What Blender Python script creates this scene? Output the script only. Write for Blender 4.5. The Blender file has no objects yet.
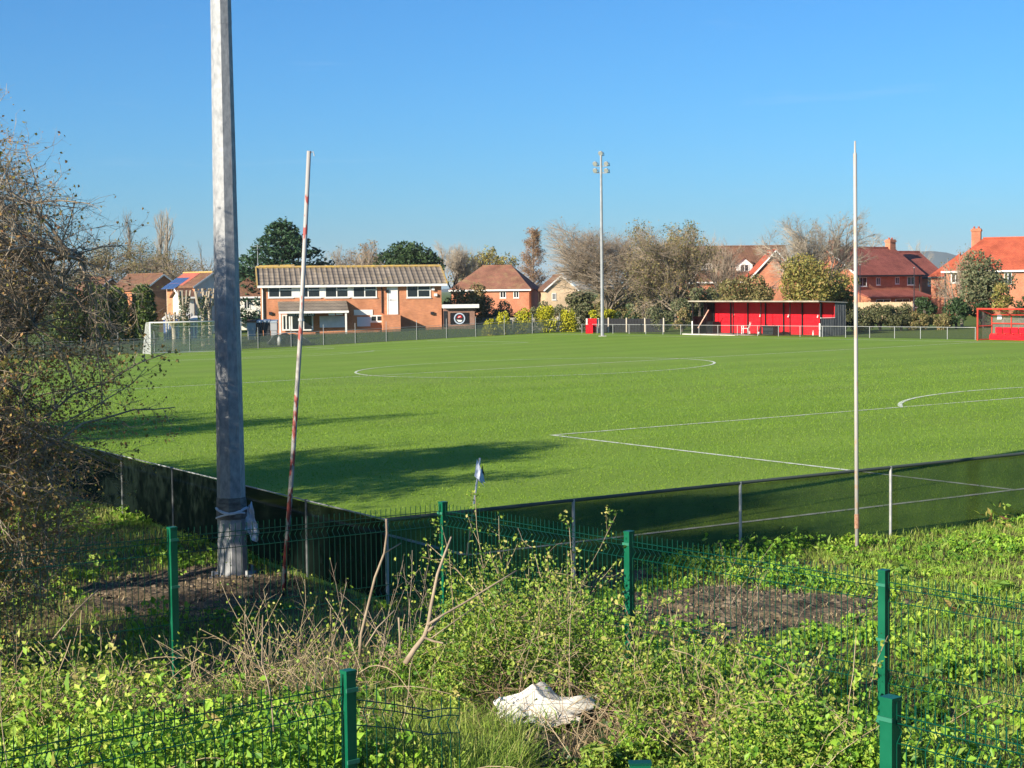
import bpy, bmesh, math, random
import numpy as np
from mathutils import Vector, Matrix

random.seed(7)
RNG = np.random.default_rng(7)
scene = bpy.context.scene
COL = scene.collection
rad = math.radians

# ------------------------------------------------------------------ camera
F_PX, CAM_Z, PD, ROLL = 1658.467, 4.0254, math.atan((384 - 288.8076) / 1658.467), -0.01157
_F = np.array([0, math.cos(PD), -math.sin(PD)])
_U = np.array([0, math.sin(PD), math.cos(PD)])
_X = np.array([1.0, 0, 0])
_R = math.cos(ROLL) * _X + math.sin(ROLL) * _U
_UP = -math.sin(ROLL) * _X + math.cos(ROLL) * _U
CAM = np.array([0, 0, CAM_Z])
cd = bpy.data.cameras.new('camera')
cam = bpy.data.objects.new('camera', cd)
COL.objects.link(cam)
cam.matrix_world = Matrix(((_R[0], _UP[0], -_F[0], 0), (_R[1], _UP[1], -_F[1], 0), (_R[2], _UP[2], -_F[2], CAM_Z), (0, 0, 0, 1)))
cd.sensor_width = 36
cd.lens = F_PX / 1024 * 36
cd.clip_end = 20000
cd.clip_start = 0.2
scene.camera = cam


def ray(px, py):
    return _F + _R * (px - 512) / F_PX + _UP * (384 - py) / F_PX


def at(px, py, Y):
    d = ray(px, py)
    return CAM + d * (Y / d[1])


def proj(P):
    P = np.asarray(P, float)
    d = P - CAM
    w = d @ _F
    return np.stack([512 + F_PX * (d @ _R) / w, 384 - F_PX * (d @ _UP) / w], -1)


# ------------------------------------------------------------------ ground shape (metres; pitch axes u along goal line, v along touchline)
TH, PW, PL = 0.52919, 63.775, 101.52
C0 = np.array([-0.7271, 24.975])
EU = np.array([math.cos(TH), math.sin(TH)])
EV = np.array([-math.sin(TH), math.cos(TH)])
SLOPE = 0.0157


def sstep(a, b, x):
    t = np.clip((np.asarray(x, float) - a) / (b - a), 0, 1)
    return t * t * (3 - 2 * t)


FENCE = [(-7.2, 10.3), (-5.03, 12.1), (-2.85, 13.9), (-0.65, 15.7), (0.97, 13.8), (2.67, 11.9), (4.36, 10.05), (6.05, 8.2)]
FX = np.array([p[0] for p in FENCE])
FY = np.array([p[1] for p in FENCE])


def to_uv(X, Y):
    dx, dy = X - C0[0], Y - C0[1]
    return dx * EU[0] + dy * EU[1], dx * EV[0] + dy * EV[1]


def lumps(X, Y):
    return (np.sin(X * 2.3 + 1.1 * np.sin(Y * 1.7)) * np.sin(Y * 2.9 + np.sin(X * 1.3)) * 0.035 +
            np.sin(X * 6.1 + Y * 2.3) * np.sin(Y * 7.3 - X * 3.1) * 0.014)


def zg(X, Y, rough=True):
    X = np.asarray(X, float)
    Y = np.asarray(Y, float)
    z = SLOPE * np.clip(X, -60, 80)
    z = z - 0.27 * sstep(85, 135, Y) * sstep(8, -22, X)
    u, v = to_uv(X, Y)
    z = z + 0.5 * sstep(PL + 5, PL + 10, v) * sstep(70, 62, u)
    t = np.interp(X, FX, FY) - Y
    z = z + 0.75 * sstep(-0.5, 1.3, t)
    if rough:
        off = 1 - sstep(-3.2, -2.4, np.minimum(u, v))
        z = z + lumps(X, Y) * off * sstep(40, 27, Y)
    return z


def gz(x, y):
    return float(zg(x, y))


def gnd(px, py):
    d = ray(px, py)
    t = 5.0
    for _ in range(60):
        P = CAM + d * t
        e = P[2] - float(zg(P[0], P[1], False))
        t += e / max(1e-4, -d[2]) * 0.8
    return CAM + d * t


def uv(u, v, z=0.0):
    x = C0[0] + u * EU[0] + v * EV[0]
    y = C0[1] + u * EU[1] + v * EV[1]
    return np.array([x, y, float(zg(x, y, False)) + z])


def v_at(px, u):
    lo, hi = -40.0, 140.0
    for _ in range(60):
        m = (lo + hi) / 2
        P = uv(u, m)
        x = proj(P)[0] if P[1] > 5 else 9999
        if x > px:
            lo = m
        else:
            hi = m
    return (lo + hi) / 2


def u_at(px, v):
    lo, hi = -40.0, 120.0
    for _ in range(60):
        m = (lo + hi) / 2
        if proj(uv(m, v))[0] > px:
            hi = m
        else:
            lo = m
    return (lo + hi) / 2


# ------------------------------------------------------------------ materials
def mat(name, col, rough=0.7, metal=0.0, var=0.0, scale=5.0, col2=None, bump=0.0, bscale=None, detail=4, spec=0.3, coord='Object', stretch=None, lo=0.35, hi=0.65):
    m = bpy.data.materials.new(name)
    m.use_nodes = True
    nt = m.node_tree
    b = nt.nodes['Principled BSDF']
    b.inputs['Base Color'].default_value = (*col, 1)
    b.inputs['Roughness'].default_value = rough
    b.inputs['Metallic'].default_value = metal
    b.inputs['Specular IOR Level'].default_value = spec
    if col2 is not None or bump:
        tc = nt.nodes.new('ShaderNodeTexCoord')
        src = tc.outputs[coord]
        if stretch:
            mp = nt.nodes.new('ShaderNodeMapping')
            mp.inputs['Scale'].default_value = stretch
            nt.links.new(src, mp.inputs['Vector'])
            src = mp.outputs['Vector']
        n = nt.nodes.new('ShaderNodeTexNoise')
        n.inputs['Scale'].default_value = scale
        n.inputs['Detail'].default_value = detail
        n.inputs['Roughness'].default_value = 0.62
        nt.links.new(src, n.inputs['Vector'])
        if col2 is not None:
            r = nt.nodes.new('ShaderNodeValToRGB')
            r.color_ramp.elements[0].color = (*col, 1)
            r.color_ramp.elements[1].color = (*col2, 1)
            r.color_ramp.elements[0].position = lo
            r.color_ramp.elements[1].position = hi
            nt.links.new(n.outputs['Fac'], r.inputs['Fac'])
            nt.links.new(r.outputs['Color'], b.inputs['Base Color'])
        if bump:
            n2 = nt.nodes.new('ShaderNodeTexNoise')
            n2.inputs['Scale'].default_value = bscale or scale * 3
            n2.inputs['Detail'].default_value = 3
            nt.links.new(src, n2.inputs['Vector'])
            bp = nt.nodes.new('ShaderNodeBump')
            bp.inputs['Strength'].default_value = bump
            bp.inputs['Distance'].default_value = 0.05
            nt.links.new(n2.outputs['Fac'], bp.inputs['Height'])
            nt.links.new(bp.outputs['Normal'], b.inputs['Normal'])
    return m


def leaf_mat(name, cols, trans=0.3, rough=0.5, spec=0.25):
    """cols: list of (position, colour) over the per-leaf random number."""
    m = bpy.data.materials.new(name)
    m.use_nodes = True
    nt = m.node_tree
    b = nt.nodes['Principled BSDF']
    out = nt.nodes['Material Output']
    a = nt.nodes.new('ShaderNodeAttribute')
    a.attribute_name = 'rnd'
    r = nt.nodes.new('ShaderNodeValToRGB')
    els = r.color_ramp.elements
    while len(els) < len(cols):
        els.new(0.5)
    for e, (p, c) in zip(els, cols):
        e.position = p
        e.color = (*c, 1)
    nt.links.new(a.outputs['Fac'], r.inputs['Fac'])
    nt.links.new(r.outputs['Color'], b.inputs['Base Color'])
    b.inputs['Roughness'].default_value = rough
    b.inputs['Specular IOR Level'].default_value = spec
    if trans:
        t = nt.nodes.new('ShaderNodeBsdfTranslucent')
        nt.links.new(r.outputs['Color'], t.inputs['Color'])
        mx = nt.nodes.new('ShaderNodeMixShader')
        mx.inputs[0].default_value = trans
        nt.links.new(b.outputs[0], mx.inputs[1])
        nt.links.new(t.outputs[0], mx.inputs[2])
        nt.links.new(mx.outputs[0], out.inputs['Surface'])
    return m


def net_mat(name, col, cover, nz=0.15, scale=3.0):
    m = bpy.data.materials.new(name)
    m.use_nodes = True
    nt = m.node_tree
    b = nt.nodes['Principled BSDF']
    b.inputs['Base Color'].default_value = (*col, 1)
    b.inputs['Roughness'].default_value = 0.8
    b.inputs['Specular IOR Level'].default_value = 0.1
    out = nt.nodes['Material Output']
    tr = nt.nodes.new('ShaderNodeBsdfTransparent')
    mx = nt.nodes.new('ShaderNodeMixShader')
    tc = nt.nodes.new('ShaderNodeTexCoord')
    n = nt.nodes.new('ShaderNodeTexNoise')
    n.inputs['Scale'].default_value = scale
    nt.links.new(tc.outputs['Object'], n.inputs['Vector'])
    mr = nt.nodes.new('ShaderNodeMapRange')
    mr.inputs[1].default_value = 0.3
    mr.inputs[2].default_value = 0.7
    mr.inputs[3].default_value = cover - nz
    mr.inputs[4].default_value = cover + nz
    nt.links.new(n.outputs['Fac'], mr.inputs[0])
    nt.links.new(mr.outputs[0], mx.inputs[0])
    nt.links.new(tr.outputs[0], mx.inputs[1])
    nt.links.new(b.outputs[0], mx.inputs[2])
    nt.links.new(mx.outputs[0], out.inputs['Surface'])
    return m


def brick_mat(name, c1, c2, mortar, scale=1.0, bw=0.225, bh=0.075, ms=0.01, bump=0.3, moss=None, moss_lo=0.55, moss_hi=0.7, moss_scale=1.2):
    """courses laid in the object's own X-Z plane (walls) using generated position x+y, z"""
    m = bpy.data.materials.new(name)
    m.use_nodes = True
    nt = m.node_tree
    b = nt.nodes['Principled BSDF']
    b.inputs['Roughness'].default_value = 0.85
    b.inputs['Specular IOR Level'].default_value = 0.2
    tc = nt.nodes.new('ShaderNodeTexCoord')
    sp = nt.nodes.new('ShaderNodeSeparateXYZ')
    nt.links.new(tc.outputs['Object'], sp.inputs[0])
    ad = nt.nodes.new('ShaderNodeMath')
    ad.operation = 'ADD'
    nt.links.new(sp.outputs[0], ad.inputs[0])
    nt.links.new(sp.outputs[1], ad.inputs[1])
    cb = nt.nodes.new('ShaderNodeCombineXYZ')
    nt.links.new(ad.outputs[0], cb.inputs[0])
    nt.links.new(sp.outputs[2], cb.inputs[1])
    br = nt.nodes.new('ShaderNodeTexBrick')
    br.inputs['Color1'].default_value = (*c1, 1)
    br.inputs['Color2'].default_value = (*c2, 1)
    br.inputs['Mortar'].default_value = (*mortar, 1)
    br.inputs['Scale'].default_value = scale
    br.inputs['Brick Width'].default_value = bw
    br.inputs['Row Height'].default_value = bh
    br.inputs['Mortar Size'].default_value = ms
    nt.links.new(cb.outputs[0], br.inputs['Vector'])
    n = nt.nodes.new('ShaderNodeTexNoise')
    n.inputs['Scale'].default_value = 0.7
    n.inputs['Detail'].default_value = 6
    nt.links.new(tc.outputs['Object'], n.inputs['Vector'])
    mr = nt.nodes.new('ShaderNodeMapRange')
    mr.inputs[1].default_value = 0.3
    mr.inputs[2].default_value = 0.7
    mr.inputs[3].default_value = 0.75
    mr.inputs[4].default_value = 1.2
    nt.links.new(n.outputs['Fac'], mr.inputs[0])
    mx = nt.nodes.new('ShaderNodeMix')
    mx.data_type = 'RGBA'
    mx.blend_type = 'MULTIPLY'
    mx.inputs[0].default_value = 1
    nt.links.new(br.outputs['Color'], mx.inputs[6])
    nt.links.new(mr.outputs[0], mx.inputs[7])
    col = mx.outputs[2]
    if moss:
        n2 = nt.nodes.new('ShaderNodeTexNoise')
        n2.inputs['Scale'].default_value = moss_scale
        n2.inputs['Detail'].default_value = 7
        n2.inputs['Roughness'].default_value = 0.7
        nt.links.new(tc.outputs['Object'], n2.inputs['Vector'])
        r2 = nt.nodes.new('ShaderNodeMapRange')
        r2.inputs[1].default_value = moss_lo
        r2.inputs[2].default_value = moss_hi
        nt.links.new(n2.outputs['Fac'], r2.inputs[0])
        m2 = nt.nodes.new('ShaderNodeMix')
        m2.data_type = 'RGBA'
        nt.links.new(r2.outputs[0], m2.inputs[0])
        nt.links.new(col, m2.inputs[6])
        m2.inputs[7].default_value = (*moss, 1)
        col = m2.outputs[2]
    nt.links.new(col, b.inputs['Base Color'])
    if bump:
        bp = nt.nodes.new('ShaderNodeBump')
        bp.inputs['Strength'].default_value = bump
        bp.inputs['Distance'].default_value = 0.02
        bp.invert = True
        nt.links.new(br.outputs['Fac'], bp.inputs['Height'])
        nt.links.new(bp.outputs['Normal'], b.inputs['Normal'])
    return m


M = {}
M['white'] = mat('white_paint', (0.78, 0.77, 0.74), 0.45, col2=(0.66, 0.65, 0.61), scale=2)
M['offwhite'] = mat('offwhite_render', (0.62, 0.58, 0.50), 0.8, col2=(0.72, 0.69, 0.62), scale=1.5)
M['grey'] = mat('grey_paint', (0.3, 0.31, 0.32), 0.5)
M['dark'] = mat('dark_plastic', (0.025, 0.027, 0.03), 0.45)
M['black'] = mat('black_paint', (0.012, 0.012, 0.014), 0.5)
M['glass'] = mat('window_glass', (0.02, 0.025, 0.03), 0.08, spec=0.6)
M['galv'] = mat('galvanised_steel', (0.30, 0.31, 0.32), 0.55, 0.25, col2=(0.48, 0.49, 0.49), scale=9, bump=0.05, stretch=(1, 1, 0.45))
M['galvlow'] = mat('galvanised_rail', (0.30, 0.31, 0.31), 0.55, 0.3, col2=(0.40, 0.40, 0.39), scale=9)
M['green'] = mat('green_powder_coat', (0.0, 0.075, 0.036), 0.4, col2=(0.004, 0.105, 0.052), scale=4)
M['greenwire'] = mat('green_wire_coat', (0.0, 0.052, 0.03), 0.45)
M['red'] = mat('red_boards', (0.60, 0.004, 0.014), 0.6, col2=(0.50, 0.008, 0.016), scale=1.5)
M['redframe'] = mat('red_frame_paint', (0.62, 0.045, 0.03), 0.4, col2=(0.55, 0.06, 0.04), scale=2)
M['timber'] = mat('pale_timber', (0.55, 0.4, 0.24), 0.8, col2=(0.42, 0.31, 0.2), scale=2, stretch=(1, 1, 5))
M['concrete'] = mat('concrete', (0.3, 0.28, 0.25), 0.9, col2=(0.4, 0.38, 0.34), scale=3)
M['brick'] = brick_mat('orange_brick', (0.58, 0.20, 0.08), (0.46, 0.14, 0.058), (0.46, 0.29, 0.19))
M['brickdark'] = brick_mat('brown_brick', (0.27, 0.115, 0.075), (0.19, 0.08, 0.055), (0.32, 0.25, 0.2))
M['brickred'] = brick_mat('red_brick', (0.54, 0.175, 0.08), (0.42, 0.12, 0.058), (0.42, 0.26, 0.18))
M['brickyellow'] = brick_mat('yellow_brick', (0.62, 0.44, 0.26), (0.52, 0.35, 0.2), (0.5, 0.42, 0.32))
M['tilered_grazed'] = brick_mat('clay_tiles_grazed', (0.42, 0.14, 0.095), (0.32, 0.10, 0.075), (0.12, 0.03, 0.025), bw=0.17, bh=0.11, ms=0.012, bump=0.5)  # same tile as the orange one, with grazing light put into the colour
M['tileorange_sunlit'] = brick_mat('clay_tiles_sunlit', (0.56, 0.13, 0.06), (0.45, 0.095, 0.05), (0.22, 0.05, 0.03), bw=0.17, bh=0.11, ms=0.012, bump=0.5)  # sunlit copy of the red tile, full sun put into the colour
M['tilerusset'] = brick_mat('weathered_russet_tiles', (0.34, 0.15, 0.09), (0.26, 0.115, 0.075), (0.12, 0.06, 0.045), bw=0.17, bh=0.11, ms=0.012, bump=0.5, moss=(0.3, 0.2, 0.1), moss_lo=0.5, moss_hi=0.72)
M['tilebrown'] = brick_mat('brown_tiles', (0.23, 0.115, 0.07), (0.165, 0.085, 0.055), (0.08, 0.045, 0.03), bw=0.3, bh=0.15, ms=0.015, bump=0.5, moss=(0.2, 0.15, 0.04), moss_lo=0.56, moss_hi=0.75)
M['tilegrey'] = brick_mat('weathered_grey_tiles', (0.27, 0.22, 0.165), (0.22, 0.18, 0.14), (0.1, 0.085, 0.07), bw=0.33, bh=0.3, ms=0.02, bump=0.6, moss=(0.42, 0.29, 0.06), moss_lo=0.6, moss_hi=0.78, moss_scale=0.8)
M['lichen'] = mat('lichen_ridge', (0.5, 0.33, 0.07), 0.9, col2=(0.3, 0.22, 0.12), scale=3)
M['net_right'] = net_mat('green_netting', (0.012, 0.042, 0.02), 0.74, 0.05)
M['net_left'] = net_mat('shaded_green_netting', (0.0025, 0.007, 0.005), 0.95, 0.015)  # same net as the right run; shade and oblique view put into colour, cover
M['net_far'] = net_mat('grey_green_netting', (0.125, 0.15, 0.13), 0.72, 0.1)
M['net_rail'] = net_mat('chain_link', (0.05, 0.06, 0.055), 0.16, 0.04)
M['net_goal'] = net_mat('goal_netting', (0.75, 0.75, 0.72), 0.3, 0.05)
M['net_goalside'] = net_mat('bunched_goal_netting', (0.7, 0.7, 0.68), 0.3, 0.1, 6)
M['perspex'] = net_mat('weathered_perspex', (0.26, 0.25, 0.22), 0.4, 0.1)
M['bark'] = mat('grey_bark', (0.16, 0.13, 0.10), 0.9, col2=(0.25, 0.21, 0.165), scale=4)
M['barkdark'] = mat('dark_bark', (0.07, 0.055, 0.045), 0.9, col2=(0.13, 0.105, 0.085), scale=4)
M['twig'] = mat('grey_brown_twigs', (0.24, 0.185, 0.135), 0.9, col2=(0.33, 0.265, 0.2), scale=1.2)
M['twigpale'] = mat('pale_twigs', (0.40, 0.34, 0.26), 0.9, col2=(0.30, 0.25, 0.19), scale=1.2)
M['twigrust'] = mat('rusty_twigs', (0.24, 0.14, 0.09), 0.9, col2=(0.33, 0.21, 0.14), scale=1.2)
M['twigdark'] = mat('hawthorn_twigs', (0.20, 0.155, 0.11), 0.9, col2=(0.38, 0.31, 0.22), scale=2.5)
M['straw'] = mat('dead_stalks', (0.46, 0.37, 0.23), 0.9, col2=(0.28, 0.2, 0.12), scale=4)
M['deadwood'] = mat('dead_wood', (0.34, 0.265, 0.18), 0.85, col2=(0.20, 0.145, 0.10), scale=6)


# ------------------------------------------------------------------ mesh helpers
def tag(o, label=None, cat=None, group=None, kind=None):
    if label:
        assert 4 <= len(label.split()) <= 16, label
        o['label'] = label
    if cat:
        o['category'] = cat
    if group:
        o['group'] = group
    if kind:
        o['kind'] = kind
    return o


def thing(name, label, cat, loc=(0, 0, 0), rz=0.0, group=None):
    o = bpy.data.objects.new(name, None)
    COL.objects.link(o)
    o.location = Vector([float(c) for c in loc])
    o.rotation_euler = (0, 0, rz)
    o.empty_display_size = 0.3
    return tag(o, label, cat, group)


def np_mesh(name, V, F, m, parent=None, rnd=None, smooth=False, loc=None):
    """F: (n,k) int array (or list of such arrays, k = 3 or 4)"""
    V = np.asarray(V, np.float32).reshape(-1, 3)
    Fs = F if isinstance(F, list) else [F]
    Fs = [np.asarray(f, np.int32) for f in Fs if len(f)]
    me = bpy.data.meshes.new(name)
    if loc is not None:
        V = V - np.asarray(loc, np.float32)
    me.vertices.add(len(V))
    me.vertices.foreach_set('co', V.ravel())
    idx = np.concatenate([f.ravel() for f in Fs])
    cnt = np.concatenate([np.full(len(f), f.shape[1], np.int32) for f in Fs])
    st = np.concatenate([[0], np.cumsum(cnt)[:-1]]).astype(np.int32)
    me.loops.add(len(idx))
    me.loops.foreach_set('vertex_index', idx)
    me.polygons.add(len(cnt))
    me.polygons.foreach_set('loop_start', st)
    me.polygons.foreach_set('loop_total', cnt)
    me.polygons.foreach_set('use_smooth', np.full(len(cnt), bool(smooth)))
    me.update(calc_edges=True)
    if rnd is not None:
        a = me.attributes.new('rnd', 'FLOAT', 'FACE')
        a.data.foreach_set('value', np.asarray(rnd, np.float32))
    if m:
        me.materials.append(m)
    o = bpy.data.objects.new(name, me)
    COL.objects.link(o)
    if loc is not None:
        o.location = Vector([float(c) for c in loc])
    if parent:
        o.parent = parent
    return o


class MB:
    """collects shapes into ONE mesh, in the parent's local space"""

    def __init__(s):
        s.v, s.q, s.t, s.n = [], [], [], 0

    def add(s, V, Q=(), T=()):
        V = np.asarray(V, float).reshape(-1, 3)
        for f in Q:
            s.q.append([i + s.n for i in f])
        for f in T:
            s.t.append([i + s.n for i in f])
        s.v.append(V)
        s.n += len(V)
        return s

    def box(s, x0, x1, y0, y1, z0, z1):
        V = [(x, y, z) for z in (z0, z1) for y in (y0, y1) for x in (x0, x1)]
        return s.add(V, [(0, 2, 3, 1), (4, 5, 7, 6), (0, 1, 5, 4), (1, 3, 7, 5), (3, 2, 6, 7), (2, 0, 4, 6)])

    def bar(s, a, b, w, h=None):
        """square bar from a to b"""
        a, b = np.asarray(a, float), np.asarray(b, float)
        h = h or w
        t = (b - a) / np.linalg.norm(b - a)
        r = np.array([0, 0, 1.0]) if abs(t[2]) < 0.9 else np.array([0, 1.0, 0])
        p = np.cross(t, r)
        p /= np.linalg.norm(p)
        q = np.cross(p, t)
        V = [e + p * w / 2 * i + q * h / 2 * j for e in (a, b) for j in (-1, 1) for i in (-1, 1)]
        return s.add(V, [(0, 2, 3, 1), (4, 5, 7, 6), (0, 1, 5, 4), (1, 3, 7, 5), (3, 2, 6, 7), (2, 0, 4, 6)])

    def tube(s, pts, r, n=8, cap=True, rot=0.0):
        pts = [np.asarray(p, float) for p in pts]
        rr = r if hasattr(r, '__len__') else [r] * len(pts)
        V = []
        d0 = pts[-1] - pts[0]
        ref = np.array([0, 1.0, 0]) if abs(d0[2]) > abs(d0[1]) else np.array([0, 0, 1.0])
        for i, p in enumerate(pts):
            t = pts[min(i + 1, len(pts) - 1)] - pts[max(i - 1, 0)]
            t = t / (np.linalg.norm(t) + 1e-9)
            a = np.cross(t, ref)
            a /= np.linalg.norm(a) + 1e-9
            b = np.cross(a, t)
            for k in range(n):
                an = 2 * math.pi * k / n + rot
                V.append(p + (a * math.cos(an) + b * math.sin(an)) * rr[i])
        Q = [(i * n + k, i * n + (k + 1) % n, (i + 1) * n + (k + 1) % n, (i + 1) * n + k) for i in range(len(pts) - 1) for k in range(n)]
        T = []
        if cap:
            V += [pts[0], pts[-1]]
            c0, c1 = len(V) - 2, len(V) - 1
            L = (len(pts) - 1) * n
            T = [(c0, (k + 1) % n, k) for k in range(n)] + [(c1, L + k, L + (k + 1) % n) for k in range(n)]
        return s.add(V, Q, T)

    def prism(s, poly, d):
        """poly: planar 3D polygon (list), extruded by vector d"""
        P = np.asarray(poly, float)
        d = np.asarray(d, float)
        k = len(P)
        V = np.vstack([P, P + d])
        s.add(V, [(i, (i + 1) % k, k + (i + 1) % k, k + i) for i in range(k)])
        n0 = s.n - 2 * k
        for i in range(1, k - 1):
            s.t.append([n0, n0 + i + 1, n0 + i])
            s.t.append([n0 + k, n0 + k + i, n0 + k + i + 1])
        return s

    def disc(s, c, r, d, n=24):
        c = np.asarray(c, float)
        return s.prism([c + np.array([r * math.cos(a), 0, r * math.sin(a)]) for a in np.linspace(0, 2 * math.pi, n, endpoint=False)], d)

    def ball(s, c, r, nu=12, nv=8, sc=(1, 1, 1)):
        V = []
        for j in range(nv + 1):
            ph = math.pi * j / nv
            for i in range(nu):
                th = 2 * math.pi * i / nu
                V.append(np.asarray(c) + r * np.array([math.sin(ph) * math.cos(th) * sc[0], math.sin(ph) * math.sin(th) * sc[1], math.cos(ph) * sc[2]]))
        return s.add(V, [(j * nu + i, j * nu + (i + 1) % nu, (j + 1) * nu + (i + 1) % nu, (j + 1) * nu + i) for j in range(nv) for i in range(nu)])

    def build(s, name, m, parent=None, smooth=False, world=False):
        V = np.vstack(s.v)
        F = []
        if s.q:
            F.append(np.array(s.q))
        if s.t:
            F.append(np.array(s.t))
        loc = None
        if world:   # world-space shape that is itself a top-level thing: origin at the middle of its base
            loc = ((V[:, 0].min() + V[:, 0].max()) / 2, (V[:, 1].min() + V[:, 1].max()) / 2, V[:, 2].min())
        return np_mesh(name, V, F, m, parent, smooth=smooth, loc=loc)


def norm(v):
    return v / (np.linalg.norm(v, axis=-1, keepdims=True) + 1e-9)


def batch_tubes(P, R, S=3):
    """P (N,K,3), R (N,K) -> verts, quads"""
    N, K = P.shape[:2]
    t = np.empty_like(P)
    t[:, 1:-1] = P[:, 2:] - P[:, :-2]
    t[:, 0] = P[:, 1] - P[:, 0]
    t[:, -1] = P[:, -1] - P[:, -2]
    t = norm(t)
    ref = np.where(np.abs(t[..., 2:3]) > 0.8, np.array([1.0, 0, 0]), np.array([0, 0, 1.0]))
    a = norm(np.cross(t, ref))
    b = np.cross(a, t)
    an = np.arange(S) * 2 * math.pi / S
    V = P[:, :, None, :] + R[:, :, None, None] * (a[:, :, None, :] * np.cos(an)[None, None, :, None] + b[:, :, None, :] * np.sin(an)[None, None, :, None])
    base = (np.arange(N)[:, None, None] * K + np.arange(K - 1)[None, :, None]) * S
    k = np.arange(S)[None, None, :]
    k2 = (k + 1) % S
    Q = np.stack([base + k, base + k2, base + S + k2, base + S + k], -1).reshape(-1, 4)
    return V.reshape(-1, 3), Q


def merge(parts):
    """[(V,F)] -> V, F with the same face size"""
    Vs, Fs, n = [], [], 0
    for V, F in parts:
        Vs.append(V)
        Fs.append(F + n)
        n += len(V)
    return np.vstack(Vs), np.vstack(Fs)


def randn(rng, *s):
    return rng.standard_normal(s)


def leaf_arrays(rng, P, size, aspect=0.55, nup=0.3, axis=None, fold=0.25, out=None, curl=0.0):
    """folded pointed leaves: two triangles each; returns V, F(tri), per-leaf random repeated per face"""
    N = len(P)
    d = randn(rng, N, 3)
    if axis is not None:
        d = d * 0.6 + axis
    d = norm(d)
    n = randn(rng, N, 3)
    if out is not None:
        n = n * 0.7 + out
    n[:, 2] += nup
    n = n - d * np.sum(n * d, 1, keepdims=True)
    n = norm(n)
    s = np.cross(n, d)
    L = (size if hasattr(size, '__len__') else np.full(N, size))[:, None]
    base = P - d * L * 0.5
    tip = P + d * L * 0.5 - n * L * curl
    w = L * aspect * 0.5
    a = P + s * w + n * w * fold - d * L * 0.08
    b = P - s * w + n * w * fold - d * L * 0.08
    V = np.stack([base, a, tip, b], 1).reshape(-1, 3)
    i = np.arange(N)[:, None] * 4
    F = np.concatenate([i + np.array([[0, 2, 1]]), i + np.array([[0, 3, 2]])], 1).reshape(-1, 3)
    return V, F


def leaves(name, rng, P, size, m, parent=None, rnd=None, loc=None, **k):
    V, F = leaf_arrays(rng, P, size, **k)
    r = rng.random(len(P)) if rnd is None else rnd
    return np_mesh(name, V, F, m, parent, rnd=np.repeat(r, 2), loc=loc)


def blades(rng, B, L, W, lean):
    """grass blades: base points, lengths, widths, lean; 3 triangles each"""
    N = len(B)
    az = rng.random(N) * 2 * math.pi
    d = np.stack([np.cos(az), np.sin(az), np.zeros(N)], 1)
    fa = az + math.pi / 2 + randn(rng, N) * 0.5
    s = np.stack([np.cos(fa), np.sin(fa), np.zeros(N)], 1) * W[:, None] * 0.5
    up = np.array([0, 0, 1.0])
    m = B + up * (L * 0.55)[:, None] + d * (L * lean * 0.25)[:, None]
    t = B + up * (L * np.clip(1 - lean * 0.35, 0.2, 1))[:, None] + d * (L * lean)[:, None]
    V = np.stack([B - s, B + s, m - s * 0.8, m + s * 0.8, t], 1).reshape(-1, 3)
    i = np.arange(N)[:, None] * 5
    F = np.concatenate([i + np.array([[0, 1, 3]]), i + np.array([[0, 3, 2]]), i + np.array([[2, 3, 4]])], 1).reshape(-1, 3)
    return V, F


# ------------------------------------------------------------------ trees
def children(rng, P, R, m, L, ang, r, up=0.0, wob=0.25, tmin=0.25, K=5, Lfall=0.5, lvar=0.35, out=0.0, centre=None):
    N, Kp = P.shape[:2]
    t = tmin + (1 - tmin) * (np.arange(m)[None, :] + rng.random((N, m))) / m
    f = t * (Kp - 1)
    i = np.minimum(f.astype(int), Kp - 2)
    w = (f - i)[..., None]
    n = np.arange(N)[:, None]
    B = P[n, i] * (1 - w) + P[n, i + 1] * w
    tan = norm(P[n, i + 1] - P[n, i])
    rp = R[n, i] * (1 - w[..., 0]) + R[n, i + 1] * w[..., 0]
    B, tan, rp, t = B.reshape(-1, 3), tan.reshape(-1, 3), rp.ravel(), t.ravel()
    q = randn(rng, len(B), 3)
    q = norm(q - tan * np.sum(q * tan, 1, keepdims=True))
    a = (ang + randn(rng, len(B)) * 0.2)[:, None]
    d = tan * np.cos(a) + q * np.sin(a)
    ln = L * (1 + (rng.random(len(B)) * 2 - 1) * lvar) * (1 - Lfall * (t - tmin) / (1 - tmin + 1e-6))
    C = np.empty((len(B), K, 3))
    C[:, 0] = B
    p = B.copy()
    for k in range(1, K):
        d = d + randn(rng, len(B), 3) * wob
        d[:, 2] += up
        if out and centre is not None:
            o = p - centre
            o[:, 2] = 0
            d = d + norm(o) * out
        d = norm(d)
        p = p + d * (ln / (K - 1))[:, None]
        C[:, k] = p
    r0 = np.minimum(rp * 0.75, r)
    RR = r0[:, None] * np.linspace(1, 0.35, K)[None, :]
    return C, RR


def trunk_line(rng, H, r, K=6, lean=0.05):
    P = np.zeros((1, K, 3))
    d = np.array([rng.normal() * lean, rng.normal() * lean, 1.0])
    for k in range(1, K):
        d = d + np.append(randn(rng, 2) * lean, 0)
        P[0, k] = P[0, k - 1] + d / np.linalg.norm(d) * H / (K - 1)
    return P, r * np.linspace(1, 0.45, K)[None, :]


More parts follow.
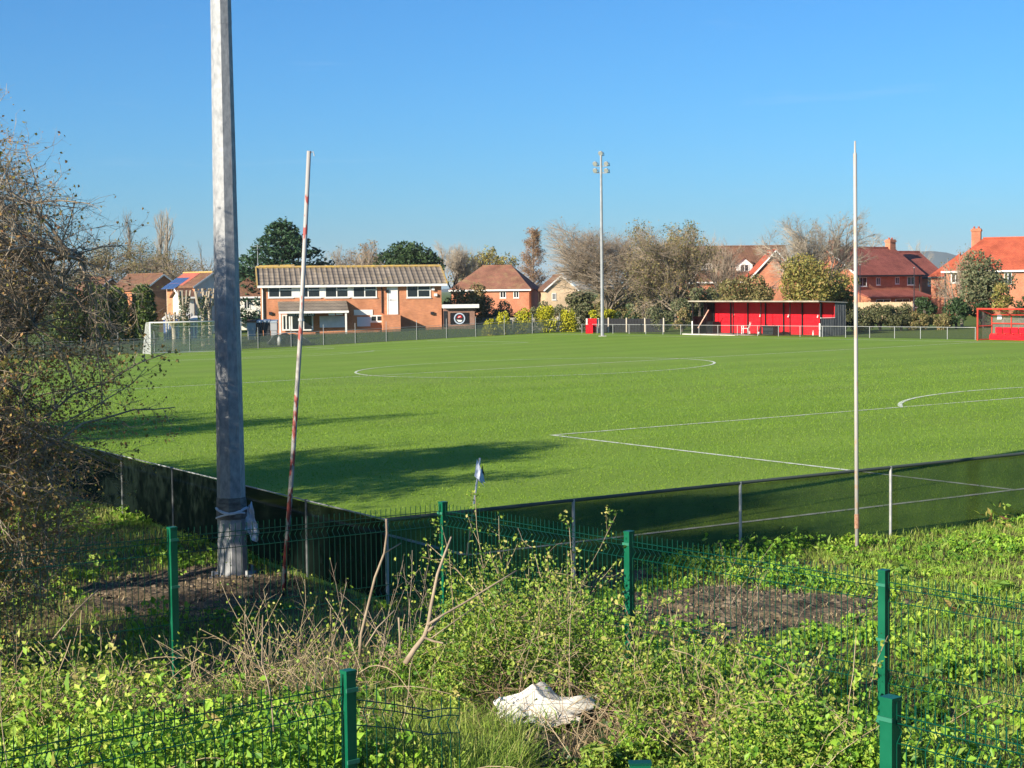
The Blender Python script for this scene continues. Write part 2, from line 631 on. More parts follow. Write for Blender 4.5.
def bare_arrays(seed, H, width, kind='round', n=(8, 7, 7, 5), rmin=0.016):
    """levels of polylines for a leafless tree of height H and crown width"""
    rng = np.random.default_rng(seed)
    if kind == 'poplar':
        P, R = trunk_line(rng, H * 0.93, H * 0.014, 8, 0.015)
        l1 = children(rng, P, R, n[0] * 4, H * 0.26, 0.45, H * 0.004, up=0.3, wob=0.06, tmin=0.12, Lfall=0.55)
        l2 = children(rng, *l1, n[1], H * 0.13, 0.4, rmin * 1.5, up=0.3, wob=0.1, tmin=0.2)
        l3 = children(rng, *l2, n[2], H * 0.06, 0.4, rmin, up=0.25, wob=0.12, K=3)
        return [(P, R), l1, l2, l3]
    if kind == 'redwood':
        P, R = trunk_line(rng, H * 0.97, H * 0.017, 8, 0.01)
        l1 = children(rng, P, R, n[0] * 5, width * 0.62, 1.15, H * 0.004, up=0.12, wob=0.07, tmin=0.1, Lfall=0.8)
        l2 = children(rng, *l1, n[1], width * 0.2, 0.6, rmin * 1.3, up=0.05, wob=0.15, tmin=0.15)
        l3 = children(rng, *l2, n[2], width * 0.09, 0.7, rmin, up=-0.05, wob=0.2, K=3)
        return [(P, R), l1, l2, l3]
    th = {'round': 0.3, 'vase': 0.12, 'multi': 0.08}[kind]
    P, R = trunk_line(rng, H * (0.55 if kind == 'round' else 0.3), H * 0.022, 6, 0.06)
    l1 = children(rng, P, R, n[0], H * 0.58, {'round': 0.75, 'vase': 0.5, 'multi': 0.62}[kind], H * 0.012, up=0.07, wob=0.16, tmin=th / 0.55 if kind == 'round' else 0.3, K=6, Lfall=0.35)
    l2 = children(rng, *l1, n[1], H * 0.26, 0.65, H * 0.005, up=0.07, wob=0.2, tmin=0.22)
    l3 = children(rng, *l2, n[2], H * 0.13, 0.6, rmin * 1.4, up=0.06, wob=0.22, tmin=0.15, K=4)
    l4 = children(rng, *l3, n[3], H * 0.065, 0.55, rmin, up=0.05, wob=0.25, tmin=0.15, K=3)
    lv = [(P, R), l1, l2, l3, l4]
    allP = lv[-1][0].reshape(-1, 3)
    sx = width / (np.percentile(allP[:, 0], 98) - np.percentile(allP[:, 0], 2))
    sz = H / np.percentile(allP[:, 2], 99.5)
    for Pn, _ in lv:
        Pn[..., :2] *= sx
        Pn[..., 2] *= sz
    return lv


def make_bare(root, lv, bark, twig, leaf=None, leaf_n=0, leaf_size=0.2, seed=1, jitter=0.15, cut=2):
    rng = np.random.default_rng(seed)
    V, Q = merge([batch_tubes(P, R, 6) for P, R in lv[:cut]])
    np_mesh('trunk', V, Q, bark, root, smooth=True)
    V, Q = merge([batch_tubes(P, R, 3) for P, R in lv[cut:]])
    c = np_mesh('crown', V, Q, twig, root)
    if leaf and leaf_n:
        pts = lv[-1][0][:, 1:].reshape(-1, 3)
        pts = pts[rng.integers(0, len(pts), leaf_n)] + randn(rng, leaf_n, 3) * jitter
        leaves('leaves', rng, pts, leaf_size * rng.uniform(0.6, 1.3, leaf_n), leaf, c, nup=0.2)
    return root


def lobes(rng, n, size, base=0.0, fill=0.75):
    """lobes inside an ellipsoid crown: size = (rx, ry, h); returns centres, radii"""
    C, R = [], []
    for _ in range(n):
        q = norm(randn(rng, 3)) * rng.random() ** 0.33 * fill
        C.append([q[0] * size[0], q[1] * size[1], base + size[2] * (0.5 + 0.5 * q[2])])
        R.append(min(size[0], size[2] * 0.5) * rng.uniform(0.28, 0.5))
    return np.array(C), np.array(R)


def lobe_leaves(rng, C, R, N, flat=0.85, shell=0.5):
    p = R ** 2
    k = rng.choice(len(C), N, p=p / p.sum())
    d = norm(randn(rng, N, 3))
    rr = (shell + (1 - shell) * rng.random(N)) ** 0.6
    P = C[k] + d * (R[k] * rr)[:, None] * np.array([1, 1, flat])
    P += randn(rng, N, 3) * (R[k] * 0.08)[:, None]
    return P, d


def make_bush(root, seed, size, m, N=2500, leaf=0.2, nl=12, base=0.0, trunk=None, trunk_r=0.12, flat=0.85, keep_low=True, aspect=0.6):
    rng = np.random.default_rng(seed)
    C, R = lobes(rng, nl, size, base)
    P, d = lobe_leaves(rng, C, R, N, flat)
    P[:, 2] = np.where(P[:, 2] < 0.03, 0.03 + rng.random(N) * 0.3, P[:, 2])
    if trunk:
        mb = MB()
        mb.tube([(0, 0, -0.2), (0.03, 0.02, base * 0.5 + 0.2), (0, 0, base + size[2] * 0.6)], [trunk_r, trunk_r * 0.8, trunk_r * 0.4], 7)
        for j in range(min(7, nl)):
            mb.tube([(0, 0, base * 0.6 + 0.15), C[j] * np.array([0.5, 0.5, 0.8]), C[j]], [trunk_r * 0.5, trunk_r * 0.35, trunk_r * 0.12], 5)
        mb.build('trunk', trunk, root)
    leaves('crown', rng, P, leaf * rng.uniform(0.6, 1.35, N), m, root, out=d * 0.9, nup=0.25, aspect=aspect)
    return root


def make_conifer(root, seed, H, Rm, m, N=5000, leaf=0.35, tiers=60, skirt=0.08, power=0.85, ragged=0.35, tip_up=0.1, bark=None):
    rng = np.random.default_rng(seed)
    P0, R0 = trunk_line(rng, H * 0.97, H * 0.018, 8, 0.008)
    V, Q = batch_tubes(P0, R0, 7)
    np_mesh('trunk', V, Q, bark or M['barkdark'], root, smooth=True)
    t = rng.random(tiers) ** 1.1
    az = rng.random(tiers) * 2 * math.pi
    ln = Rm * (1 - t) ** power * rng.uniform(1 - ragged, 1.05, tiers) + 0.25
    k = rng.choice(tiers, N, p=ln / ln.sum())
    s = rng.random(N) ** 0.55
    spread = randn(rng, N) * 0.16 * (0.4 + s) * ln[k]
    dx, dy = np.cos(az[k]), np.sin(az[k])
    z = H * (skirt + (1 - skirt) * t[k]) + s * ln[k] * tip_up + randn(rng, N) * 0.12 - np.abs(spread) * 0.4
    P = np.stack([dx * s * ln[k] - dy * spread, dy * s * ln[k] + dx * spread, np.maximum(z, 0.05)], 1)
    ax = np.stack([dx, dy, np.full(N, 0.25)], 1)
    leaves('crown', rng, P, leaf * rng.uniform(0.6, 1.4, N), m, root, axis=ax, nup=0.6, aspect=0.4)
    return root


def leafcols(*c):
    return [(i / max(1, len(c) - 1), col) for i, col in enumerate(c)]


M['l_nettle'] = leaf_mat('nettle_leaves', leafcols((0.07, 0.18, 0.022), (0.16, 0.32, 0.028), (0.29, 0.46, 0.04), (0.44, 0.52, 0.09)), 0.28)
M['l_bramble'] = leaf_mat('bramble_leaves', leafcols((0.06, 0.14, 0.022), (0.17, 0.28, 0.03), (0.33, 0.40, 0.06), (0.44, 0.36, 0.13)), 0.26)
M['l_grass'] = leaf_mat('long_grass', leafcols((0.12, 0.22, 0.03), (0.22, 0.34, 0.045), (0.32, 0.42, 0.07), (0.45, 0.42, 0.16)), 0.33)
M['l_turf'] = leaf_mat('mown_turf', leafcols((0.15, 0.265, 0.022), (0.18, 0.305, 0.025), (0.21, 0.34, 0.028), (0.25, 0.36, 0.04)), 0.42)
M['l_dry'] = leaf_mat('dry_leaves', leafcols((0.17, 0.09, 0.04), (0.27, 0.16, 0.07), (0.36, 0.25, 0.12), (0.2, 0.16, 0.07)), 0.2)
M['l_haw'] = leaf_mat('hawthorn_leaves', leafcols((0.18, 0.18, 0.045), (0.33, 0.28, 0.075), (0.42, 0.29, 0.10), (0.36, 0.16, 0.07)), 0.35)
M['l_dark'] = leaf_mat('evergreen_leaves', leafcols((0.02, 0.042, 0.018), (0.04, 0.075, 0.024), (0.065, 0.105, 0.035)), 0.12)
M['l_conifer'] = leaf_mat('conifer_needles', leafcols((0.02, 0.05, 0.028), (0.035, 0.08, 0.035), (0.06, 0.115, 0.05)), 0.1)
M['l_gold'] = leaf_mat('golden_conifer', leafcols((0.25, 0.25, 0.015), (0.42, 0.40, 0.02), (0.56, 0.50, 0.03), (0.1, 0.16, 0.02)), 0.15)
M['l_leyland'] = leaf_mat('leyland_sprays', leafcols((0.035, 0.075, 0.022), (0.08, 0.13, 0.03), (0.2, 0.23, 0.05)), 0.12)
M['l_olive'] = leaf_mat('olive_autumn_leaves', leafcols((0.09, 0.1, 0.035), (0.17, 0.16, 0.055), (0.26, 0.215, 0.09), (0.3, 0.2, 0.09)), 0.2)
M['l_yellowgreen'] = leaf_mat('yellowing_leaves', leafcols((0.11, 0.125, 0.035), (0.23, 0.215, 0.05), (0.34, 0.29, 0.08), (0.24, 0.14, 0.05)), 0.2)
M['l_greygreen'] = leaf_mat('grey_green_leaves', leafcols((0.075, 0.1, 0.045), (0.14, 0.155, 0.075), (0.22, 0.2, 0.11)), 0.2)
M['l_hedge'] = leaf_mat('hedge_leaves', leafcols((0.05, 0.065, 0.028), (0.11, 0.12, 0.05), (0.18, 0.165, 0.075)), 0.15)


# ================================================================== SETTING: world, sun, ground, pitch
SUN_AZ, SUN_EL = rad(42), rad(21)      # light travels towards (+cos, +sin) of this azimuth
to_sun = Vector((-math.cos(SUN_AZ) * math.cos(SUN_EL), -math.sin(SUN_AZ) * math.cos(SUN_EL), math.sin(SUN_EL)))
sl = bpy.data.lights.new('sun', 'SUN')
sl.energy = 5.0
sl.angle = rad(0.53)
sl.color = (1.0, 0.90, 0.74)
so = bpy.data.objects.new('sun', sl)
COL.objects.link(so)
so.rotation_euler = to_sun.to_track_quat('Z', 'Y').to_euler()
so.location = (-40, -30, 40)

world = bpy.data.worlds.new('World')
scene.world = world
world.use_nodes = True
wn = world.node_tree
bg = wn.nodes['Background']
sky = wn.nodes.new('ShaderNodeTexSky')
sky.sky_type = 'NISHITA'
sky.sun_disc = False
sky.sun_elevation = SUN_EL
sky.sun_rotation = math.atan2(to_sun.x, to_sun.y)
sky.altitude = 0
sky.air_density = 1.0
sky.dust_density = 0.6
sky.ozone_density = 10.0
# thin streaks of high cloud, mixed into the sky by direction
tc = wn.nodes.new('ShaderNodeTexCoord')
mp = wn.nodes.new('ShaderNodeMapping')
mp.inputs['Scale'].default_value = (5, 5, 60)
mp.inputs['Rotation'].default_value = (0.0, 0.03, 0)
wn.links.new(tc.outputs['Generated'], mp.inputs['Vector'])
cn = wn.nodes.new('ShaderNodeTexNoise')
cn.inputs['Scale'].default_value = 1.6
cn.inputs['Detail'].default_value = 5
wn.links.new(mp.outputs['Vector'], cn.inputs['Vector'])
cr = wn.nodes.new('ShaderNodeMapRange')
cr.inputs[1].default_value = 0.64
cr.inputs[2].default_value = 0.82
cr.inputs[3].default_value = 0.0
cr.inputs[4].default_value = 0.10
wn.links.new(cn.outputs['Fac'], cr.inputs[0])
cm = wn.nodes.new('ShaderNodeMix')
cm.data_type = 'RGBA'
wn.links.new(cr.outputs[0], cm.inputs[0])
tint = wn.nodes.new('ShaderNodeMix')
tint.data_type = 'RGBA'
tint.blend_type = 'MULTIPLY'
tint.inputs[0].default_value = 1.0
tint.inputs[7].default_value = (0.70, 0.99, 1.0, 1)   # camera white balance
wn.links.new(sky.outputs['Color'], tint.inputs[6])
wn.links.new(tint.outputs[2], cm.inputs[6])
cm.inputs[7].default_value = (5.0, 5.4, 6.0, 1)
wn.links.new(cm.outputs[2], bg.inputs['Color'])
bg.inputs['Strength'].default_value = 0.08

scene.view_settings.view_transform = 'Standard'
scene.view_settings.look = 'None'
scene.view_settings.exposure = 1.0
scene.view_settings.gamma = 1.0
scene.cycles.max_bounces = 6
scene.cycles.transparent_max_bounces = 24
scene.cycles.use_denoising = True
scene.cycles.denoiser = 'OPENIMAGEDENOISE'
scene.cycles.denoising_input_passes = 'RGB_ALBEDO_NORMAL'
scene.cycles.denoising_prefilter = 'ACCURATE'
scene.cycles.volume_bounces = 0


def ground_mat():
    m = bpy.data.materials.new('rough_ground')
    m.use_nodes = True
    nt = m.node_tree
    b = nt.nodes['Principled BSDF']
    b.inputs['Roughness'].default_value = 0.95
    b.inputs['Specular IOR Level'].default_value = 0.1
    tc = nt.nodes.new('ShaderNodeTexCoord')
    n1 = nt.nodes.new('ShaderNodeTexNoise')
    n1.inputs['Scale'].default_value = 0.55
    n1.inputs['Detail'].default_value = 8
    n1.inputs['Roughness'].default_value = 0.65
    n2 = nt.nodes.new('ShaderNodeTexNoise')
    n2.inputs['Scale'].default_value = 7
    n2.inputs['Detail'].default_value = 6
    for n in (n1, n2):
        nt.links.new(tc.outputs['Object'], n.inputs['Vector'])
    r1 = nt.nodes.new('ShaderNodeValToRGB')
    e = r1.color_ramp.elements
    e[0].position, e[0].color = 0.3, (0.075, 0.052, 0.03, 1)
    e[1].position, e[1].color = 0.75, (0.12, 0.13, 0.04, 1)
    k = e.new(0.52)
    k.color = (0.17, 0.125, 0.07, 1)
    nt.links.new(n2.outputs['Fac'], r1.inputs['Fac'])
    r2 = nt.nodes.new('ShaderNodeValToRGB')
    e = r2.color_ramp.elements
    e[0].position, e[0].color = 0.35, (0.06, 0.105, 0.02, 1)
    e[1].position, e[1].color = 0.7, (0.14, 0.17, 0.04, 1)
    nt.links.new(n2.outputs['Fac'], r2.inputs['Fac'])
    # far from the camera the ground is rough grass, near it bare earth
    sp = nt.nodes.new('ShaderNodeSeparateXYZ')
    nt.links.new(tc.outputs['Object'], sp.inputs[0])
    mr = nt.nodes.new('ShaderNodeMapRange')
    mr.inputs[1].default_value = 26
    mr.inputs[2].default_value = 34
    nt.links.new(sp.outputs[1], mr.inputs[0])
    mx = nt.nodes.new('ShaderNodeMix')
    mx.data_type = 'RGBA'
    nt.links.new(mr.outputs[0], mx.inputs[0])
    nt.links.new(r1.outputs['Color'], mx.inputs[6])
    nt.links.new(r2.outputs['Color'], mx.inputs[7])
    nt.links.new(mx.outputs[2], b.inputs['Base Color'])
    bp = nt.nodes.new('ShaderNodeBump')
    bp.inputs['Strength'].default_value = 0.8
    bp.inputs['Distance'].default_value = 0.08
    nt.links.new(n2.outputs['Fac'], bp.inputs['Height'])
    nt.links.new(bp.outputs['Normal'], b.inputs['Normal'])
    return m


def grid_sheet(name, xs, ys, zf, m, mask=None):
    X, Y = np.meshgrid(xs, ys)
    Z = zf(X, Y)
    V = np.stack([X, Y, Z], -1).reshape(-1, 3)
    nx = len(xs)
    i, j = np.meshgrid(np.arange(nx - 1), np.arange(len(ys) - 1))
    a = (j * nx + i).ravel()
    return np_mesh(name, V, np.stack([a, a + 1, a + nx + 1, a + nx], 1), m, smooth=True)


gx = np.unique(np.concatenate([np.linspace(-6000, -110, 14), np.linspace(-110, -12, 60), np.linspace(-12, 12, 200), np.linspace(12, 110, 60), np.linspace(110, 6000, 14)]))
gy = np.unique(np.concatenate([np.linspace(-60, 4, 14), np.linspace(4, 30, 220), np.linspace(30, 220, 120), np.linspace(220, 9000, 16)]))


def z_ground(X, Y):
    u, v = to_uv(X, Y)
    ins = sstep(-2.9, -2.3, np.minimum(u, v)) * sstep(PW + 3.4, PW + 2.4, u) * sstep(PL + 4.5, PL + 3.5, v)
    return zg(X, Y) - 0.05 * ins


tag(grid_sheet('ground', gx, gy, z_ground, ground_mat()), kind='structure')


def turf_mat():
    m = bpy.data.materials.new('pitch_turf')
    m.use_nodes = True
    nt = m.node_tree
    b = nt.nodes['Principled BSDF']
    b.inputs['Roughness'].default_value = 0.9
    b.inputs['Specular IOR Level'].default_value = 0.12
    tc = nt.nodes.new('ShaderNodeTexCoord')

    def noise(scale, det, st=None):
        n = nt.nodes.new('ShaderNodeTexNoise')
        n.inputs['Scale'].default_value = scale
        n.inputs['Detail'].default_value = det
        n.inputs['Roughness'].default_value = 0.7
        s = tc.outputs['Object']
        if st:
            mp = nt.nodes.new('ShaderNodeMapping')
            mp.inputs['Scale'].default_value = st
            nt.links.new(s, mp.inputs['Vector'])
            s = mp.outputs['Vector']
        nt.links.new(s, n.inputs['Vector'])
        return n
    fine = noise(9, 8)
    mid = noise(0.35, 7)
    big = noise(1.0, 4, (0.018, 0.11, 0.05))
    r = nt.nodes.new('ShaderNodeValToRGB')
    e = r.color_ramp.elements
    e[0].position, e[0].color = 0.3, (0.105, 0.195, 0.022, 1)
    e[1].position, e[1].color = 0.72, (0.245, 0.335, 0.055, 1)
    k = e.new(0.5)
    k.color = (0.17, 0.275, 0.033, 1)
    a1 = nt.nodes.new('ShaderNodeMath')
    a1.operation = 'MULTIPLY_ADD'
    a1.inputs[1].default_value = 0.5
    nt.links.new(fine.outputs['Fac'], a1.inputs[0])
    a2 = nt.nodes.new('ShaderNodeMath')
    a2.operation = 'MULTIPLY_ADD'
    a2.inputs[1].default_value = 0.28
    nt.links.new(mid.outputs['Fac'], a2.inputs[0])
    a3 = nt.nodes.new('ShaderNodeMath')
    a3.operation = 'MULTIPLY'
    a3.inputs[1].default_value = 0.26
    nt.links.new(big.outputs['Fac'], a3.inputs[0])
    nt.links.new(a3.outputs[0], a2.inputs[2])
    nt.links.new(a2.outputs[0], a1.inputs[2])
    nt.links.new(a1.outputs[0], r.inputs['Fac'])
    rot = nt.nodes.new('ShaderNodeMapping')
    rot.inputs['Rotation'].default_value = (0, 0, -TH)
    nt.links.new(tc.outputs['Object'], rot.inputs['Vector'])
    wv = nt.nodes.new('ShaderNodeTexWave')
    wv.bands_direction = 'Y'
    wv.inputs['Scale'].default_value = 0.055
    wv.inputs['Distortion'].default_value = 0.6
    nt.links.new(rot.outputs['Vector'], wv.inputs['Vector'])
    wm = nt.nodes.new('ShaderNodeMapRange')
    wm.inputs[1].default_value = 0.35
    wm.inputs[2].default_value = 0.65
    wm.inputs[3].default_value = 0.955
    wm.inputs[4].default_value = 1.035
    nt.links.new(wv.outputs['Fac'], wm.inputs[0])
    # thin, worn turf where the grass is sparse and drier
    wn_ = noise(0.09, 6)
    ws = nt.nodes.new('ShaderNodeMapRange')
    ws.inputs[1].default_value = 0.5
    ws.inputs[2].default_value = 0.75
    ws.inputs[4].default_value = 0.55
    nt.links.new(wn_.outputs['Fac'], ws.inputs[0])
    m1 = nt.nodes.new('ShaderNodeMix')
    m1.data_type = 'RGBA'
    m1.blend_type = 'MULTIPLY'
    m1.inputs[0].default_value = 1
    nt.links.new(r.outputs['Color'], m1.inputs[6])
    nt.links.new(wm.outputs[0], m1.inputs[7])
    m2 = nt.nodes.new('ShaderNodeMix')
    m2.data_type = 'RGBA'
    nt.links.new(ws.outputs[0], m2.inputs[0])
    nt.links.new(m1.outputs[2], m2.inputs[6])
    m2.inputs[7].default_value = (0.20, 0.25, 0.065, 1)
    nt.links.new(m2.outputs[2], b.inputs['Base Color'])
    bp = nt.nodes.new('ShaderNodeBump')
    bp.inputs['Strength'].default_value = 0.6
    bp.inputs['Distance'].default_value = 0.06
    nt.links.new(fine.outputs['Fac'], bp.inputs['Height'])
    nt.links.new(bp.outputs['Normal'], b.inputs['Normal'])
    return m


def uv_sheet(name, us, vs, dz, m):
    U_, V_ = np.meshgrid(us, vs)
    X = C0[0] + U_ * EU[0] + V_ * EV[0]
    Y = C0[1] + U_ * EU[1] + V_ * EV[1]
    P = np.stack([X, Y, zg(X, Y, False) + dz], -1).reshape(-1, 3)
    nx = len(us)
    i, j = np.meshgrid(np.arange(nx - 1), np.arange(len(vs) - 1))
    a = (j * nx + i).ravel()
    return P, np.stack([a, a + 1, a + nx + 1, a + nx], 1)


P_, F_ = uv_sheet('pitch', np.linspace(-2.75, PW + 3, 90), np.linspace(-2.75, PL + 4, 130), 0.0, None)
tag(np_mesh('pitch', P_, F_, turf_mat(), smooth=True), kind='structure')

M['line'] = mat('pitch_line_paint', (0.66, 0.68, 0.58), 0.9, col2=(0.38, 0.46, 0.2), scale=4, lo=0.46, hi=0.7)
parts = []


def line_uv(pts, w=0.125):
    pts = np.asarray(pts, float)
    t = np.gradient(pts, axis=0)
    t /= np.linalg.norm(t, axis=1, keepdims=True)
    n = np.stack([-t[:, 1], t[:, 0]], 1) * w / 2
    V = np.vstack([np.array([uv(*p, 0.012) for p in pts + n]), np.array([uv(*p, 0.012) for p in pts - n])])
    k = len(pts)
    i = np.arange(k - 1)
    parts.append((V, np.stack([i, i + k, i + k + 1, i + 1], 1)))


def straight(u0, v0, u1, v1, w=0.125):
    n = max(2, int(math.hypot(u1 - u0, v1 - v0) / 1.5))
    line_uv(np.stack([np.linspace(u0, u1, n), np.linspace(v0, v1, n)], 1), w)


s0 = (PW - 40.32) / 2
g0 = (PW - 18.32) / 2
for vb, sg in ((0, 1), (PL, -1)):
    straight(0, vb, PW, vb)
    straight(s0, vb + sg * 0.06, s0, vb + sg * 16.44)
    straight(PW - s0, vb + sg * 0.06, PW - s0, vb + sg * 16.44)
    straight(s0 - 0.06, vb + sg * 16.5, PW - s0 + 0.06, vb + sg * 16.5)
    straight(g0, vb + sg * 0.06, g0, vb + sg * 5.44)
    straight(PW - g0, vb + sg * 0.06, PW - g0, vb + sg * 5.44)
    straight(g0 - 0.06, vb + sg * 5.5, PW - g0 + 0.06, vb + sg * 5.5)
    a = np.linspace(-0.918, 0.918, 40)
    line_uv(np.stack([PW / 2 + 9.15 * np.sin(a), vb + sg * (11 + 9.15 * np.cos(a))], 1), 0.15)
straight(0, 0.06, 0, PL - 0.06)
straight(PW, 0.06, PW, PL - 0.06)
straight(0.06, PL / 2, PW - 0.06, PL / 2)
a = np.linspace(0, 2 * math.pi, 130)
line_uv(np.stack([PW / 2 + 9.15 * np.cos(a), PL / 2 + 9.15 * np.sin(a)], 1))
V, Q = merge(parts)
tag(np_mesh('pitch_lines', V, Q, M['line']), kind='structure')

# mown turf near the camera as real blades
rng = np.random.default_rng(11)


def turf_blades(n, y0, y1, seed):
    rng = np.random.default_rng(seed)
    Y = (y0 ** 2 + (y1 ** 2 - y0 ** 2) * rng.random(n)) ** 0.5
    X = (rng.random(n) * 2 - 1) * 0.335 * Y
    u, v = to_uv(X, Y)
    k = (u > -2.6) & (v > -2.6) & (u < PW + 2) & (v < PL + 3) & (rng.random(n) < 1.0 - sstep(40, 88, Y))
    X, Y = X[k], Y[k]
    B = np.stack([X, Y, zg(X, Y, False) - 0.004], 1)
    sc = 0.7 + Y / 60
    return B, 0.03 * sc * rng.uniform(0.5, 1.3, len(X)), 0.011 * sc * rng.uniform(0.7, 1.3, len(X))


B, Lb, Wb = turf_blades(330000, 26, 90, 3)
V, T = blades(rng, B, Lb, Wb, np.abs(rng.normal(0.3, 0.5, len(B))))
tag(np_mesh('mown_grass', V, T, M['l_turf'], rnd=np.repeat(np.clip(rng.random(len(B)), 0, 1), 3)), 'short mown grass blades over the near part of the pitch', 'grass', kind='stuff')

# bare soil heap behind the green fence
M['soil'] = mat('bare_soil', (0.04, 0.029, 0.018), 0.95, col2=(0.20, 0.15, 0.09), scale=4.2, detail=10, bump=1.0, bscale=14, lo=0.38, hi=0.68)
pc = gnd(742, 612)


def soil_patch(name, cx, cy, rx, ry, h, rot, seed):
    rng = np.random.default_rng(seed)
    n = 70
    g = np.linspace(-1, 1, n)
    X, Y = np.meshgrid(g, g)
    r = np.sqrt(X ** 2 + Y ** 2)
    an = np.arctan2(Y, X)
    edge = 1 + 0.14 * np.sin(3 * an + seed) + 0.08 * np.sin(7 * an + 1) + 0.05 * np.sin(13 * an)
    c, s = math.cos(rot), math.sin(rot)
    wx = cx + (X * rx * c - Y * ry * s) * edge
    wy = cy + (X * rx * s + Y * ry * c) * edge
    hh = h * np.clip(1 - r ** 2, -0.15, 1) * (0.7 + 0.5 * np.sin(wx * 3.1 + wy) * np.sin(wy * 4.3 + 1)) + 0.03 * np.sin(wx * 11 + 3 * wy) * np.sin(wy * 13)
    z = zg(wx, wy) + hh + 0.012 - 0.08 * sstep(0.85, 1.0, r)
    V = np.stack([wx, wy, z], -1).reshape(-1, 3)
    i, j = np.meshgrid(np.arange(n - 1), np.arange(n - 1))
    a = (j * n + i).ravel()
    F = np.stack([a, a + 1, a + n + 1, a + n], 1)
    rc = r.reshape(-1)[F].max(1)
    return np_mesh(name, V, F[rc < 1.0], M['soil'], smooth=True)


tag(soil_patch('soil_patch', pc[0], pc[1], 2.05, 1.75, 0.05, 0.1, 2), kind='structure')
p2 = gnd(215, 582)
tag(soil_patch('bare_earth', p2[0] - 0.25, p2[1] - 0.8, 1.75, 2.3, 0.05, 0.3, 5), kind='structure')
p3 = gnd(598, 578)
tag(soil_patch('trodden_path', p3[0], p3[1], 0.9, 0.7, 0.03, 0.3, 9), kind='structure')

def clods(name, label, cx, cy, rx, ry, n, seed, m):
    rng = np.random.default_rng(seed)
    mb = MB()
    for _ in range(n):
        a_, q = rng.random() * 6.28, rng.random() ** 0.5
        x, y = cx + rx * q * math.cos(a_), cy + ry * q * math.sin(a_)
        s = 0.012 + 0.035 * rng.random() ** 3
        mb.ball((x, y, float(zg(x, y)) + 0.02 + 0.03 * (1 - q)), s, 6, 4, (rng.uniform(0.8, 1.6), rng.uniform(0.8, 1.5), rng.uniform(0.5, 0.9)))
    return tag(mb.build(name, m), label, 'clods', kind='stuff')


M['clod'] = mat('soil_clods', (0.05, 0.037, 0.024), 0.95, col2=(0.24, 0.19, 0.13), scale=1.7)
clods('soil_clods', 'clods and small stones on the bare soil right of the centre', pc[0], pc[1], 1.9, 1.6, 650, 31, M['clod'])
clods('soil_clods', 'clods and small stones on the bare earth round the near mast', p2[0] - 0.25, p2[1] - 0.8, 1.6, 2.1, 500, 32, M['clod'])
# far downs on the horizon
M['hill'] = mat('far_downs', (0.05, 0.085, 0.10), 1.0, col2=(0.07, 0.10, 0.105), scale=0.003, spec=0)
xs = np.linspace(-2600, 3600, 220)
ys = np.linspace(3600, 5200, 24)


def z_hill(X, Y):
    w = sstep(3600, 4300, Y) * sstep(5200, 4400, Y)
    ridge = 12 + 84 * np.exp(-((X - 1075) / 170) ** 2) + 6 * np.sin(X * 0.0031) + 4 * np.sin(X * 0.009 + 1) + 3 * np.sin(X * 0.03)
    return -4 + w * ridge


tag(grid_sheet('hills', xs, ys, z_hill, M['hill']), kind='structure')


# ================================================================== NEAR: masts, net poles, flag, fences
def octagon_mast(root, H, r0, r1, joints, m, rot, world_scale=1.0):
    """tapered eight-sided shaft made of sleeved lengths"""
    mb = MB()
    zs = [-0.3] + joints + [H]
    for i in range(len(zs) - 1):
        za, zb = zs[i], zs[i + 1]
        ra = r0 + (r1 - r0) * za / H + 0.0045 * (1 if i else 0)
        rb = r0 + (r1 - r0) * zb / H + 0.0045 * (1 if i else 0) * 0.5
        mb.tube([(0, 0, za), (0, 0, zb)], [ra, rb], 8, rot=rot)
    return mb.build('shaft', m, root)


def mast_mat():
    m = mat('mast_zinc', (0.21, 0.22, 0.23), 0.62, 0.1, col2=(0.40, 0.405, 0.405), scale=15, bump=0.06, stretch=(1, 1, 0.5), lo=0.3, hi=0.72)
    nt = m.node_tree
    b = nt.nodes['Principled BSDF']
    src = b.inputs['Base Color'].links[0].from_socket
    tc = nt.nodes.new('ShaderNodeTexCoord')
    mp = nt.nodes.new('ShaderNodeMapping')
    mp.inputs['Scale'].default_value = (14, 14, 0.8)
    nt.links.new(tc.outputs['Object'], mp.inputs['Vector'])
    n = nt.nodes.new('ShaderNodeTexNoise')
    n.inputs['Scale'].default_value = 1.4
    n.inputs['Detail'].default_value = 6
    nt.links.new(mp.outputs['Vector'], n.inputs['Vector'])
    mr = nt.nodes.new('ShaderNodeMapRange')
    mr.inputs[1].default_value = 0.66
    mr.inputs[2].default_value = 0.73
    mr.inputs[4].default_value = 0.8
    nt.links.new(n.outputs['Fac'], mr.inputs[0])
    mx = nt.nodes.new('ShaderNodeMix')
    mx.data_type = 'RGBA'
    nt.links.new(mr.outputs[0], mx.inputs[0])
    nt.links.new(src, mx.inputs[6])
    mx.inputs[7].default_value = (0.30, 0.17, 0.085, 1)
    nt.links.new(mx.outputs[2], b.inputs['Base Color'])
    return m


M['lens'] = mat('lamp_glass', (0.32, 0.33, 0.33), 0.12, 0.2, spec=0.6)


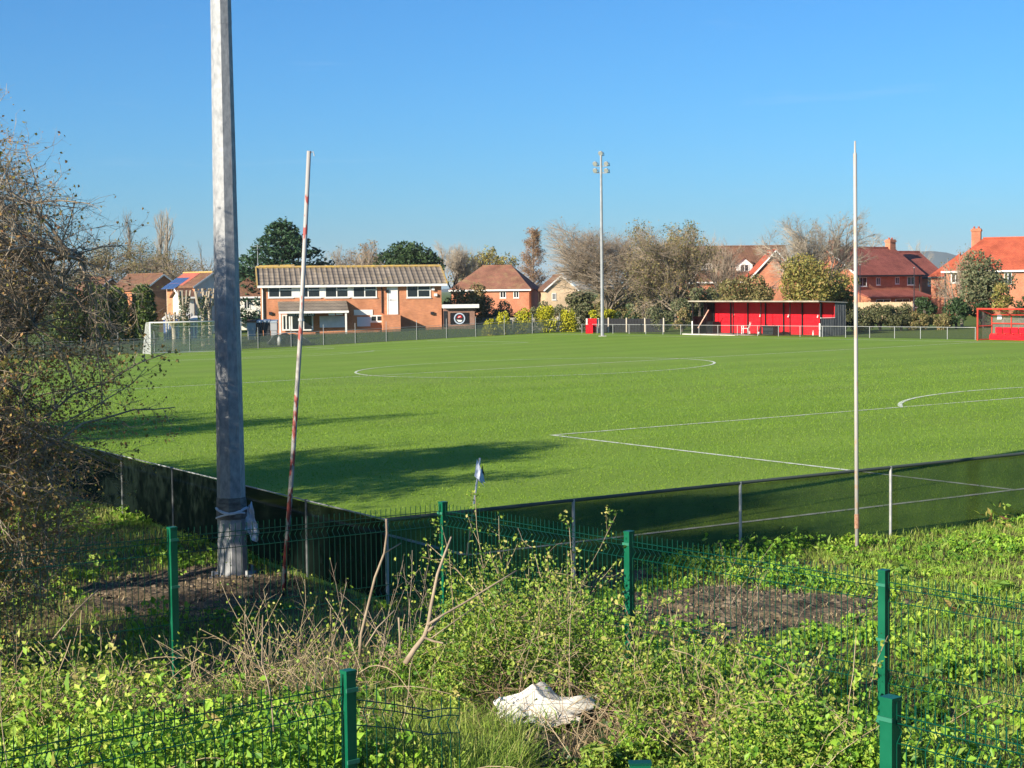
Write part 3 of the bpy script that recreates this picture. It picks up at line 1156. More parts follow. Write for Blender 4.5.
def lamp_head(root, c, aim, s=1.0, tilt=-0.5):
    """bowl floodlight: round back shell, front ring with glass, bracket"""
    h = thing('lamp', None, None, c)
    h.parent = root
    a = math.atan2(aim[1], aim[0])
    h.rotation_euler = (0, -tilt, a)
    pale = M.setdefault('lampshell', mat('lamp_shell', (0.3, 0.3, 0.3), 0.4, 0.3, col2=(0.42, 0.42, 0.41), scale=3))      # local +X is the beam
    prof = [(-0.20, 0.05), (-0.17, 0.13), (-0.06, 0.20), (0.10, 0.26), (0.16, 0.27), (0.16, 0.25)]
    mb = MB()
    mb.tube([(x * s, 0, 0) for x, _ in prof], [r * s for _, r in prof], 14)
    mb.build('housing', pale, h, smooth=True)
    MB().tube([(0.125 * s, 0, 0), (0.165 * s, 0, 0)], 0.24 * s, 14).build('lens', M['lens'], h)
    MB().box(-0.1 * s, 0.02 * s, -0.29 * s, -0.27 * s, -0.3 * s, 0.05 * s).box(-0.1 * s, 0.02 * s, 0.27 * s, 0.29 * s, -0.3 * s, 0.05 * s).box(-0.1 * s, 0.02 * s, -0.29 * s, 0.29 * s, -0.33 * s, -0.3 * s).build('bracket', M['galv'], h)
    return h


LAMPS = [(0, 0.0), (-0.72, -0.75), (0.72, -0.75), (-0.72, -1.42), (0.72, -1.42)]


def lamp_gantry(root, H, side, aim, s=1.0):
    sx = np.array([side[0], side[1], 0])
    mb = MB()
    for zz in (LAMPS[1][1] - 0.3 * s, LAMPS[3][1] - 0.3 * s):
        mb.bar(np.array([0, 0, H + zz]) - sx * abs(LAMPS[1][0]), np.array([0, 0, H + zz]) + sx * abs(LAMPS[1][0]), 0.07)
    mb.build('crossarm', M['galv'], root)
    for k, z in LAMPS:
        lamp_head(root, sx * k + np.array([0, 0, H + z + (0.25 if k == 0 else 0)]), aim, s)


pm = gnd(233, 577)
mast = thing('floodlight_mast', 'tall grey octagonal steel mast in front of the corner, running out of the top', 'floodlight', (pm[0], pm[1], gz(pm[0], pm[1])))
octagon_mast(mast, 14.6, 0.212, 0.085, [3.55, 5.62, 7.86, 11.2], mast_mat(), rad(-6))
MB().tube([(0, 0, 0.86), (0, 0, 0.90), (0, 0, 1.10), (0, 0, 1.17)], [0.213, 0.221, 0.219, 0.208], 8, cap=False).build('wrap_band', mat('dark_wrap_tape', (0.07, 0.065, 0.06), 0.7, col2=(0.2, 0.19, 0.17), scale=6, stretch=(1, 1, 3)), mast)
mb = MB().box(-0.3, 0.3, -0.3, 0.3, 0.01, 0.05)
for sx in (-0.24, 0.24):
    for sy in (-0.24, 0.24):
        mb.tube([(sx, sy, 0.05), (sx, sy, 0.14)], 0.022, 6)
mb.build('base_plate', M['galv'], mast)
lamp_gantry(mast, 14.4, (0.85, -0.5), (EU[0] * 0.6 + EV[0] * 0.6, EU[1] * 0.6 + EV[1] * 0.6))


def crumple(name, m, cx, cy, cz, w, h, d, seed, vertical=False, fold=1.0, n=40, parent=None):
    """crumpled sheet: a thick folded cloth with ridges"""
    rng = np.random.default_rng(seed)
    g = np.linspace(-1, 1, n)
    X, Y = np.meshgrid(g, g)
    Z = np.zeros_like(X)
    for k in range(9):
        a = rng.random() * math.pi
        f = rng.uniform(1.5, 6) * fold
        ph = rng.random() * 6
        Z += np.abs(np.sin((X * math.cos(a) + Y * math.sin(a)) * f + ph + 0.6 * np.sin(3 * X + k))) / (0.8 + 0.35 * f)
    Z = Z / Z.max()
    an = np.arctan2(Y, X)
    edge = 1 + 0.13 * np.sin(3 * an + seed) + 0.1 * np.sin(5 * an + 2 * seed) + 0.05 * np.sin(11 * an)
    r = np.maximum(np.abs(X), np.abs(Y))
    rr = np.sqrt(X ** 2 + Y ** 2) + 1e-6
    X, Y = X * (r / rr) ** 0.7 * edge, Y * (r / rr) ** 0.7 * edge
    return X, Y, Z, r


# torn white plastic sheet caught on the mast
X, Y, Z, r = crumple('', None, 0, 0, 0, 1, 1, 1, 4)
n = X.shape[0]
pt = at(250, 522, pm[1] - 0.05)
V = np.stack([pt[0] + X * 0.105 * (1 - 0.35 * Y), pt[1] + (Z - 0.5) * 0.16, pt[2] + 0.0 + Y * 0.25 - 0.05 * X], -1).reshape(-1, 3)
i, j = np.meshgrid(np.arange(n - 1), np.arange(n - 1))
a = (j * n + i).ravel()
Fg = np.stack([a, a + 1, a + n + 1, a + n], 1)
M['plastic'] = mat('white_plastic_film', (0.7, 0.73, 0.78), 0.35, col2=(0.5, 0.54, 0.6), scale=9)
tag(np_mesh('plastic_sheet', V, Fg, M['plastic'], smooth=True, loc=(pt[0], pt[1], pt[2] - 0.25)), 'torn white plastic sheet caught beside the foot of the near mast', 'plastic sheet')
# strips of pale tape round the mast just above the sheet
mb = MB()
zc = pt[2] - mast.location.z
mb.tube([(0.215 * math.cos(t), 0.215 * math.sin(t), zc + 0.17 + 0.03 * math.sin(2.3 * t)) for t in np.linspace(0, 6.28, 26)], 0.02, 5)
mb.tube([(0.217 * math.cos(t), 0.217 * math.sin(t), zc + 0.10 + 0.05 * math.sin(1.3 * t + 1)) for t in np.linspace(2.6, 5.9, 18)], 0.014, 5)
mb.build('tape_strips', M['plastic'], mast)


def pole_mat(name, red_z, rust):
    m = bpy.data.materials.new(name)
    m.use_nodes = True
    nt = m.node_tree
    b = nt.nodes['Principled BSDF']
    b.inputs['Roughness'].default_value = 0.55
    tc = nt.nodes.new('ShaderNodeTexCoord')
    sp = nt.nodes.new('ShaderNodeSeparateXYZ')
    nt.links.new(tc.outputs['Object'], sp.inputs[0])
    mp = nt.nodes.new('ShaderNodeMapping')
    mp.inputs['Scale'].default_value = (6, 6, 2.2)
    nt.links.new(tc.outputs['Object'], mp.inputs['Vector'])
    n = nt.nodes.new('ShaderNodeTexNoise')
    n.inputs['Scale'].default_value = 2.2
    n.inputs['Detail'].default_value = 5
    nt.links.new(mp.outputs['Vector'], n.inputs['Vector'])
    # peeling red undercoat, more of it low down
    mr = nt.nodes.new('ShaderNodeMapRange')
    mr.inputs[1].default_value = 0.0
    mr.inputs[2].default_value = red_z
    mr.inputs[3].default_value = 0.095
    mr.inputs[4].default_value = -0.04
    nt.links.new(sp.outputs[2], mr.inputs[0])
    ad = nt.nodes.new('ShaderNodeMath')
    nt.links.new(n.outputs['Fac'], ad.inputs[0])
    nt.links.new(mr.outputs[0], ad.inputs[1])
    st = nt.nodes.new('ShaderNodeMapRange')
    st.inputs[1].default_value = 0.53
    st.inputs[2].default_value = 0.57
    nt.links.new(ad.outputs[0], st.inputs[0])
    mx = nt.nodes.new('ShaderNodeMix')
    mx.data_type = 'RGBA'
    nt.links.new(st.outputs[0], mx.inputs[0])
    mx.inputs[6].default_value = (0.36, 0.345, 0.32, 1)
    mx.inputs[7].default_value = (*rust, 1)
    nt.links.new(mx.outputs[2], b.inputs['Base Color'])
    return m


pl = gnd(283, 592)
tl = at(309, 151, pl[1] + 0.1)
zb = gz(pl[0], pl[1])
o = thing('net_pole', 'leaning white and red pole with peeling paint beside the near mast', 'pole', (pl[0], pl[1], zb), group='tall ball net poles')
d = tl - np.array([pl[0], pl[1], zb])
MB().tube([-0.05 * d, d * 0.3 + np.array([0.025, 0, 0]), d * 0.6 + np.array([0.03, 0, 0]), d], [0.034, 0.032, 0.031, 0.029], 10).build('shaft', pole_mat('peeling_red_white', 3.2, (0.33, 0.07, 0.055)), o, smooth=True)
MB().tube([d * 0.995, d * 0.995 + np.array([0.06, 0, 0.02]), d * 0.99 + np.array([0.075, 0, -0.01])], 0.008, 6).build('hook', M['galv'], o)
MB().tube([d * 0.62 - d * 0.003 + np.array([0.029, 0, 0]), d * 0.62 + d * 0.003 + np.array([0.029, 0, 0])], 0.042, 10).build('collar', M['galv'], o)
pr = gnd(857, 551)
tr_ = at(855, 141, pr[1])
zb = gz(pr[0], pr[1])
o = thing('net_pole', 'upright slim white pole with a rusty collar on the right', 'pole', (pr[0], pr[1], zb), group='tall ball net poles')
d = tr_ - np.array([pr[0], pr[1], zb])
MB().tube([-0.04 * d, d * 0.4, d * 0.97, d * 0.972, d], [0.031, 0.030, 0.027, 0.016, 0.014], 10).build('shaft', pole_mat('weathered_white', 1.0, (0.4, 0.3, 0.22)), o, smooth=True)
MB().tube([d * 0.06, d * 0.095], 0.036, 10).build('collar', mat('rusty_collar', (0.22, 0.10, 0.055), 0.8, col2=(0.4, 0.25, 0.17), scale=20), o)

# corner flag
c = uv(0, 0)
o = thing('corner_flag', 'leaning corner flag with a small white and black cloth', 'corner flag', c)
tip = at(480, 458, c[1]) - c
MB().tube([(0, 0, -0.1), tip], [0.017, 0.014], 8).build('pole', M['white'], o, smooth=True)


def hang_cloth(name, m, top, w0, L, side, seed, parent, phase=0.0):
    n = 12
    rng = np.random.default_rng(seed)
    V = []
    t = tip / np.linalg.norm(tip)
    for jj in range(n):
        for ii in range(n):
            a_, b_ = ii / (n - 1), jj / (n - 1)
            p = top - t * (b_ * L)
            wx = w0 * a_ * (0.55 + 0.6 * b_)
            V.append(p + np.array([wx * side + 0.0, 0.07 * math.sin(a_ * 7 + phase + b_ * 2) * (0.3 + a_), -0.18 * a_ * (1 - 0.4 * b_)]))
    F = [(jj * n + ii, jj * n + ii + 1, (jj + 1) * n + ii + 1, (jj + 1) * n + ii) for jj in range(n - 1) for ii in range(n - 1)]
    return np_mesh(name, V, np.array(F), m, parent, smooth=True)


M['flagcloth'] = mat('flag_cloth', (0.6, 0.66, 0.78), 0.7, col2=(0.72, 0.75, 0.8), scale=6)
hang_cloth('flag', M['flagcloth'], tip * 0.995 + np.array([-0.045, -0.05, 0]), 0.14, 0.27, 1, 1, o)
hang_cloth('flag_tail', M['black'], tip * 0.93 + np.array([0.05, 0.03, 0.0]), 0.06, 0.10, 1, 2, o, 1.3)
hang_cloth('flag_hem', M['flagcloth'], tip * 0.84 + np.array([0.03, -0.02, 0.02]), 0.085, 0.12, 1, 3, o, 2.2)


# ------------------------------------------------------------------ green welded-mesh fences
def panel_arrays(a, b, H, sp=0.055, r=0.0035, sag=None, trim0=0.04):
    """one welded panel between two tops (world coordinates), V-folded, barbed top"""
    a, b = np.asarray(a, float), np.asarray(b, float)
    L = np.linalg.norm((b - a)[:2])
    t = np.array([(b - a)[0], (b - a)[1], 0]) / L
    nn = np.array([-t[1], t[0], 0])
    n = int((L - 2 * trim0) / sp)
    s = np.linspace(trim0, L - trim0, n)
    zt = a[2] + (b[2] - a[2]) * s / L
    folds = [0.08, 0.68, 1.28, H - 0.12]
    prof = [(-0.03, 0), (0.04, 0)]
    for f in folds:
        prof += [(f, 0.0), (f + 0.05, 0.04), (f + 0.1, 0.0)]
    prof = [p for p in prof if p[0] <= H]
    P = np.array([[a + t * s_ + np.array([0, 0, z_ - a[2] - p[0]]) + nn * p[1] for p in prof] for s_, z_ in zip(s, zt)])
    if sag is not None:
        P = sag(P, s / L)
    parts = [batch_tubes(P, np.full(P.shape[:2], r), 3)]
    for k, p in enumerate(prof):
        if k == 0 or abs(p[1]) > 0.02:
            continue
        Q = P[:, k, :][None]
        parts.append(batch_tubes(Q[:, ::4] if Q.shape[1] > 8 else Q, np.full(Q[:, ::4].shape[:2], r * 1.15), 3))
        e = Q[:, -5:, :]
        parts.append(batch_tubes(e, np.full(e.shape[:2], r * 1.15), 3))
    return merge(parts)


def green_fence(label, tops, H=2.0, group='green mesh fence runs', panels=None, sag=None, posts=None, post_w=0.062):
    """tops: list of post tops (world); one thing with post and panel children"""
    base = np.array([tops[0][0], tops[0][1], gz(tops[0][0], tops[0][1])])
    o = thing('mesh_fence', label, 'fence', base, group=group)
    for k, p in enumerate(tops):
        if posts is not None and k not in posts:
            continue
        q = np.asarray(p) - base
        zlow = gz(p[0], p[1]) - base[2] - 0.3
        k2 = min(k, len(tops) - 2)
        dd = np.asarray(tops[k2 + 1]) - np.asarray(tops[k2])
        an = math.atan2(dd[1], dd[0])
        mb = MB()
        w = post_w / 2
        mb.box(-w, w, -w, w, zlow, q[2] + 0.0)
        mb.box(-w - 0.003, w + 0.003, -w - 0.003, w + 0.003, q[2] + 0.001, q[2] + 0.018)
        c_, s_ = math.cos(an), math.sin(an)
        V = np.vstack(mb.v)
        V = np.stack([V[:, 0] * c_ - V[:, 1] * s_ + q[0], V[:, 0] * s_ + V[:, 1] * c_ + q[1], V[:, 2]], 1)
        po = np_mesh('post', V, np.array(mb.q), M['green'], o)
        for zz in (-0.1, -0.5, -1.1):
            cl = MB()
            cl.box(-w - 0.008, w + 0.008, -w - 0.012, -w - 0.002, q[2] + zz, q[2] + zz + 0.022)
            V = np.vstack(cl.v)
            V = np.stack([V[:, 0] * c_ - V[:, 1] * s_ + q[0], V[:, 0] * s_ + V[:, 1] * c_ + q[1], V[:, 2]], 1)
            np_mesh('clamp', V, np.array(cl.q), M['clampgreen'], po)
    for k in range(len(tops) - 1):
        if panels is not None and k not in panels:
            continue
        a, b = np.asarray(tops[k]) - base, np.asarray(tops[k + 1]) - base
        V, Q = panel_arrays(a - (0, 0, 0.03), b - (0, 0, 0.03), H)
        np_mesh('mesh_panel', V, Q, M['greenwire'], o)
    if sag:
        V, Q = panel_arrays(np.asarray(sag[0]) - base, np.asarray(sag[1]) - base, sag[2], sag=sag[3])
        np_mesh('bent_panel', V, Q, M['greenwire'], o)
    return o


M['clampgreen'] = mat('clamp_green', (0.03, 0.16, 0.10), 0.35)
T172, T443, T629, T884 = at(172, 529, 13.9), at(443, 503.5, 15.7), at(629, 533, 13.8), at(884, 572, 11.9)


def beyond(a, b):
    return b + (b - a)


green_fence('dark green mesh fence behind the brambles, its corner post left of the corner flag', [beyond(T443, T172), T172, T443, T629, T884, beyond(T629, T884)])
TA = at(348, 673, 9.05)
TA2 = TA + np.array([-1.95, -1.62, 0.0])
TB = at(890.5, 700, 8.15)
TB2 = TB + np.array([1.62, -1.95, -0.02])


def sag_fn(P, s):
    P = P.copy()
    w = np.sin(s * 1.25)[:, None]
    P[..., 2] -= 0.22 * sstep(0, 1, s)[:, None] * 1.0
    P[..., 1] += 0.25 * w + 0.12 * np.sin(s * 9)[:, None] * np.linspace(1, 0, P.shape[1])[None]
    return P


green_fence('near green mesh fence at the bottom left, ending at the post left of the sack', [TA2, TA], group='green mesh fence runs', sag=(TA - (0, 0, 0.13), TA + np.array([0.62, 0.42, -0.13]), 1.0, sag_fn))
green_fence('near green mesh fence in the bottom right corner, starting beside the lower post', [TB, TB2], group='green mesh fence runs', post_w=0.075)
# sawn-off post between the two near fences
TS = at(640, 764, 8.6)
o = thing('fence_stub', 'short green post stub in the dirt at the bottom edge', 'post', (TS[0], TS[1], gz(TS[0], TS[1]) - 0.1))
MB().box(-0.055, 0.055, -0.03, 0.03, 0, TS[2] - o.location.z).build('post', M['green'], o)
MB().box(-0.06, 0.06, -0.034, 0.034, TS[2] - o.location.z + 0.001, TS[2] - o.location.z + 0.012).build('cap', M['greenwire'], o)


# ------------------------------------------------------------------ pitch-side rails and netting
def rail_fence(label, pts, H, post_sp, net, post_r=0.022, rail_r=0.02, name='netting_fence', group=None, net_top=None, post_top=None, post_m=None, rail=True, net_low=0.03, offs=0.0, cat='fence', stations=None, rail_m=None):
    """pts: two uv points; posts every post_sp, a top rail and a net sheet"""
    a, b = np.array(pts[0], float), np.array(pts[1], float)
    L = np.linalg.norm(b - a)
    base = uv(*a)
    o = thing(name, label, cat, base, group=group)
    n = int(L / post_sp)
    S = [min(L, offs + k * post_sp) for k in range(n + 1) if offs + k * post_sp <= L + 0.01]
    if stations:
        S = [s for s in stations if s <= L]
    P = [uv(*(a + (b - a) * s / L)) - base for s in S]
    ptop = post_top or H
    for k, p in enumerate(P):
        q = MB().tube([p + (0, 0, -0.15), p + (0, 0, ptop)], post_r, 8)
        q.tube([p + (0, 0, ptop - 0.02), p + (0, 0, ptop + 0.018)], post_r * 1.25, 8)
        q.build('post', post_m or M['galvlow'], o, smooth=False)
    nseg = max(2, int(L / 1.2))
    G = [uv(*(a + (b - a) * s / nseg)) - base for s in range(nseg + 1)]
    if rail:
        MB().tube([g + (0, 0, H) for g in G], rail_r, 7).build('rail', rail_m or post_m or M['galvlow'], o, smooth=True)
    if net:
        nt_ = (net_top or H) - 0.02
        off = np.array([0, 0.012, 0])
        V = np.array([g + off + (0, 0, z + (0.012 * math.sin(k * 2.1) if z > 0.5 else 0)) for z in (net_low, nt_ * 0.5, nt_) for k, g in enumerate(G)])
        m_ = nseg + 1
        F = np.array([(r * m_ + k, r * m_ + k + 1, (r + 1) * m_ + k + 1, (r + 1) * m_ + k) for r in range(2) for k in range(nseg)])
        np_mesh('netting', V, F, net, o)
    return o


UO, VO = -2.68, -2.78
M['railnet'] = mat('net_covered_rail', (0.06, 0.075, 0.065), 0.7)
M['postdull'] = mat('dull_post', (0.14, 0.15, 0.15), 0.7)
M['railpale'] = mat('pale_thin_rail', (0.33, 0.34, 0.33), 0.6)
rail_fence('dark netted barrier with grey posts between nettles and the goal line', [(UO, VO), (40, VO)], 1.1, 2.66, M['net_right'], group='pitch barriers',
           stations=[0.0] + [u_at(px, VO) - UO for px in (574, 740.5, 890.5, 1026)] + [u_at(1026, VO) - UO + 2.7 * k for k in range(1, 9)], rail_m=M['railnet'], rail_r=0.026)
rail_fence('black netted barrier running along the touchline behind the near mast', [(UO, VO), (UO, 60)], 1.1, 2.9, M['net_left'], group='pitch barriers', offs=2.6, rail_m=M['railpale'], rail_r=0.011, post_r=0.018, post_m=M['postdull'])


# ================================================================== FAR SIDE OF THE PITCH
def run_posts(P0, P1, sp):
    L = math.hypot(P1[0] - P0[0], P1[1] - P0[1])
    return L


# barrier behind the far goal: grey-green netting, posts standing taller than the net
UE = u_at(573, PL + 3.6)
rail_fence('grey netted barrier behind the far goal and before the clubhouse lawn', [(-8, PL + 3.6), (UE, PL + 3.6)], 1.16, 2.9, M['net_far'], net_top=1.06, post_top=1.7, post_r=0.02, rail_r=0.014, group='pitch barriers', post_m=M['grey'])
# pipe rail along the far touchline
UR = PW + 2.6
v_a, v_b, v_c = v_at(582, UR), v_at(976, UR), v_at(1060, UR)
rail_fence('galvanised pipe rail along the far touchline in front of the red stand', [(UR, v_a), (UR, v_b)], 0.78, 2.42, M['net_rail'], name='pipe_rail', net_top=0.74, post_r=0.022, rail_r=0.02, group='pitch barriers')

M['goalwhite'] = mat('goal_white', (0.52, 0.52, 0.5), 0.5)
# ---- far goal
gl = uv(PW / 2 - 3.66, PL)
o = thing('football_goal', 'white football goal with nets at the far left end', 'goal', gl, rz=TH)
ow = 7.32
for x in (0, ow):
    MB().tube([(x, 0, -0.05), (x, 0, 2.44)], 0.06, 10).build('post', M['goalwhite'], o, smooth=True)
MB().tube([(-0.06, 0, 2.44), (ow + 0.06, 0, 2.44)], 0.06, 10).build('crossbar', M['goalwhite'], o, smooth=True)
for x in (0, ow):
    MB().tube([(x, 0.05, 2.44), (x, 0.95, 2.40), (x, 1.05, 2.3), (x, 1.9, 0.04)], 0.028, 7).build('stanchion', M['goalwhite'], o)
MB().tube([(0, 1.9, 0.04), (ow, 1.9, 0.04)], 0.03, 7).build('ground_bar', M['goalwhite'], o)
MB().tube([(0, 1.0, 2.33)] + [(ow * k / 8, 1.0, 2.33 - 0.28 * math.sin(math.pi * k / 8) ** 0.6) for k in range(1, 8)] + [(ow, 1.0, 2.33)], 0.02, 6).build('net_rope', M['goalwhite'], o)
V, F = [], []
for k in range(9):
    x = ow * k / 8
    sg_ = 0.28 * math.sin(math.pi * k / 8) ** 0.6 if 0 < k < 8 else 0
    V += [(x, 0.02, 2.42), (x, 1.0, 2.33 - sg_), (x, 1.9, 0.03)]
for k in range(8):
    for r in range(2):
        F.append((k * 3 + r, k * 3 + 3 + r, k * 3 + 4 + r, k * 3 + 1 + r))
np_mesh('net', V, np.array(F), M['net_goal'], o)
for x in (0, ow):
    np_mesh('side_net', [(x, 0.02, 2.42), (x, 1.0, 2.33), (x, 1.9, 0.03), (x, 0.02, 0.03)], np.array([(0, 1, 2, 3)]), M['net_goalside'], o)

# ---- red spectator stand
US = PW + 3.5
vl, vr = v_at(692, US), v_at(820.5, US)
LS, DS, HS = vl - vr, 2.25, 2.62
P0 = uv(US, vl)
# local x runs along the stand (towards -v), local y to the back (+u)
stand = thing('spectator_stand', 'long red open stand with black posts under a flat white edged roof', 'stand', P0, rz=TH - math.pi / 2)
M['boards_red'] = M['red']
mb = MB()
for k in range(1):
    mb.box(0.06, LS - 0.06, DS - 0.08, DS - 0.02, 0.12, HS - 0.1)
mb.build('back_wall', M['red'], stand)
mb = MB()
for zz in (1.36, 1.0):
    mb.box(0.06, LS - 0.06, DS - 0.115, DS - 0.083, zz, zz + 0.045)
for k in range(1, 15):
    x = LS * k / 15
    mb.box(x - 0.01, x + 0.01, DS - 0.09, DS - 0.081, 0.2, HS - 0.15)
mb.build('wall_battens', M['red'], stand)
for k in range(8):
    x = 0.15 + (LS - 0.3) * k / 7
    MB().box(x - 0.05, x + 0.05, DS - 0.2, DS - 0.12, 0.0, HS - 0.12).build('rear_post', M['black'], stand)
for k in range(5):
    x = 0.06 + (LS - 0.12) * k / 4
    if k in (0, 4):
        MB().box(x - 0.055, x + 0.055, 0.0, 0.11, 0.0, 1.05).box(x - 0.04, x + 0.04, 0.015, 0.095, 1.05, HS - 0.02).build('front_post', M['black'], stand)
for x in (0.06, LS - 0.06):
    MB().box(x - 0.065, x + 0.065, -0.03, -0.004, 0.0, 1.06).build('corner_board', M['white'], stand)
for k in range(5):
    x = 0.9 + (LS - 1.8) * k / 4
    MB().box(x - 0.03, x + 0.03, 0.75, 0.82, 0, HS - 0.03).build('roof_prop', M['black'], stand)
M['corrugated'] = mat('grey_black_sheet', (0.055, 0.058, 0.064), 0.6, col2=(0.11, 0.115, 0.12), scale=3, stretch=(1, 1, 0.3))


def corrugated(x, y0, y1, z0, z1, pitch=0.15):
    mb = MB()
    n = int((y1 - y0) / pitch * 4)
    ys_ = np.linspace(y0, y1, n)
    dx = 0.022 * np.sin(np.arange(n) * math.pi / 2)
    V = [(x + d, y, z) for z in (z0, z1) for y, d in zip(ys_, dx)]
    mb.add(V, [(k, k + 1, n + k + 1, n + k) for k in range(n - 1)])
    V = [(x - 0.03 + d, y, z) for z in (z0, z1) for y, d in zip(ys_, dx)]
    mb.add(V, [(k, k + 1, n + k + 1, n + k) for k in range(n - 1)])
    return mb


corrugated(LS + 0.02, 0.1, 1.35, 0.02, 1.42).build('side_panel', M['corrugated'], stand)
corrugated(LS + 0.02, 1.35, 2.35, 0.02, HS - 0.05).build('side_panel', M['corrugated'], stand)
MB().box(LS - 0.03, LS + 0.06, 0.0, 1.34, 1.43, 1.48).build('panel_cap', M['white'], stand)
MB().box(-0.05, 0.0, 0.1, DS, 0.02, 1.42).box(-0.05, 0.0, 1.2, DS, 1.42, HS - 0.05).build('side_panel', M['black'], stand)
MB().box(LS - 0.08, LS - 0.03, 1.35, DS - 0.1, 0.9, HS - 0.3).build('side_lining', M['red'], stand)
MB().box(0.3, 1.0, 1.3, DS - 0.25, 0.0, 1.0).build('counter', M['black'], stand)
mb = MB()
V = [(-0.12, -0.25, HS), (LS + 0.12, -0.25, HS), (LS + 0.12, DS + 0.2, HS - 0.12), (-0.12, DS + 0.2, HS - 0.12)]
mb.prism(V, (0, 0, 0.07))
mb.build('roof', mat('roof_felt', (0.24, 0.22, 0.2), 0.9, col2=(0.36, 0.34, 0.3), scale=2), stand)
MB().box(-0.13, LS + 0.13, -0.29, -0.253, HS - 0.02, HS + 0.08).build('fascia', mat('fascia_boards', (0.42, 0.38, 0.31), 0.7, col2=(0.24, 0.21, 0.17), scale=1.2), stand)
MB().bar((0.35, 0.35, 0.5), (1.55, 0.5, 1.95), 0.07).build('brace', mat('faded_pink_bar', (0.62, 0.3, 0.22), 0.7, col2=(0.7, 0.48, 0.38), scale=3), stand)
for k in range(4):
    x = 2.7 + k * (LS - 4.2) / 3.35
    MB().box(x - 0.05, x + 0.05, DS - 0.24, DS - 0.2, 1.42, 1.5).box(x - 0.02, x + 0.02, DS - 0.22, DS - 0.12, 1.5, 1.62).build('bracket', M['white'], stand)
MB().box(-0.3, LS * 0.42, -0.75, -0.45, 0.0, 0.08).build('kick_board', M['offwhite'], stand)
MB().box(0.0, LS, 0.05, DS, -0.1, 0.06).build('floor', M['concrete'], stand)


def s2w(x, y):
    v = vl - x
    return uv(US + y, v)


# white garden chair standing in front of the stand's back wall
cp = s2w((741 - 692) / 128.5 * LS, 0.75)
o = thing('garden_chair', 'white plastic garden armchair in front of the red boards', 'chair', (cp[0], cp[1], cp[2] + 0.06), rz=TH - math.pi / 2 - 0.9)
wp = M['white']
for sx in (-0.24, 0.24):
    for sy in (-0.22, 0.24):
        MB().bar((sx * 1.12, sy * 1.15, 0), (sx, sy, 0.42), 0.05).build('leg', wp, o)
MB().box(-0.27, 0.27, -0.26, 0.25, 0.42, 0.455).build('seat', wp, o)
mb = MB()
for k in range(5):
    x = -0.21 + 0.105 * k
    mb.bar((x, 0.25, 0.44), (x * 1.03, 0.40, 0.92 - 0.012 * (k - 2) ** 2), 0.07, 0.02)
mb.bar((-0.25, 0.40, 0.9), (0.25, 0.40, 0.9), 0.03, 0.07)
mb.build('backrest', wp, o)
for sx in (-1, 1):
    MB().bar((sx * 0.28, -0.24, 0.64), (sx * 0.28, 0.32, 0.66), 0.055, 0.03).bar((sx * 0.28, -0.24, 0.44), (sx * 0.28, -0.24, 0.64), 0.045).build('arm', wp, o)
# black tub and ball
cp = s2w((768.5 - 692) / 128.5 * LS, 0.55)
o = thing('storage_tub', 'low black plastic tub standing beside the white chair', 'tub', (cp[0], cp[1], cp[2] + 0.06), rz=TH - math.pi / 2)
mb = MB()
mb.prism([(-0.62, -0.3, 0), (0.62, -0.3, 0), (0.62, 0.3, 0), (-0.62, 0.3, 0)], (0, 0, 0.55))
mb.build('body', M['dark'], o)
MB().box(-0.66, 0.66, -0.34, 0.34, 0.551, 0.64).build('rim', M['black'], o)
MB().bar((-0.6, 0, 0.66), (-0.3, 0, 0.78), 0.04).bar((0.3, 0, 0.78), (0.6, 0, 0.66), 0.04).bar((-0.3, 0, 0.78), (0.3, 0, 0.78), 0.04).build('handle', M['black'], o)
cp = s2w((761 - 692) / 128.5 * LS, 0.1)
o = thing('football', 'small white ball resting against the black tub', 'ball', (cp[0], cp[1], cp[2] + 0.06))
MB().ball((0, 0, 0.11), 0.11).build('ball', M['white'], o, smooth=True)
MB().disc((0, -0.112, 0.11), 0.03, (0, 0.02, 0), 5).build('patch', M['black'], o)
cp = s2w((811 - 692) / 128.5 * LS, 0.3)
o = thing('plastic_bottle', 'tiny pale bottle standing at the right end of the stand', 'bottle', (cp[0], cp[1], cp[2] + 0.06))
MB().tube([(0, 0, 0), (0, 0, 0.24), (0, 0, 0.30), (0, 0, 0.33)], [0.06, 0.06, 0.03, 0.03], 10).build('body', M['white'], o)
MB().tube([(0, 0, 0.331), (0, 0, 0.365)], 0.034, 10).build('cap', M['grey'], o)

# ---- team dugout at the right edge
UD = PW + 1.9
vd = v_at(977.5, UD)
P0 = uv(UD, vd)
dug = thing('team_dugout', 'red framed dugout with clear panels and red seats at the right edge', 'dugout', P0, rz=TH - math.pi / 2)
LD, DD, HD = 6.4, 1.25, 1.98
fr = M['redframe']
for k in range(5):
    x = LD * k / 4
    if k in (0, 4):
        MB().tube([(x, 0, 0), (x, 0, HD)], 0.05, 6).build('front_post', fr, dug)
    MB().tube([(x, DD, 0), (x, DD, HD * 0.8)], 0.035, 6).build('rear_post', fr, dug)
    MB().tube([(x, 0, HD), (x, DD, HD * 0.8)], 0.035, 6).build('rafter', fr, dug)
MB().tube([(-0.05, 0, HD), (LD + 0.05, 0, HD)], 0.055, 6).build('front_beam', fr, dug)
for zz in (HD * 0.8, 1.05):
    MB().tube([(0, DD, zz), (LD, DD, zz)], 0.04, 6).build('rear_beam', fr, dug)
MB().tube([(0, 0, 0.05), (0, DD, 0.05)], 0.035, 6).tube([(0, 0, 0.9), (0, DD, 0.9)], 0.035, 6).build('side_bar', fr, dug)
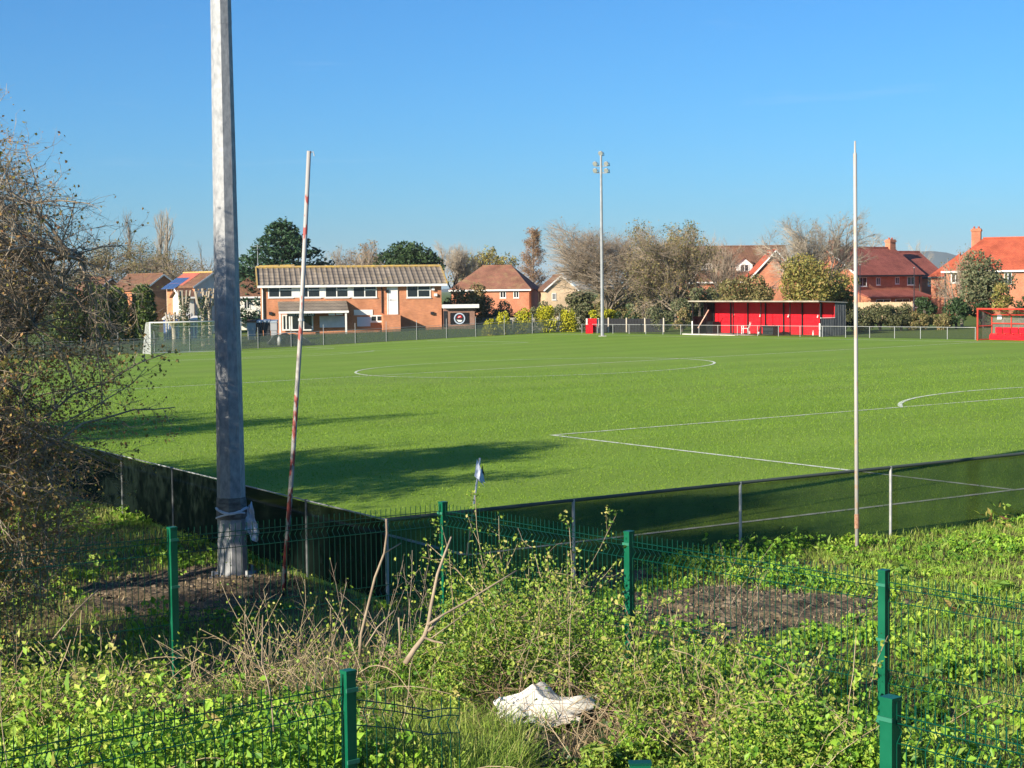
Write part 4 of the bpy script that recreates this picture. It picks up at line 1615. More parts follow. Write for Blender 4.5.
np_mesh('roof_sheet', [(0.02, 0.02, HD + 0.045), (LD, 0.02, HD + 0.045), (LD, DD, HD * 0.8 + 0.045), (0.02, DD, HD * 0.8 + 0.045)], np.array([(0, 1, 2, 3)]), M['perspex'], dug)
np_mesh('rear_sheet', [(0.02, DD + 0.045, 0.1), (LD, DD + 0.045, 0.1), (LD, DD + 0.045, HD * 0.8), (0.02, DD + 0.045, HD * 0.8)], np.array([(0, 1, 2, 3)]), M['perspex'], dug)
np_mesh('side_sheet', [(-0.04, 0.05, 0.1), (-0.04, DD, 0.1), (-0.04, DD, HD * 0.8), (-0.04, 0.05, HD * 0.98)], np.array([(0, 1, 2, 3)]), M['perspex'], dug)
for k in range(9):
    x = 0.75 + k * 0.64
    s_ = MB().box(x - 0.28, x + 0.28, 0.62, 1.05, 0.36, 0.43).build('seat', M['red'], dug)
    MB().box(x - 0.28, x + 0.28, 1.052, 1.10, 0.45, 0.82).build('seat_back', M['red'], s_)
MB().box(0.4, LD, 0.6, 0.66, 0.05, 0.35).build('seat_riser', M['red'], dug)
MB().box(0.5, 0.85, DD - 0.06, DD - 0.01, HD * 0.66, HD * 0.80).build('notice', M['white'], dug)

# ---- far floodlight
pf = gnd(602.5, 336.3)
uf, vf = to_uv(pf[0], pf[1])
tf = at(602.8, 151, pf[1])
o = thing('floodlight_mast', 'far grey steel mast with five lamps above the leafless trees', 'floodlight', (pf[0], pf[1], gz(pf[0], pf[1])))
HF = tf[2] - o.location.z
octagon_mast(o, HF - 0.35, 0.145, 0.085, [4.2, 9.0], mat('pale_zinc', (0.22, 0.235, 0.25), 0.55, 0.2, col2=(0.30, 0.31, 0.32), scale=2), 0.2)
MB().box(-0.3, 0.3, -0.3, 0.3, -0.05, 0.05).build('base_plate', M['concrete'], o)
LAMPS = [(0, 0.0), (-0.46, -0.58), (0.46, -0.58), (-0.46, -1.12), (0.46, -1.12)]
lamp_gantry(o, HF - 0.4, (0.98, 0.1), (-0.35, -0.6), 0.75)


# ================================================================== BUILDINGS
class Fac:
    """front wall plane through pixel column xl at depth D, turned by yaw; local x along it, y to the back"""

    def __init__(s, xl, D, yaw):
        p = at(xl, 330, D)
        s.o = np.array([p[0], p[1], gz(p[0], p[1])])
        s.yaw = rad(yaw)
        s.t = np.array([math.cos(s.yaw), math.sin(s.yaw), 0])
        s.n = np.array([math.sin(s.yaw), -math.cos(s.yaw), 0])

    def loc(s, px, py, back=0.0):
        d = ray(px, py)
        o = s.o - s.n * back
        k = np.dot(o - CAM, s.n) / np.dot(d, s.n)
        P = CAM + d * k - s.o
        return float(np.dot(P, s.t)), float(P[2])


def window(root, x0, x1, z0, z1, mull=(0.5,), transom=None, frame=None, y=0.0, fw=0.07, sill=True, label=None):
    f = frame or M['white']
    mb = MB()
    yo, yi = y - 0.05, y + 0.02
    mb.box(x0, x1, yo, yi, z1 - fw, z1).box(x0, x1, yo, yi, z0, z0 + fw)
    mb.box(x0, x0 + fw, yo, yi, z0 + fw, z1 - fw).box(x1 - fw, x1, yo, yi, z0 + fw, z1 - fw)
    for m_ in mull:
        x = x0 + (x1 - x0) * m_
        mb.box(x - fw * 0.45, x + fw * 0.45, yo + 0.004, yi, z0 + fw, z1 - fw)
        if transom:
            z = z0 + (z1 - z0) * transom
            mb.box(x + fw * 0.45, x1 - fw, yo + 0.006, yi, z - fw * 0.5, z + fw * 0.5)
    w = mb.build('window', f, root)
    MB().box(x0 + fw * 0.6, x1 - fw * 0.6, y - 0.022, y - 0.014, z0 + fw * 0.6, z1 - fw * 0.6).build('pane', M['glass'], w)
    if sill:
        MB().box(x0 - 0.05, x1 + 0.05, y - 0.1, y - 0.052, z0 - 0.06, z0 - 0.002).build('sill', f, w)
    return w


def roof_x(mb, W, D, ze, zr, oh=0.3, ov=0.3, th=0.14, hipL=0.0, hipR=0.0):
    """ridge along local x; slopes face front and back; hips cut the ridge short"""
    k = (zr - ze) / (D / 2)
    e = ze - k * oh
    x0, x1 = -ov, W + ov
    r0, r1 = (x0 if not hipL else hipL), (x1 if not hipR else W - hipR)
    up = np.array([0, 0, th])
    f = [(x0, -oh, e), (x1, -oh, e), (r1, D / 2, zr), (r0, D / 2, zr)]
    b = [(x1, D + oh, e), (x0, D + oh, e), (r0, D / 2, zr), (r1, D / 2, zr)]
    mb.prism(f, up)
    mb.prism(b, up)
    if hipL:
        mb.prism([(x0, D + oh, e), (x0, -oh, e), (r0, D / 2, zr)], up)
    if hipR:
        mb.prism([(x1, -oh, e), (x1, D + oh, e), (r1, D / 2, zr)], up)
    return mb


def house(name, label, xl, xr, D, yaw, ye, yr, depth, wall, roof, wins=(), ridge='x', hipL=0.0, hipR=0.0, chim=(), group=None, zbot=-0.4, fascia=True, ridge_mat=None, mull=(0.5,), solar=None):
    F = Fac(xl, D, yaw)
    W = F.loc(xr, ye)[0]
    ze = F.loc(xl, ye)[1]
    o = thing(name, label, 'house', F.o, rz=F.yaw, group=group)
    if ridge == 'x':
        xm = (xl + xr) / 2
        zr = F.loc(xm, yr, depth / 2)[1]
        mb = MB()
        if hipL and hipR:
            mb.box(0, W, 0, depth, zbot, ze)
        else:
            prof = [(0, 0, zbot), (0, depth, zbot), (0, depth, ze), (0, depth / 2, zr - 0.02), (0, 0, ze)]
            mb.prism([(x + (hipL if hipL else 0), y, z) for x, y, z in prof], (W - hipL - hipR, 0, 0))
            if hipL:
                mb.box(0, hipL + 0.01, 0.003, depth - 0.003, zbot, ze - 0.003)
            if hipR:
                mb.box(W - hipR - 0.01, W, 0.003, depth - 0.003, zbot, ze - 0.003)
        mb.build('wall', wall, o)
        rf = roof_x(MB(), W, depth, ze, zr, hipL=hipL, hipR=hipR).build('roof', roof, o)
        r0, r1 = (hipL or -0.3), (W - hipR if hipR else W + 0.3)
        MB().tube([(r0, depth / 2, zr + 0.14), (r1, depth / 2, zr + 0.14)], 0.13, 6).build('ridge_tiles', ridge_mat or roof, rf)
        if fascia:
            k = (zr - ze) / (depth / 2)
            MB().box(-0.28, W + 0.28, -0.40, -0.305, ze - k * 0.3 - 0.06, ze - k * 0.3 + 0.12).build('gutter', fascia if not isinstance(fascia, bool) else M['white'], o)
            if not hipL:
                MB().bar((-0.32, -0.3, ze - k * 0.3 + 0.05), (-0.32, depth / 2, zr + 0.05), 0.05, 0.2).build('barge_board', M['white'], o)
        yc = depth / 2
    else:
        zr = F.loc((xl + xr) / 2, yr)[1]
        mb = MB()
        mb.prism([(0, 0, zbot), (W, 0, zbot), (W, 0, ze), (W / 2, 0, zr), (0, 0, ze)], (0, depth, 0))
        mb.build('wall', wall, o)
        k = (zr - ze) / (W / 2)
        oh = 0.3
        mb = MB()
        up = (0, 0, 0.14)
        mb.prism([(-oh, -0.25, ze - k * oh), (W / 2, -0.25, zr), (W / 2, depth, zr), (-oh, depth, ze - k * oh)], up)
        mb.prism([(W / 2, -0.25, zr), (W + oh, -0.25, ze - k * oh), (W + oh, depth, ze - k * oh), (W / 2, depth, zr)], up)
        rf = mb.build('roof', roof, o)
        MB().tube([(W / 2, -0.25, zr + 0.14), (W / 2, depth, zr + 0.14)], 0.13, 6).build('ridge_tiles', ridge_mat or roof, rf)
        MB().bar((-oh, -0.28, ze - k * oh + 0.03), (W / 2, -0.28, zr + 0.03), 0.04, 0.16).bar((W + oh, -0.28, ze - k * oh + 0.03), (W / 2, -0.28, zr + 0.03), 0.04, 0.16).build('barge_board', M['white'], o)
        yc = depth * 0.5
    for w in wins:
        a, b = F.loc(w[0], w[3]), F.loc(w[1], w[2])
        window(o, a[0], b[0], a[1], b[1], mull=w[4] if len(w) > 4 else mull)
    for cpx, cpy, cw in chim:
        x, zt = F.loc(cpx, cpy, yc)
        h = cw / 2
        c_ = MB().box(x - h, x + h, yc - h * 0.8, yc + h * 0.8, ze, zt).box(x - h - 0.07, x + h + 0.07, yc - h * 0.8 - 0.07, yc + h * 0.8 + 0.07, zt - 0.32, zt - 0.12).build('chimney', wall, rf)
        for q in (-0.5, 0.5):
            MB().tube([(x + q * h, yc, zt), (x + q * h, yc, zt + 0.22)], [0.11, 0.09], 8).build('chimney_pot', M['tileorange_sunlit'], c_)
    return o, F, W, ze, zr


# ---- clubhouse
F = Fac(263.5, 155, 10)
W, _ = F.loc(441.5, 300)
ze = F.loc(263.5, 284.9)[1]
DC = 8.4
zr = F.loc(350, 268.5, DC / 2)[1]
club = thing('clubhouse', 'orange brick two-storey clubhouse with a ribbed mossy roof and white trimmed windows', 'clubhouse', F.o, rz=F.yaw)
mb = MB()
mb.prism([(0, 0, -0.6), (0, DC, -0.6), (0, DC, ze), (0, DC / 2, zr - 0.05), (0, 0, ze)], (W, 0, 0))
mb.build('wall', M['brick'], club)
# ribbed tile roof
nr = int((W + 0.9) / 0.5)
sx = np.linspace(-0.45, W + 0.45, nr * 8 + 1)
k_ = (zr - ze) / (DC / 2)
rib = 0.055 * np.clip(np.cos(np.linspace(0, nr * 2 * math.pi, len(sx))), -0.2, 1)
V, Fq = [], []
rows = [(-0.45, ze - k_ * 0.45), (DC / 4, ze + (zr - ze) * 0.5), (DC / 2, zr), (DC * 0.75, ze + (zr - ze) * 0.5), (DC + 0.45, ze - k_ * 0.45)]
for y, z in rows:
    V += [(x, y, z + 0.12 + r_) for x, r_ in zip(sx, rib)]
ns = len(sx)
for r_ in range(4):
    Fq += [(r_ * ns + i, r_ * ns + i + 1, (r_ + 1) * ns + i + 1, (r_ + 1) * ns + i) for i in range(ns - 1)]
mb = MB().add(V, Fq)
mb.prism([(-0.45, -0.45, ze - k_ * 0.45 - 0.02), (W + 0.45, -0.45, ze - k_ * 0.45 - 0.02), (W + 0.45, DC / 2, zr - 0.02), (-0.45, DC / 2, zr - 0.02)], (0, 0, 0.1))
mb.prism([(-0.45, DC + 0.45, ze - k_ * 0.45 - 0.02), (W + 0.45, DC + 0.45, ze - k_ * 0.45 - 0.02), (W + 0.45, DC / 2, zr - 0.02), (-0.45, DC / 2, zr - 0.02)], (0, 0, 0.1))
rf = mb.build('roof', M['tilegrey'], club)
MB().tube([(-0.5, DC / 2, zr + 0.18), (W + 0.5, DC / 2, zr + 0.18)], 0.15, 6).build('ridge_tiles', M['lichen'], rf)
MB().tube([(-0.3, DC / 2 + 1.4, zr - 0.28), (-0.1, DC / 2 + 1.4, zr + 0.26), (3.2, DC / 2 + 1.4, zr + 0.32), (3.6, DC / 2 + 1.4, zr - 0.28)], 0.16, 6).build('rear_ridge', M['lichen'], rf)
MB().bar((-0.5, -0.45, ze - k_ * 0.45 + 0.1), (-0.5, DC / 2, zr + 0.12), 0.12, 0.26).build('verge', M['lichen'], rf)
MB().bar((W + 0.5, -0.45, ze - k_ * 0.45 + 0.1), (W + 0.5, DC / 2, zr + 0.12), 0.12, 0.22).build('verge', M['lichen'], rf)
MB().box(-0.5, W + 0.5, -0.56, -0.46, ze - k_ * 0.45 - 0.12, ze - k_ * 0.45 + 0.1).build('gutter', M['white'], club)
MB().box(-0.4, W + 0.4, -0.45, -0.01, ze - k_ * 0.45 - 0.1, ze - k_ * 0.45 - 0.05).build('soffit', M['white'], club)


def c3(x, y):
    return x / 4.267 + 240, y / 4.267 + 210


def box_px(root, name, m, x0, y0, x1, y1, y=0.0, th=0.06, FF=None):
    FF = FF or F
    a, b = FF.loc(*c3(x0, y1), back=y), FF.loc(*c3(x1, y0), back=y)
    return MB().box(a[0], b[0], y - th, y - 0.005, a[1], b[1]).build(name, m, root)


for x0, x1, ml in ((120, 224, (0.47,)), (256, 343, (0.4,)), (362, 463, (0.5,)), (481, 583, (0.5,)), (711, 813, (0.47,))):
    a, b = F.loc(*c3(x0, 375)), F.loc(*c3(x1, 320))
    window(club, a[0], b[0], a[1], b[1], mull=ml, transom=0.62, fw=0.1)
for x0, x1 in ((225, 255), (344, 361), (464, 480)):
    box_px(club, 'infill_panel', M['white'], x0, 321, x1, 374)
d_ = box_px(club, 'loading_door', M['white'], 633, 320, 668, 446)
a, b = F.loc(*c3(633, 446)), F.loc(*c3(668, 320))
MB().box(a[0] - 0.1, a[0] - 0.005, -0.09, -0.007, a[1], b[1]).box(b[0] + 0.005, b[0] + 0.1, -0.09, -0.007, a[1], b[1]).box(a[0] - 0.1, b[0] + 0.1, -0.1, -0.007, b[1] + 0.004, b[1] + 0.1).build('door_frame', M['white'], d_)
MB().box(a[0] + 0.2, a[0] + 0.26, -0.09, -0.062, (a[1] + b[1]) / 2 - 0.1, (a[1] + b[1]) / 2 + 0.06).build('handle', M['grey'], d_)
MB().box(a[0], b[0], -0.068, -0.061, a[1] + (b[1] - a[1]) * 0.48, a[1] + (b[1] - a[1]) * 0.5).build('rail', M['grey'], d_)
# porch
ps0, ps1 = F.loc(*c3(162, 440))[0], F.loc(*c3(455, 440))[0]
DPo = 2.3
zpt = F.loc(*c3(300, 394))[1]
zpe = F.loc(*c3(300, 436), back=-DPo)[1]
porch = MB().prism([(ps0, 0.02, zpt), (ps0, -DPo, zpe), (ps1, -DPo, zpe), (ps1, 0.02, zpt)], (0, 0, 0.12)).build('porch_roof', M['tilegrey'], club)
MB().box(ps0 - 0.02, ps1 + 0.02, -DPo - 0.08, -DPo - 0.004, zpe - 0.1, zpe + 0.1).build('fascia', M['white'], porch)
np_mesh('porch_cheek', [(ps1 - 0.05, 0, zpt), (ps1 - 0.05, -DPo, zpe), (ps1 - 0.05, 0, zpe)], np.array([(0, 1, 2)]), M['dark'], porch)
for xx in (F.loc(*c3(170, 440), back=-DPo)[0], F.loc(*c3(452, 440), back=-DPo)[0]):
    MB().box(xx - 0.08, xx + 0.08, -DPo, -DPo + 0.14, -0.5, zpe - 0.05).build('porch_post', M['white'], club)
# sign over the entrance, sign board and doors below
sa, sb = F.loc(*c3(206, 452), back=-DPo + 0.35), F.loc(*c3(316, 439), back=-DPo + 0.35)
sgn = MB().box(sa[0] - 0.1, sb[0] + 0.1, -DPo + 0.36, -DPo + 0.42, sa[1] - 0.05, sb[1] + 0.02).build('entrance_sign', M['dark'], club)
fc = bpy.data.curves.new('lettering', 'FONT')
fc.body = 'Wick Football Club'
fc.size = (sb[1] - sa[1]) * 1.15
fc.extrude = 0.008
fc.offset = 0.006
fc.align_x = 'CENTER'
fc.materials.append(M['white'])
fo = bpy.data.objects.new('lettering', fc)
COL.objects.link(fo)
fo.parent = sgn
fo.location = ((sa[0] + sb[0]) / 2, -DPo + 0.35, sa[1] + 0.02)
fo.rotation_euler = (math.pi / 2, 0, 0)
bpy.context.view_layer.update()
ww = fo.dimensions.x
if ww > 0:
    fo.scale.x = (sb[0] - sa[0]) / ww
    bpy.context.view_layer.update()
    lm = bpy.data.meshes.new_from_object(fo.evaluated_get(bpy.context.evaluated_depsgraph_get()))
    lo_ = bpy.data.objects.new('lettering', lm)
    COL.objects.link(lo_)
    lo_.parent = sgn
    lo_.location, lo_.rotation_euler, lo_.scale = fo.location, fo.rotation_euler, fo.scale
    bpy.data.objects.remove(fo)
    lo_.name = 'lettering'
box_px(club, 'notice_strip', M['white'], 378, 439, 405, 450, y=-DPo + 0.4)
box_px(club, 'notice_strip', M['white'], 410, 439, 438, 448, y=-DPo + 0.4)
box_px(club, 'notice_board', mat('pale_lilac_board', (0.6, 0.6, 0.66), 0.7, col2=(0.5, 0.5, 0.55), scale=2), 340, 452, 446, 502, y=-0.3)
for x0, x1 in ((180, 214), (218, 262), (268, 312)):
    a, b = F.loc(*c3(x0, 515), back=-0.2), F.loc(*c3(x1, 446), back=-0.2)
    window(club, a[0], b[0], a[1], b[1], mull=(0.5,) if x0 < 200 else (), y=-0.2, fw=0.13, sill=False)
# brick bay with boarded and small windows
a, b = F.loc(*c3(612, 530), back=-1.6), F.loc(*c3(685, 447), back=-1.6)
MB().box(a[0], b[0], -1.6, 0.0, -0.5, b[1]).build('brick_bay', M['brick'], club)
box_px(club, 'board', mat('lilac_panel', (0.5, 0.52, 0.6), 0.6), 500, 456, 556, 497)
box_px(club, 'white_panel', M['white'], 486, 425, 566, 449)
a, b = F.loc(*c3(556, 478)), F.loc(*c3(611, 448))
window(club, a[0], b[0], a[1], b[1], fw=0.12)
for x, y0, y1, m_ in ((98, 320, 470, M['white']), (104, 324, 470, M['dark']), (606, 325, 440, M['dark'])):
    a, b = F.loc(*c3(x, y1)), F.loc(*c3(x, y0))
    MB().tube([(a[0], -0.08, a[1]), (a[0], -0.08, b[1])], 0.05, 7).build('drainpipe', m_, club)
for x, y, m_ in ((823, 337, M['white']), (834, 362, M['white']), (819, 440, M['dark']), (627, 346, M['black']), (130, 441, M['dark'])):
    a = F.loc(*c3(x, y))
    MB().box(a[0] - 0.14, a[0] + 0.14, -0.2, -0.005, a[1] - 0.13, a[1] + 0.13).build('wall_box' if m_ is not M['black'] else 'wall_lamp', m_, club)
a = F.loc(*c3(78, 240))
MB().tube([(-0.3, DC / 2, zr), (-0.3, DC / 2, zr + 2.4)], 0.03, 5).tube([(-0.8, DC / 2, zr + 2.2), (0.2, DC / 2, zr + 2.2)], 0.02, 5).tube([(-0.6, DC / 2 - 0.2, zr + 1.9), (0.0, DC / 2 + 0.2, zr + 1.9)], 0.02, 5).build('aerial', M['grey'], rf)

# ---- flat roofed store with the round crest
F2 = Fac(441.5, 157.5, 10)
W2 = F2.loc(474.8, 320)[0]
zt = F2.loc(455, 305.6)[1]
st = thing('store_shed', 'low brick store with a white roof edge and a round crest board', 'shed', F2.o, rz=F2.yaw)
MB().box(0.25, W2, 0, 4.5, -0.6, zt - 0.25).build('wall', M['brickdark'], st)
rf = MB().box(0.1, W2 + 0.35, -0.35, 4.7, zt - 0.2, zt + 0.1).build('roof', M['concrete'], st)
MB().box(0.08, W2 + 0.37, -0.42, -0.355, zt - 0.24, zt + 0.12).build('fascia', M['white'], rf)
a, b = F2.loc(450.3, 324.3), F2.loc(468.5, 312.6)
bd = MB().box(a[0], b[0], -0.07, -0.006, a[1], b[1]).build('crest_board', M['black'], st)
cx, cz = (a[0] + b[0]) / 2, (a[1] + b[1]) / 2
rr = (b[1] - a[1]) * 0.49
ring = MB()
for k in range(36):
    t0, t1 = 2 * math.pi * k / 36, 2 * math.pi * (k + 1) / 36
    V = [(cx + r_ * math.cos(t), -0.08, cz + r_ * math.sin(t)) for r_, t in ((rr * 0.8, t0), (rr, t0), (rr, t1), (rr * 0.8, t1))]
    ring.prism(V, (0, 0.008, 0))
ring.build('crest_ring', mat('crest_pale_blue', (0.45, 0.52, 0.62), 0.5), bd)
MB().disc((cx, -0.083, cz), rr * 0.76, (0, 0.01, 0), 28).build('crest_field', M['dark'], bd)
MB().prism([(cx + rr * x, -0.094, cz + rr * z) for x, z in ((-0.5, 0.05), (-0.2, 0.55), (0.25, 0.6), (0.5, 0.15), (0.2, 0.1), (-0.1, 0.2))], (0, 0.008, 0)).build('crest_mark', M['red'], bd)
MB().prism([(cx + rr * x, -0.096, cz + rr * z) for x, z in ((-0.55, -0.2), (0.5, -0.3), (0.3, -0.6), (-0.2, -0.62))], (0, 0.008, 0)).build('crest_mark', M['white'], bd)
MB().prism([(cx + rr * x, -0.100, cz + rr * z) for x, z in ((-0.28, 0.28), (0.16, 0.42), (0.2, 0.28), (-0.24, 0.14))], (0, 0.005, 0)).build('crest_mark', M['white'], bd)
a, b = F2.loc(443.6, 327), F2.loc(447, 311)
MB().box(a[0], b[0], -0.05, -0.004, a[1], b[1]).build('door', M['dark'], st)

# ---- bins and clutter left of the clubhouse, just behind the barrier
for xa, xb, yt, m_, lb in ((247.5, 256.5, 319.5, M['grey'], 'tall grey wheeled bin nearest the goal, a brown lid on top'),
                           (257.5, 262.8, 319.6, M['dark'], 'narrow dark bin with a pale grey lid beside the tall grey bin'),
                           (263.5, 270.4, 319.2, M['dark'], 'wide dark bin with a pale grey lid in the row by the clubhouse'),
                           (271, 277.5, 319.6, M['grey'], 'grey bin at the clubhouse end of the bin row')):
    Db = 141
    a, b = at(xa, 335, Db), at(xb, yt, Db)
    w = b[0] - a[0]
    zb = gz(a[0], a[1])
    h = b[2] - zb
    o = thing('wheeled_bin', lb, 'bin', ((a[0] + b[0]) / 2, Db, zb), group='bins beside the clubhouse')
    MB().prism([(-w * 0.42, -0.3, 0.08), (w * 0.42, -0.3, 0.08), (w * 0.42, 0.3, 0.08), (-w * 0.42, 0.3, 0.08)], (0, 0, h * 0.5)).prism([(-w * 0.48, -0.36, h * 0.5), (w * 0.48, -0.36, h * 0.5), (w * 0.48, 0.36, h * 0.5), (-w * 0.48, 0.36, h * 0.5)], (0, 0, h * 0.36)).build('body', m_, o)
    MB().prism([(-w * 0.5, -0.42, h * 0.862), (w * 0.5, -0.42, h * 0.862), (w * 0.5, 0.4, h * 0.92), (-w * 0.5, 0.4, h * 0.92)], (0, 0, h * 0.08)).build('lid', M['tilebrown'] if xa < 250 else mat('pale_lid', (0.28, 0.33, 0.38), 0.5), o)
    for q in (-1, 1):
        MB().tube([(q * w * 0.40, 0.3, 0.1), (q * w * 0.5, 0.3, 0.1)], 0.1, 12).build('wheel', M['black'], o)
pa, pb = at(268, 337, 139.5), at(311, 331, 139.5)
o = thing('tarpaulin', 'black tarpaulin heap lying behind the barrier under the porch', 'tarpaulin', ((pa[0] + pb[0]) / 2, 139.5, gz(pa[0], 139.5)))
n = 26
g = np.linspace(-1, 1, n)
X, Y = np.meshgrid(g, g)
Z = np.clip(1 - np.abs(X) ** 3, 0, 1) * np.clip(1 - np.abs(Y) ** 2, 0, 1)
Z = Z * (0.95 + 0.25 * np.sin(X * 7 + Y * 2) * np.sin(Y * 5)) * (0.72 - 0.25 * X)
V = np.stack([X * (pb[0] - pa[0]) / 2, Y * 0.8, Z * 1.1], -1).reshape(-1, 3)
i, j = np.meshgrid(np.arange(n - 1), np.arange(n - 1))
a = (j * n + i).ravel()
np_mesh('sheet', V, np.stack([a, a + 1, a + n + 1, a + n], 1), M['black'], o, smooth=True)
MB().tube([(-1.9, 0, 0.0), (-1.2, 0, 0.86), (0.5, 0, 0.95), (1.8, 0, 0.1)], 0.03, 5).build('rope', M['grey'], o)
p = at(279.3, 337, 138.6)
o = thing('gas_bottle', 'small white gas bottle standing at the end of the bin row', 'gas bottle', (p[0], p[1], gz(p[0], p[1]) + 0.05))
MB().tube([(0, 0, 0), (0, 0, 0.55), (0, 0, 0.7), (0, 0, 0.76)], [0.17, 0.17, 0.1, 0.05], 12).build('body', M['white'], o, smooth=True)
MB().tube([(0, 0, 0.761), (0, 0, 0.86)], 0.09, 10).build('collar', M['grey'], o)

# ---- houses
sol = mat('solar_cells', (0.05, 0.09, 0.2), 0.15, spec=0.7)
hh, FL, WL, zeL, zrL = house('terraced_house', 'terraced house with a white gable and solar panels behind the near mast', 195.5, 230, 172, 40, 286, 273.5, 6.0, M['offwhite'], M['tilebrown'], ridge='y', group='terraced houses on the left', ridge_mat=M['lichen'])
k = (zrL - zeL) / (WL / 2)


def on_left_slope(d, y):
    return (WL / 2 - d, y, zrL - k * d + 0.155)


mb = MB()
for r_ in range(2):
    for c_ in range(3):
        d0, y0 = WL * 0.23 + r_ * 0.95, 3.0 + c_ * 0.98
        mb.prism([on_left_slope(d0, y0), on_left_slope(d0 + 0.9, y0), on_left_slope(d0 + 0.9, y0 + 0.92), on_left_slope(d0, y0 + 0.92)], (0, 0, 0.05))
mb.build('solar_panel', sol, hh)
mb = MB()
mb.prism([on_left_slope(0.1, 2.2), on_left_slope(2.2, 2.2), on_left_slope(2.2, 5.8), on_left_slope(0.1, 5.8)], (0, 0, 0.03))
mb.build('new_tiles', mat('new_red_tiles', (0.42, 0.12, 0.08), 0.8, col2=(0.34, 0.10, 0.07), scale=4), hh)
MB().box(-0.006, -0.002, 0.02, 5.95, -0.3, zeL - 0.1).build('side_wall', M['brick'], hh)
house('terraced_house', 'terraced house with a plain brown roof above the tall hedge', 146, 181, 186, 40, 289, 275, 8.5, M['brick'], M['tilebrown'], ridge='y', group='terraced houses on the left')
house('terraced_house', 'terraced house furthest left, only its brown roof corner showing over the hedge', 100, 124, 205, 40, 289, 278.5, 7.0, M['brick'], M['tilebrown'], ridge='y', group='terraced houses on the left')
house('white_house', 'white rendered house with a brown hipped roof beside the clubhouse', 226, 268, 186, 6, 296, 269, 8.5, M['offwhite'], M['tilebrown'], hipL=3.8, wins=[(244, 250, 300, 309)])
# low front extensions of the solar house
p = at(188, 325, 168)
house('rear_extension', 'white lean-to extension with brick panel below the solar panels', 183, 194, 168, 25, 297, 290, 4.0, M['offwhite'], M['tilebrown'], wins=[(186, 191, 313, 320)])
house('tile_house', 'broad house with a brown red tiled hipped roof right of the clubhouse', 452, 529, 196, -8, 289.5, 267, 9.0, M['brickred'], M['tilerusset'], hipL=3.0, hipR=2.6, wins=[(513.5, 519, 291, 298), (500, 506, 291, 298)])
house('yellow_gable_house', 'yellow brick gable end half hidden by the big leafless tree', 546.5, 576, 190, 5, 289, 276, 8, M['brickyellow'], M['tilebrown'], ridge='y', wins=[(552, 556, 293, 300)])
hh, FD, WD, zeD, zrD = house('dormer_house', 'long brown roofed house with two white dormers above the red stand', 690, 792, 192, 3, 281, 247.5, 9.5, M['brickred'], M['tilebrown'])
for x0, x1, y0, y1 in ((736.5, 752.5, 258, 273), (700.5, 712.5, 260, 270)):
    a, b = FD.loc(x0, y1, back=1.2), FD.loc(x1, y0, back=1.2)
    xm = (a[0] + b[0]) / 2
    hz = a[1] + (b[1] - a[1]) * 0.55
    d_ = MB().prism([(a[0], 1.2, a[1]), (b[0], 1.2, a[1]), (b[0], 1.2, hz), (xm, 1.2, b[1]), (a[0], 1.2, hz)], (0, 3.0, 0)).build('dormer', M['white'], hh)
    MB().prism([(a[0] - 0.2, 1.0, hz - 0.1), (xm, 1.0, b[1] + 0.03), (xm, 4.4, b[1] + 0.03), (a[0] - 0.2, 4.4, hz - 0.1)], (0, 0, 0.1)).prism([(xm, 1.0, b[1] + 0.03), (b[0] + 0.2, 1.0, hz - 0.1), (b[0] + 0.2, 4.4, hz - 0.1), (xm, 4.4, b[1] + 0.03)], (0, 0, 0.1)).build('dormer_roof', M['tilebrown'], d_)
    window(d_, xm - (b[0] - a[0]) * 0.27, xm + (b[0] - a[0]) * 0.27, a[1] + 0.15, hz + 0.05, y=1.19, fw=0.08)
house('brick_gable_house', 'orange brick gable house between the dormers and the tall chimney', 752, 800, 184, -3, 277, 251, 9, M['brickred'], M['tileorange_sunlit'], ridge='y')
hh, FR, WR, zeR, zrR = house('red_roof_house', 'red tiled brick house with two chimneys and four upstairs windows', 857, 922, 186, 35, 274.5, 249, 9.0, M['brickred'], M['tilered_grazed'],
      wins=[(858.5, 866.5, 277, 286.5), (876, 880, 277.5, 285), (895, 899, 277, 284), (907, 914.5, 276.5, 285)], chim=[(890.5, 239.5, 0.95), (834.5, 240, 0.95)], fascia=M['dark'])
# lean-to at its back
a, b = FR.loc(871, 303, back=-2.6), FR.loc(913, 290.5)
zl = FR.loc(890, 297.5, back=-2.6)[1]
lt = MB().prism([(a[0], 0, -0.4), (a[0], -2.6, -0.4), (a[0], -2.6, zl - 0.05), (a[0], 0, b[1] - 0.05)], (b[0] - a[0], 0, 0)).build('lean_to', M['brickred'], hh)
MB().prism([(a[0] - 0.25, 0.0, b[1]), (a[0] - 0.25, -2.85, zl - 0.08), (b[0] + 0.25, -2.85, zl - 0.08), (b[0] + 0.25, 0.0, b[1])], (0, 0, 0.14)).build('lean_to_roof', M['tilered_grazed'], lt)
for q in (0.08, 0.4, 0.7):
    window(lt, a[0] + (b[0] - a[0]) * q, a[0] + (b[0] - a[0]) * (q + 0.24), zl - 1.2, zl - 0.15, y=-2.6, fw=0.08)
MB().tube([(0.12, -0.1, 0), (0.12, -0.1, zeR - 0.1)], 0.06, 7).build('drainpipe', M['dark'], hh)
MB().tube([(WR - 0.5, -0.1, 0), (WR - 0.5, -0.1, zeR - 0.1)], 0.06, 7).build('drainpipe', M['dark'], hh)
house('linking_house', 'darker brick house set back between the red roofed and orange roofed houses', 914, 944, 194, 32, 276.5, 253, 8.5, M['brickred'], M['tilered_grazed'], wins=[(927.8, 932, 278.5, 286)], fascia=M['dark'])
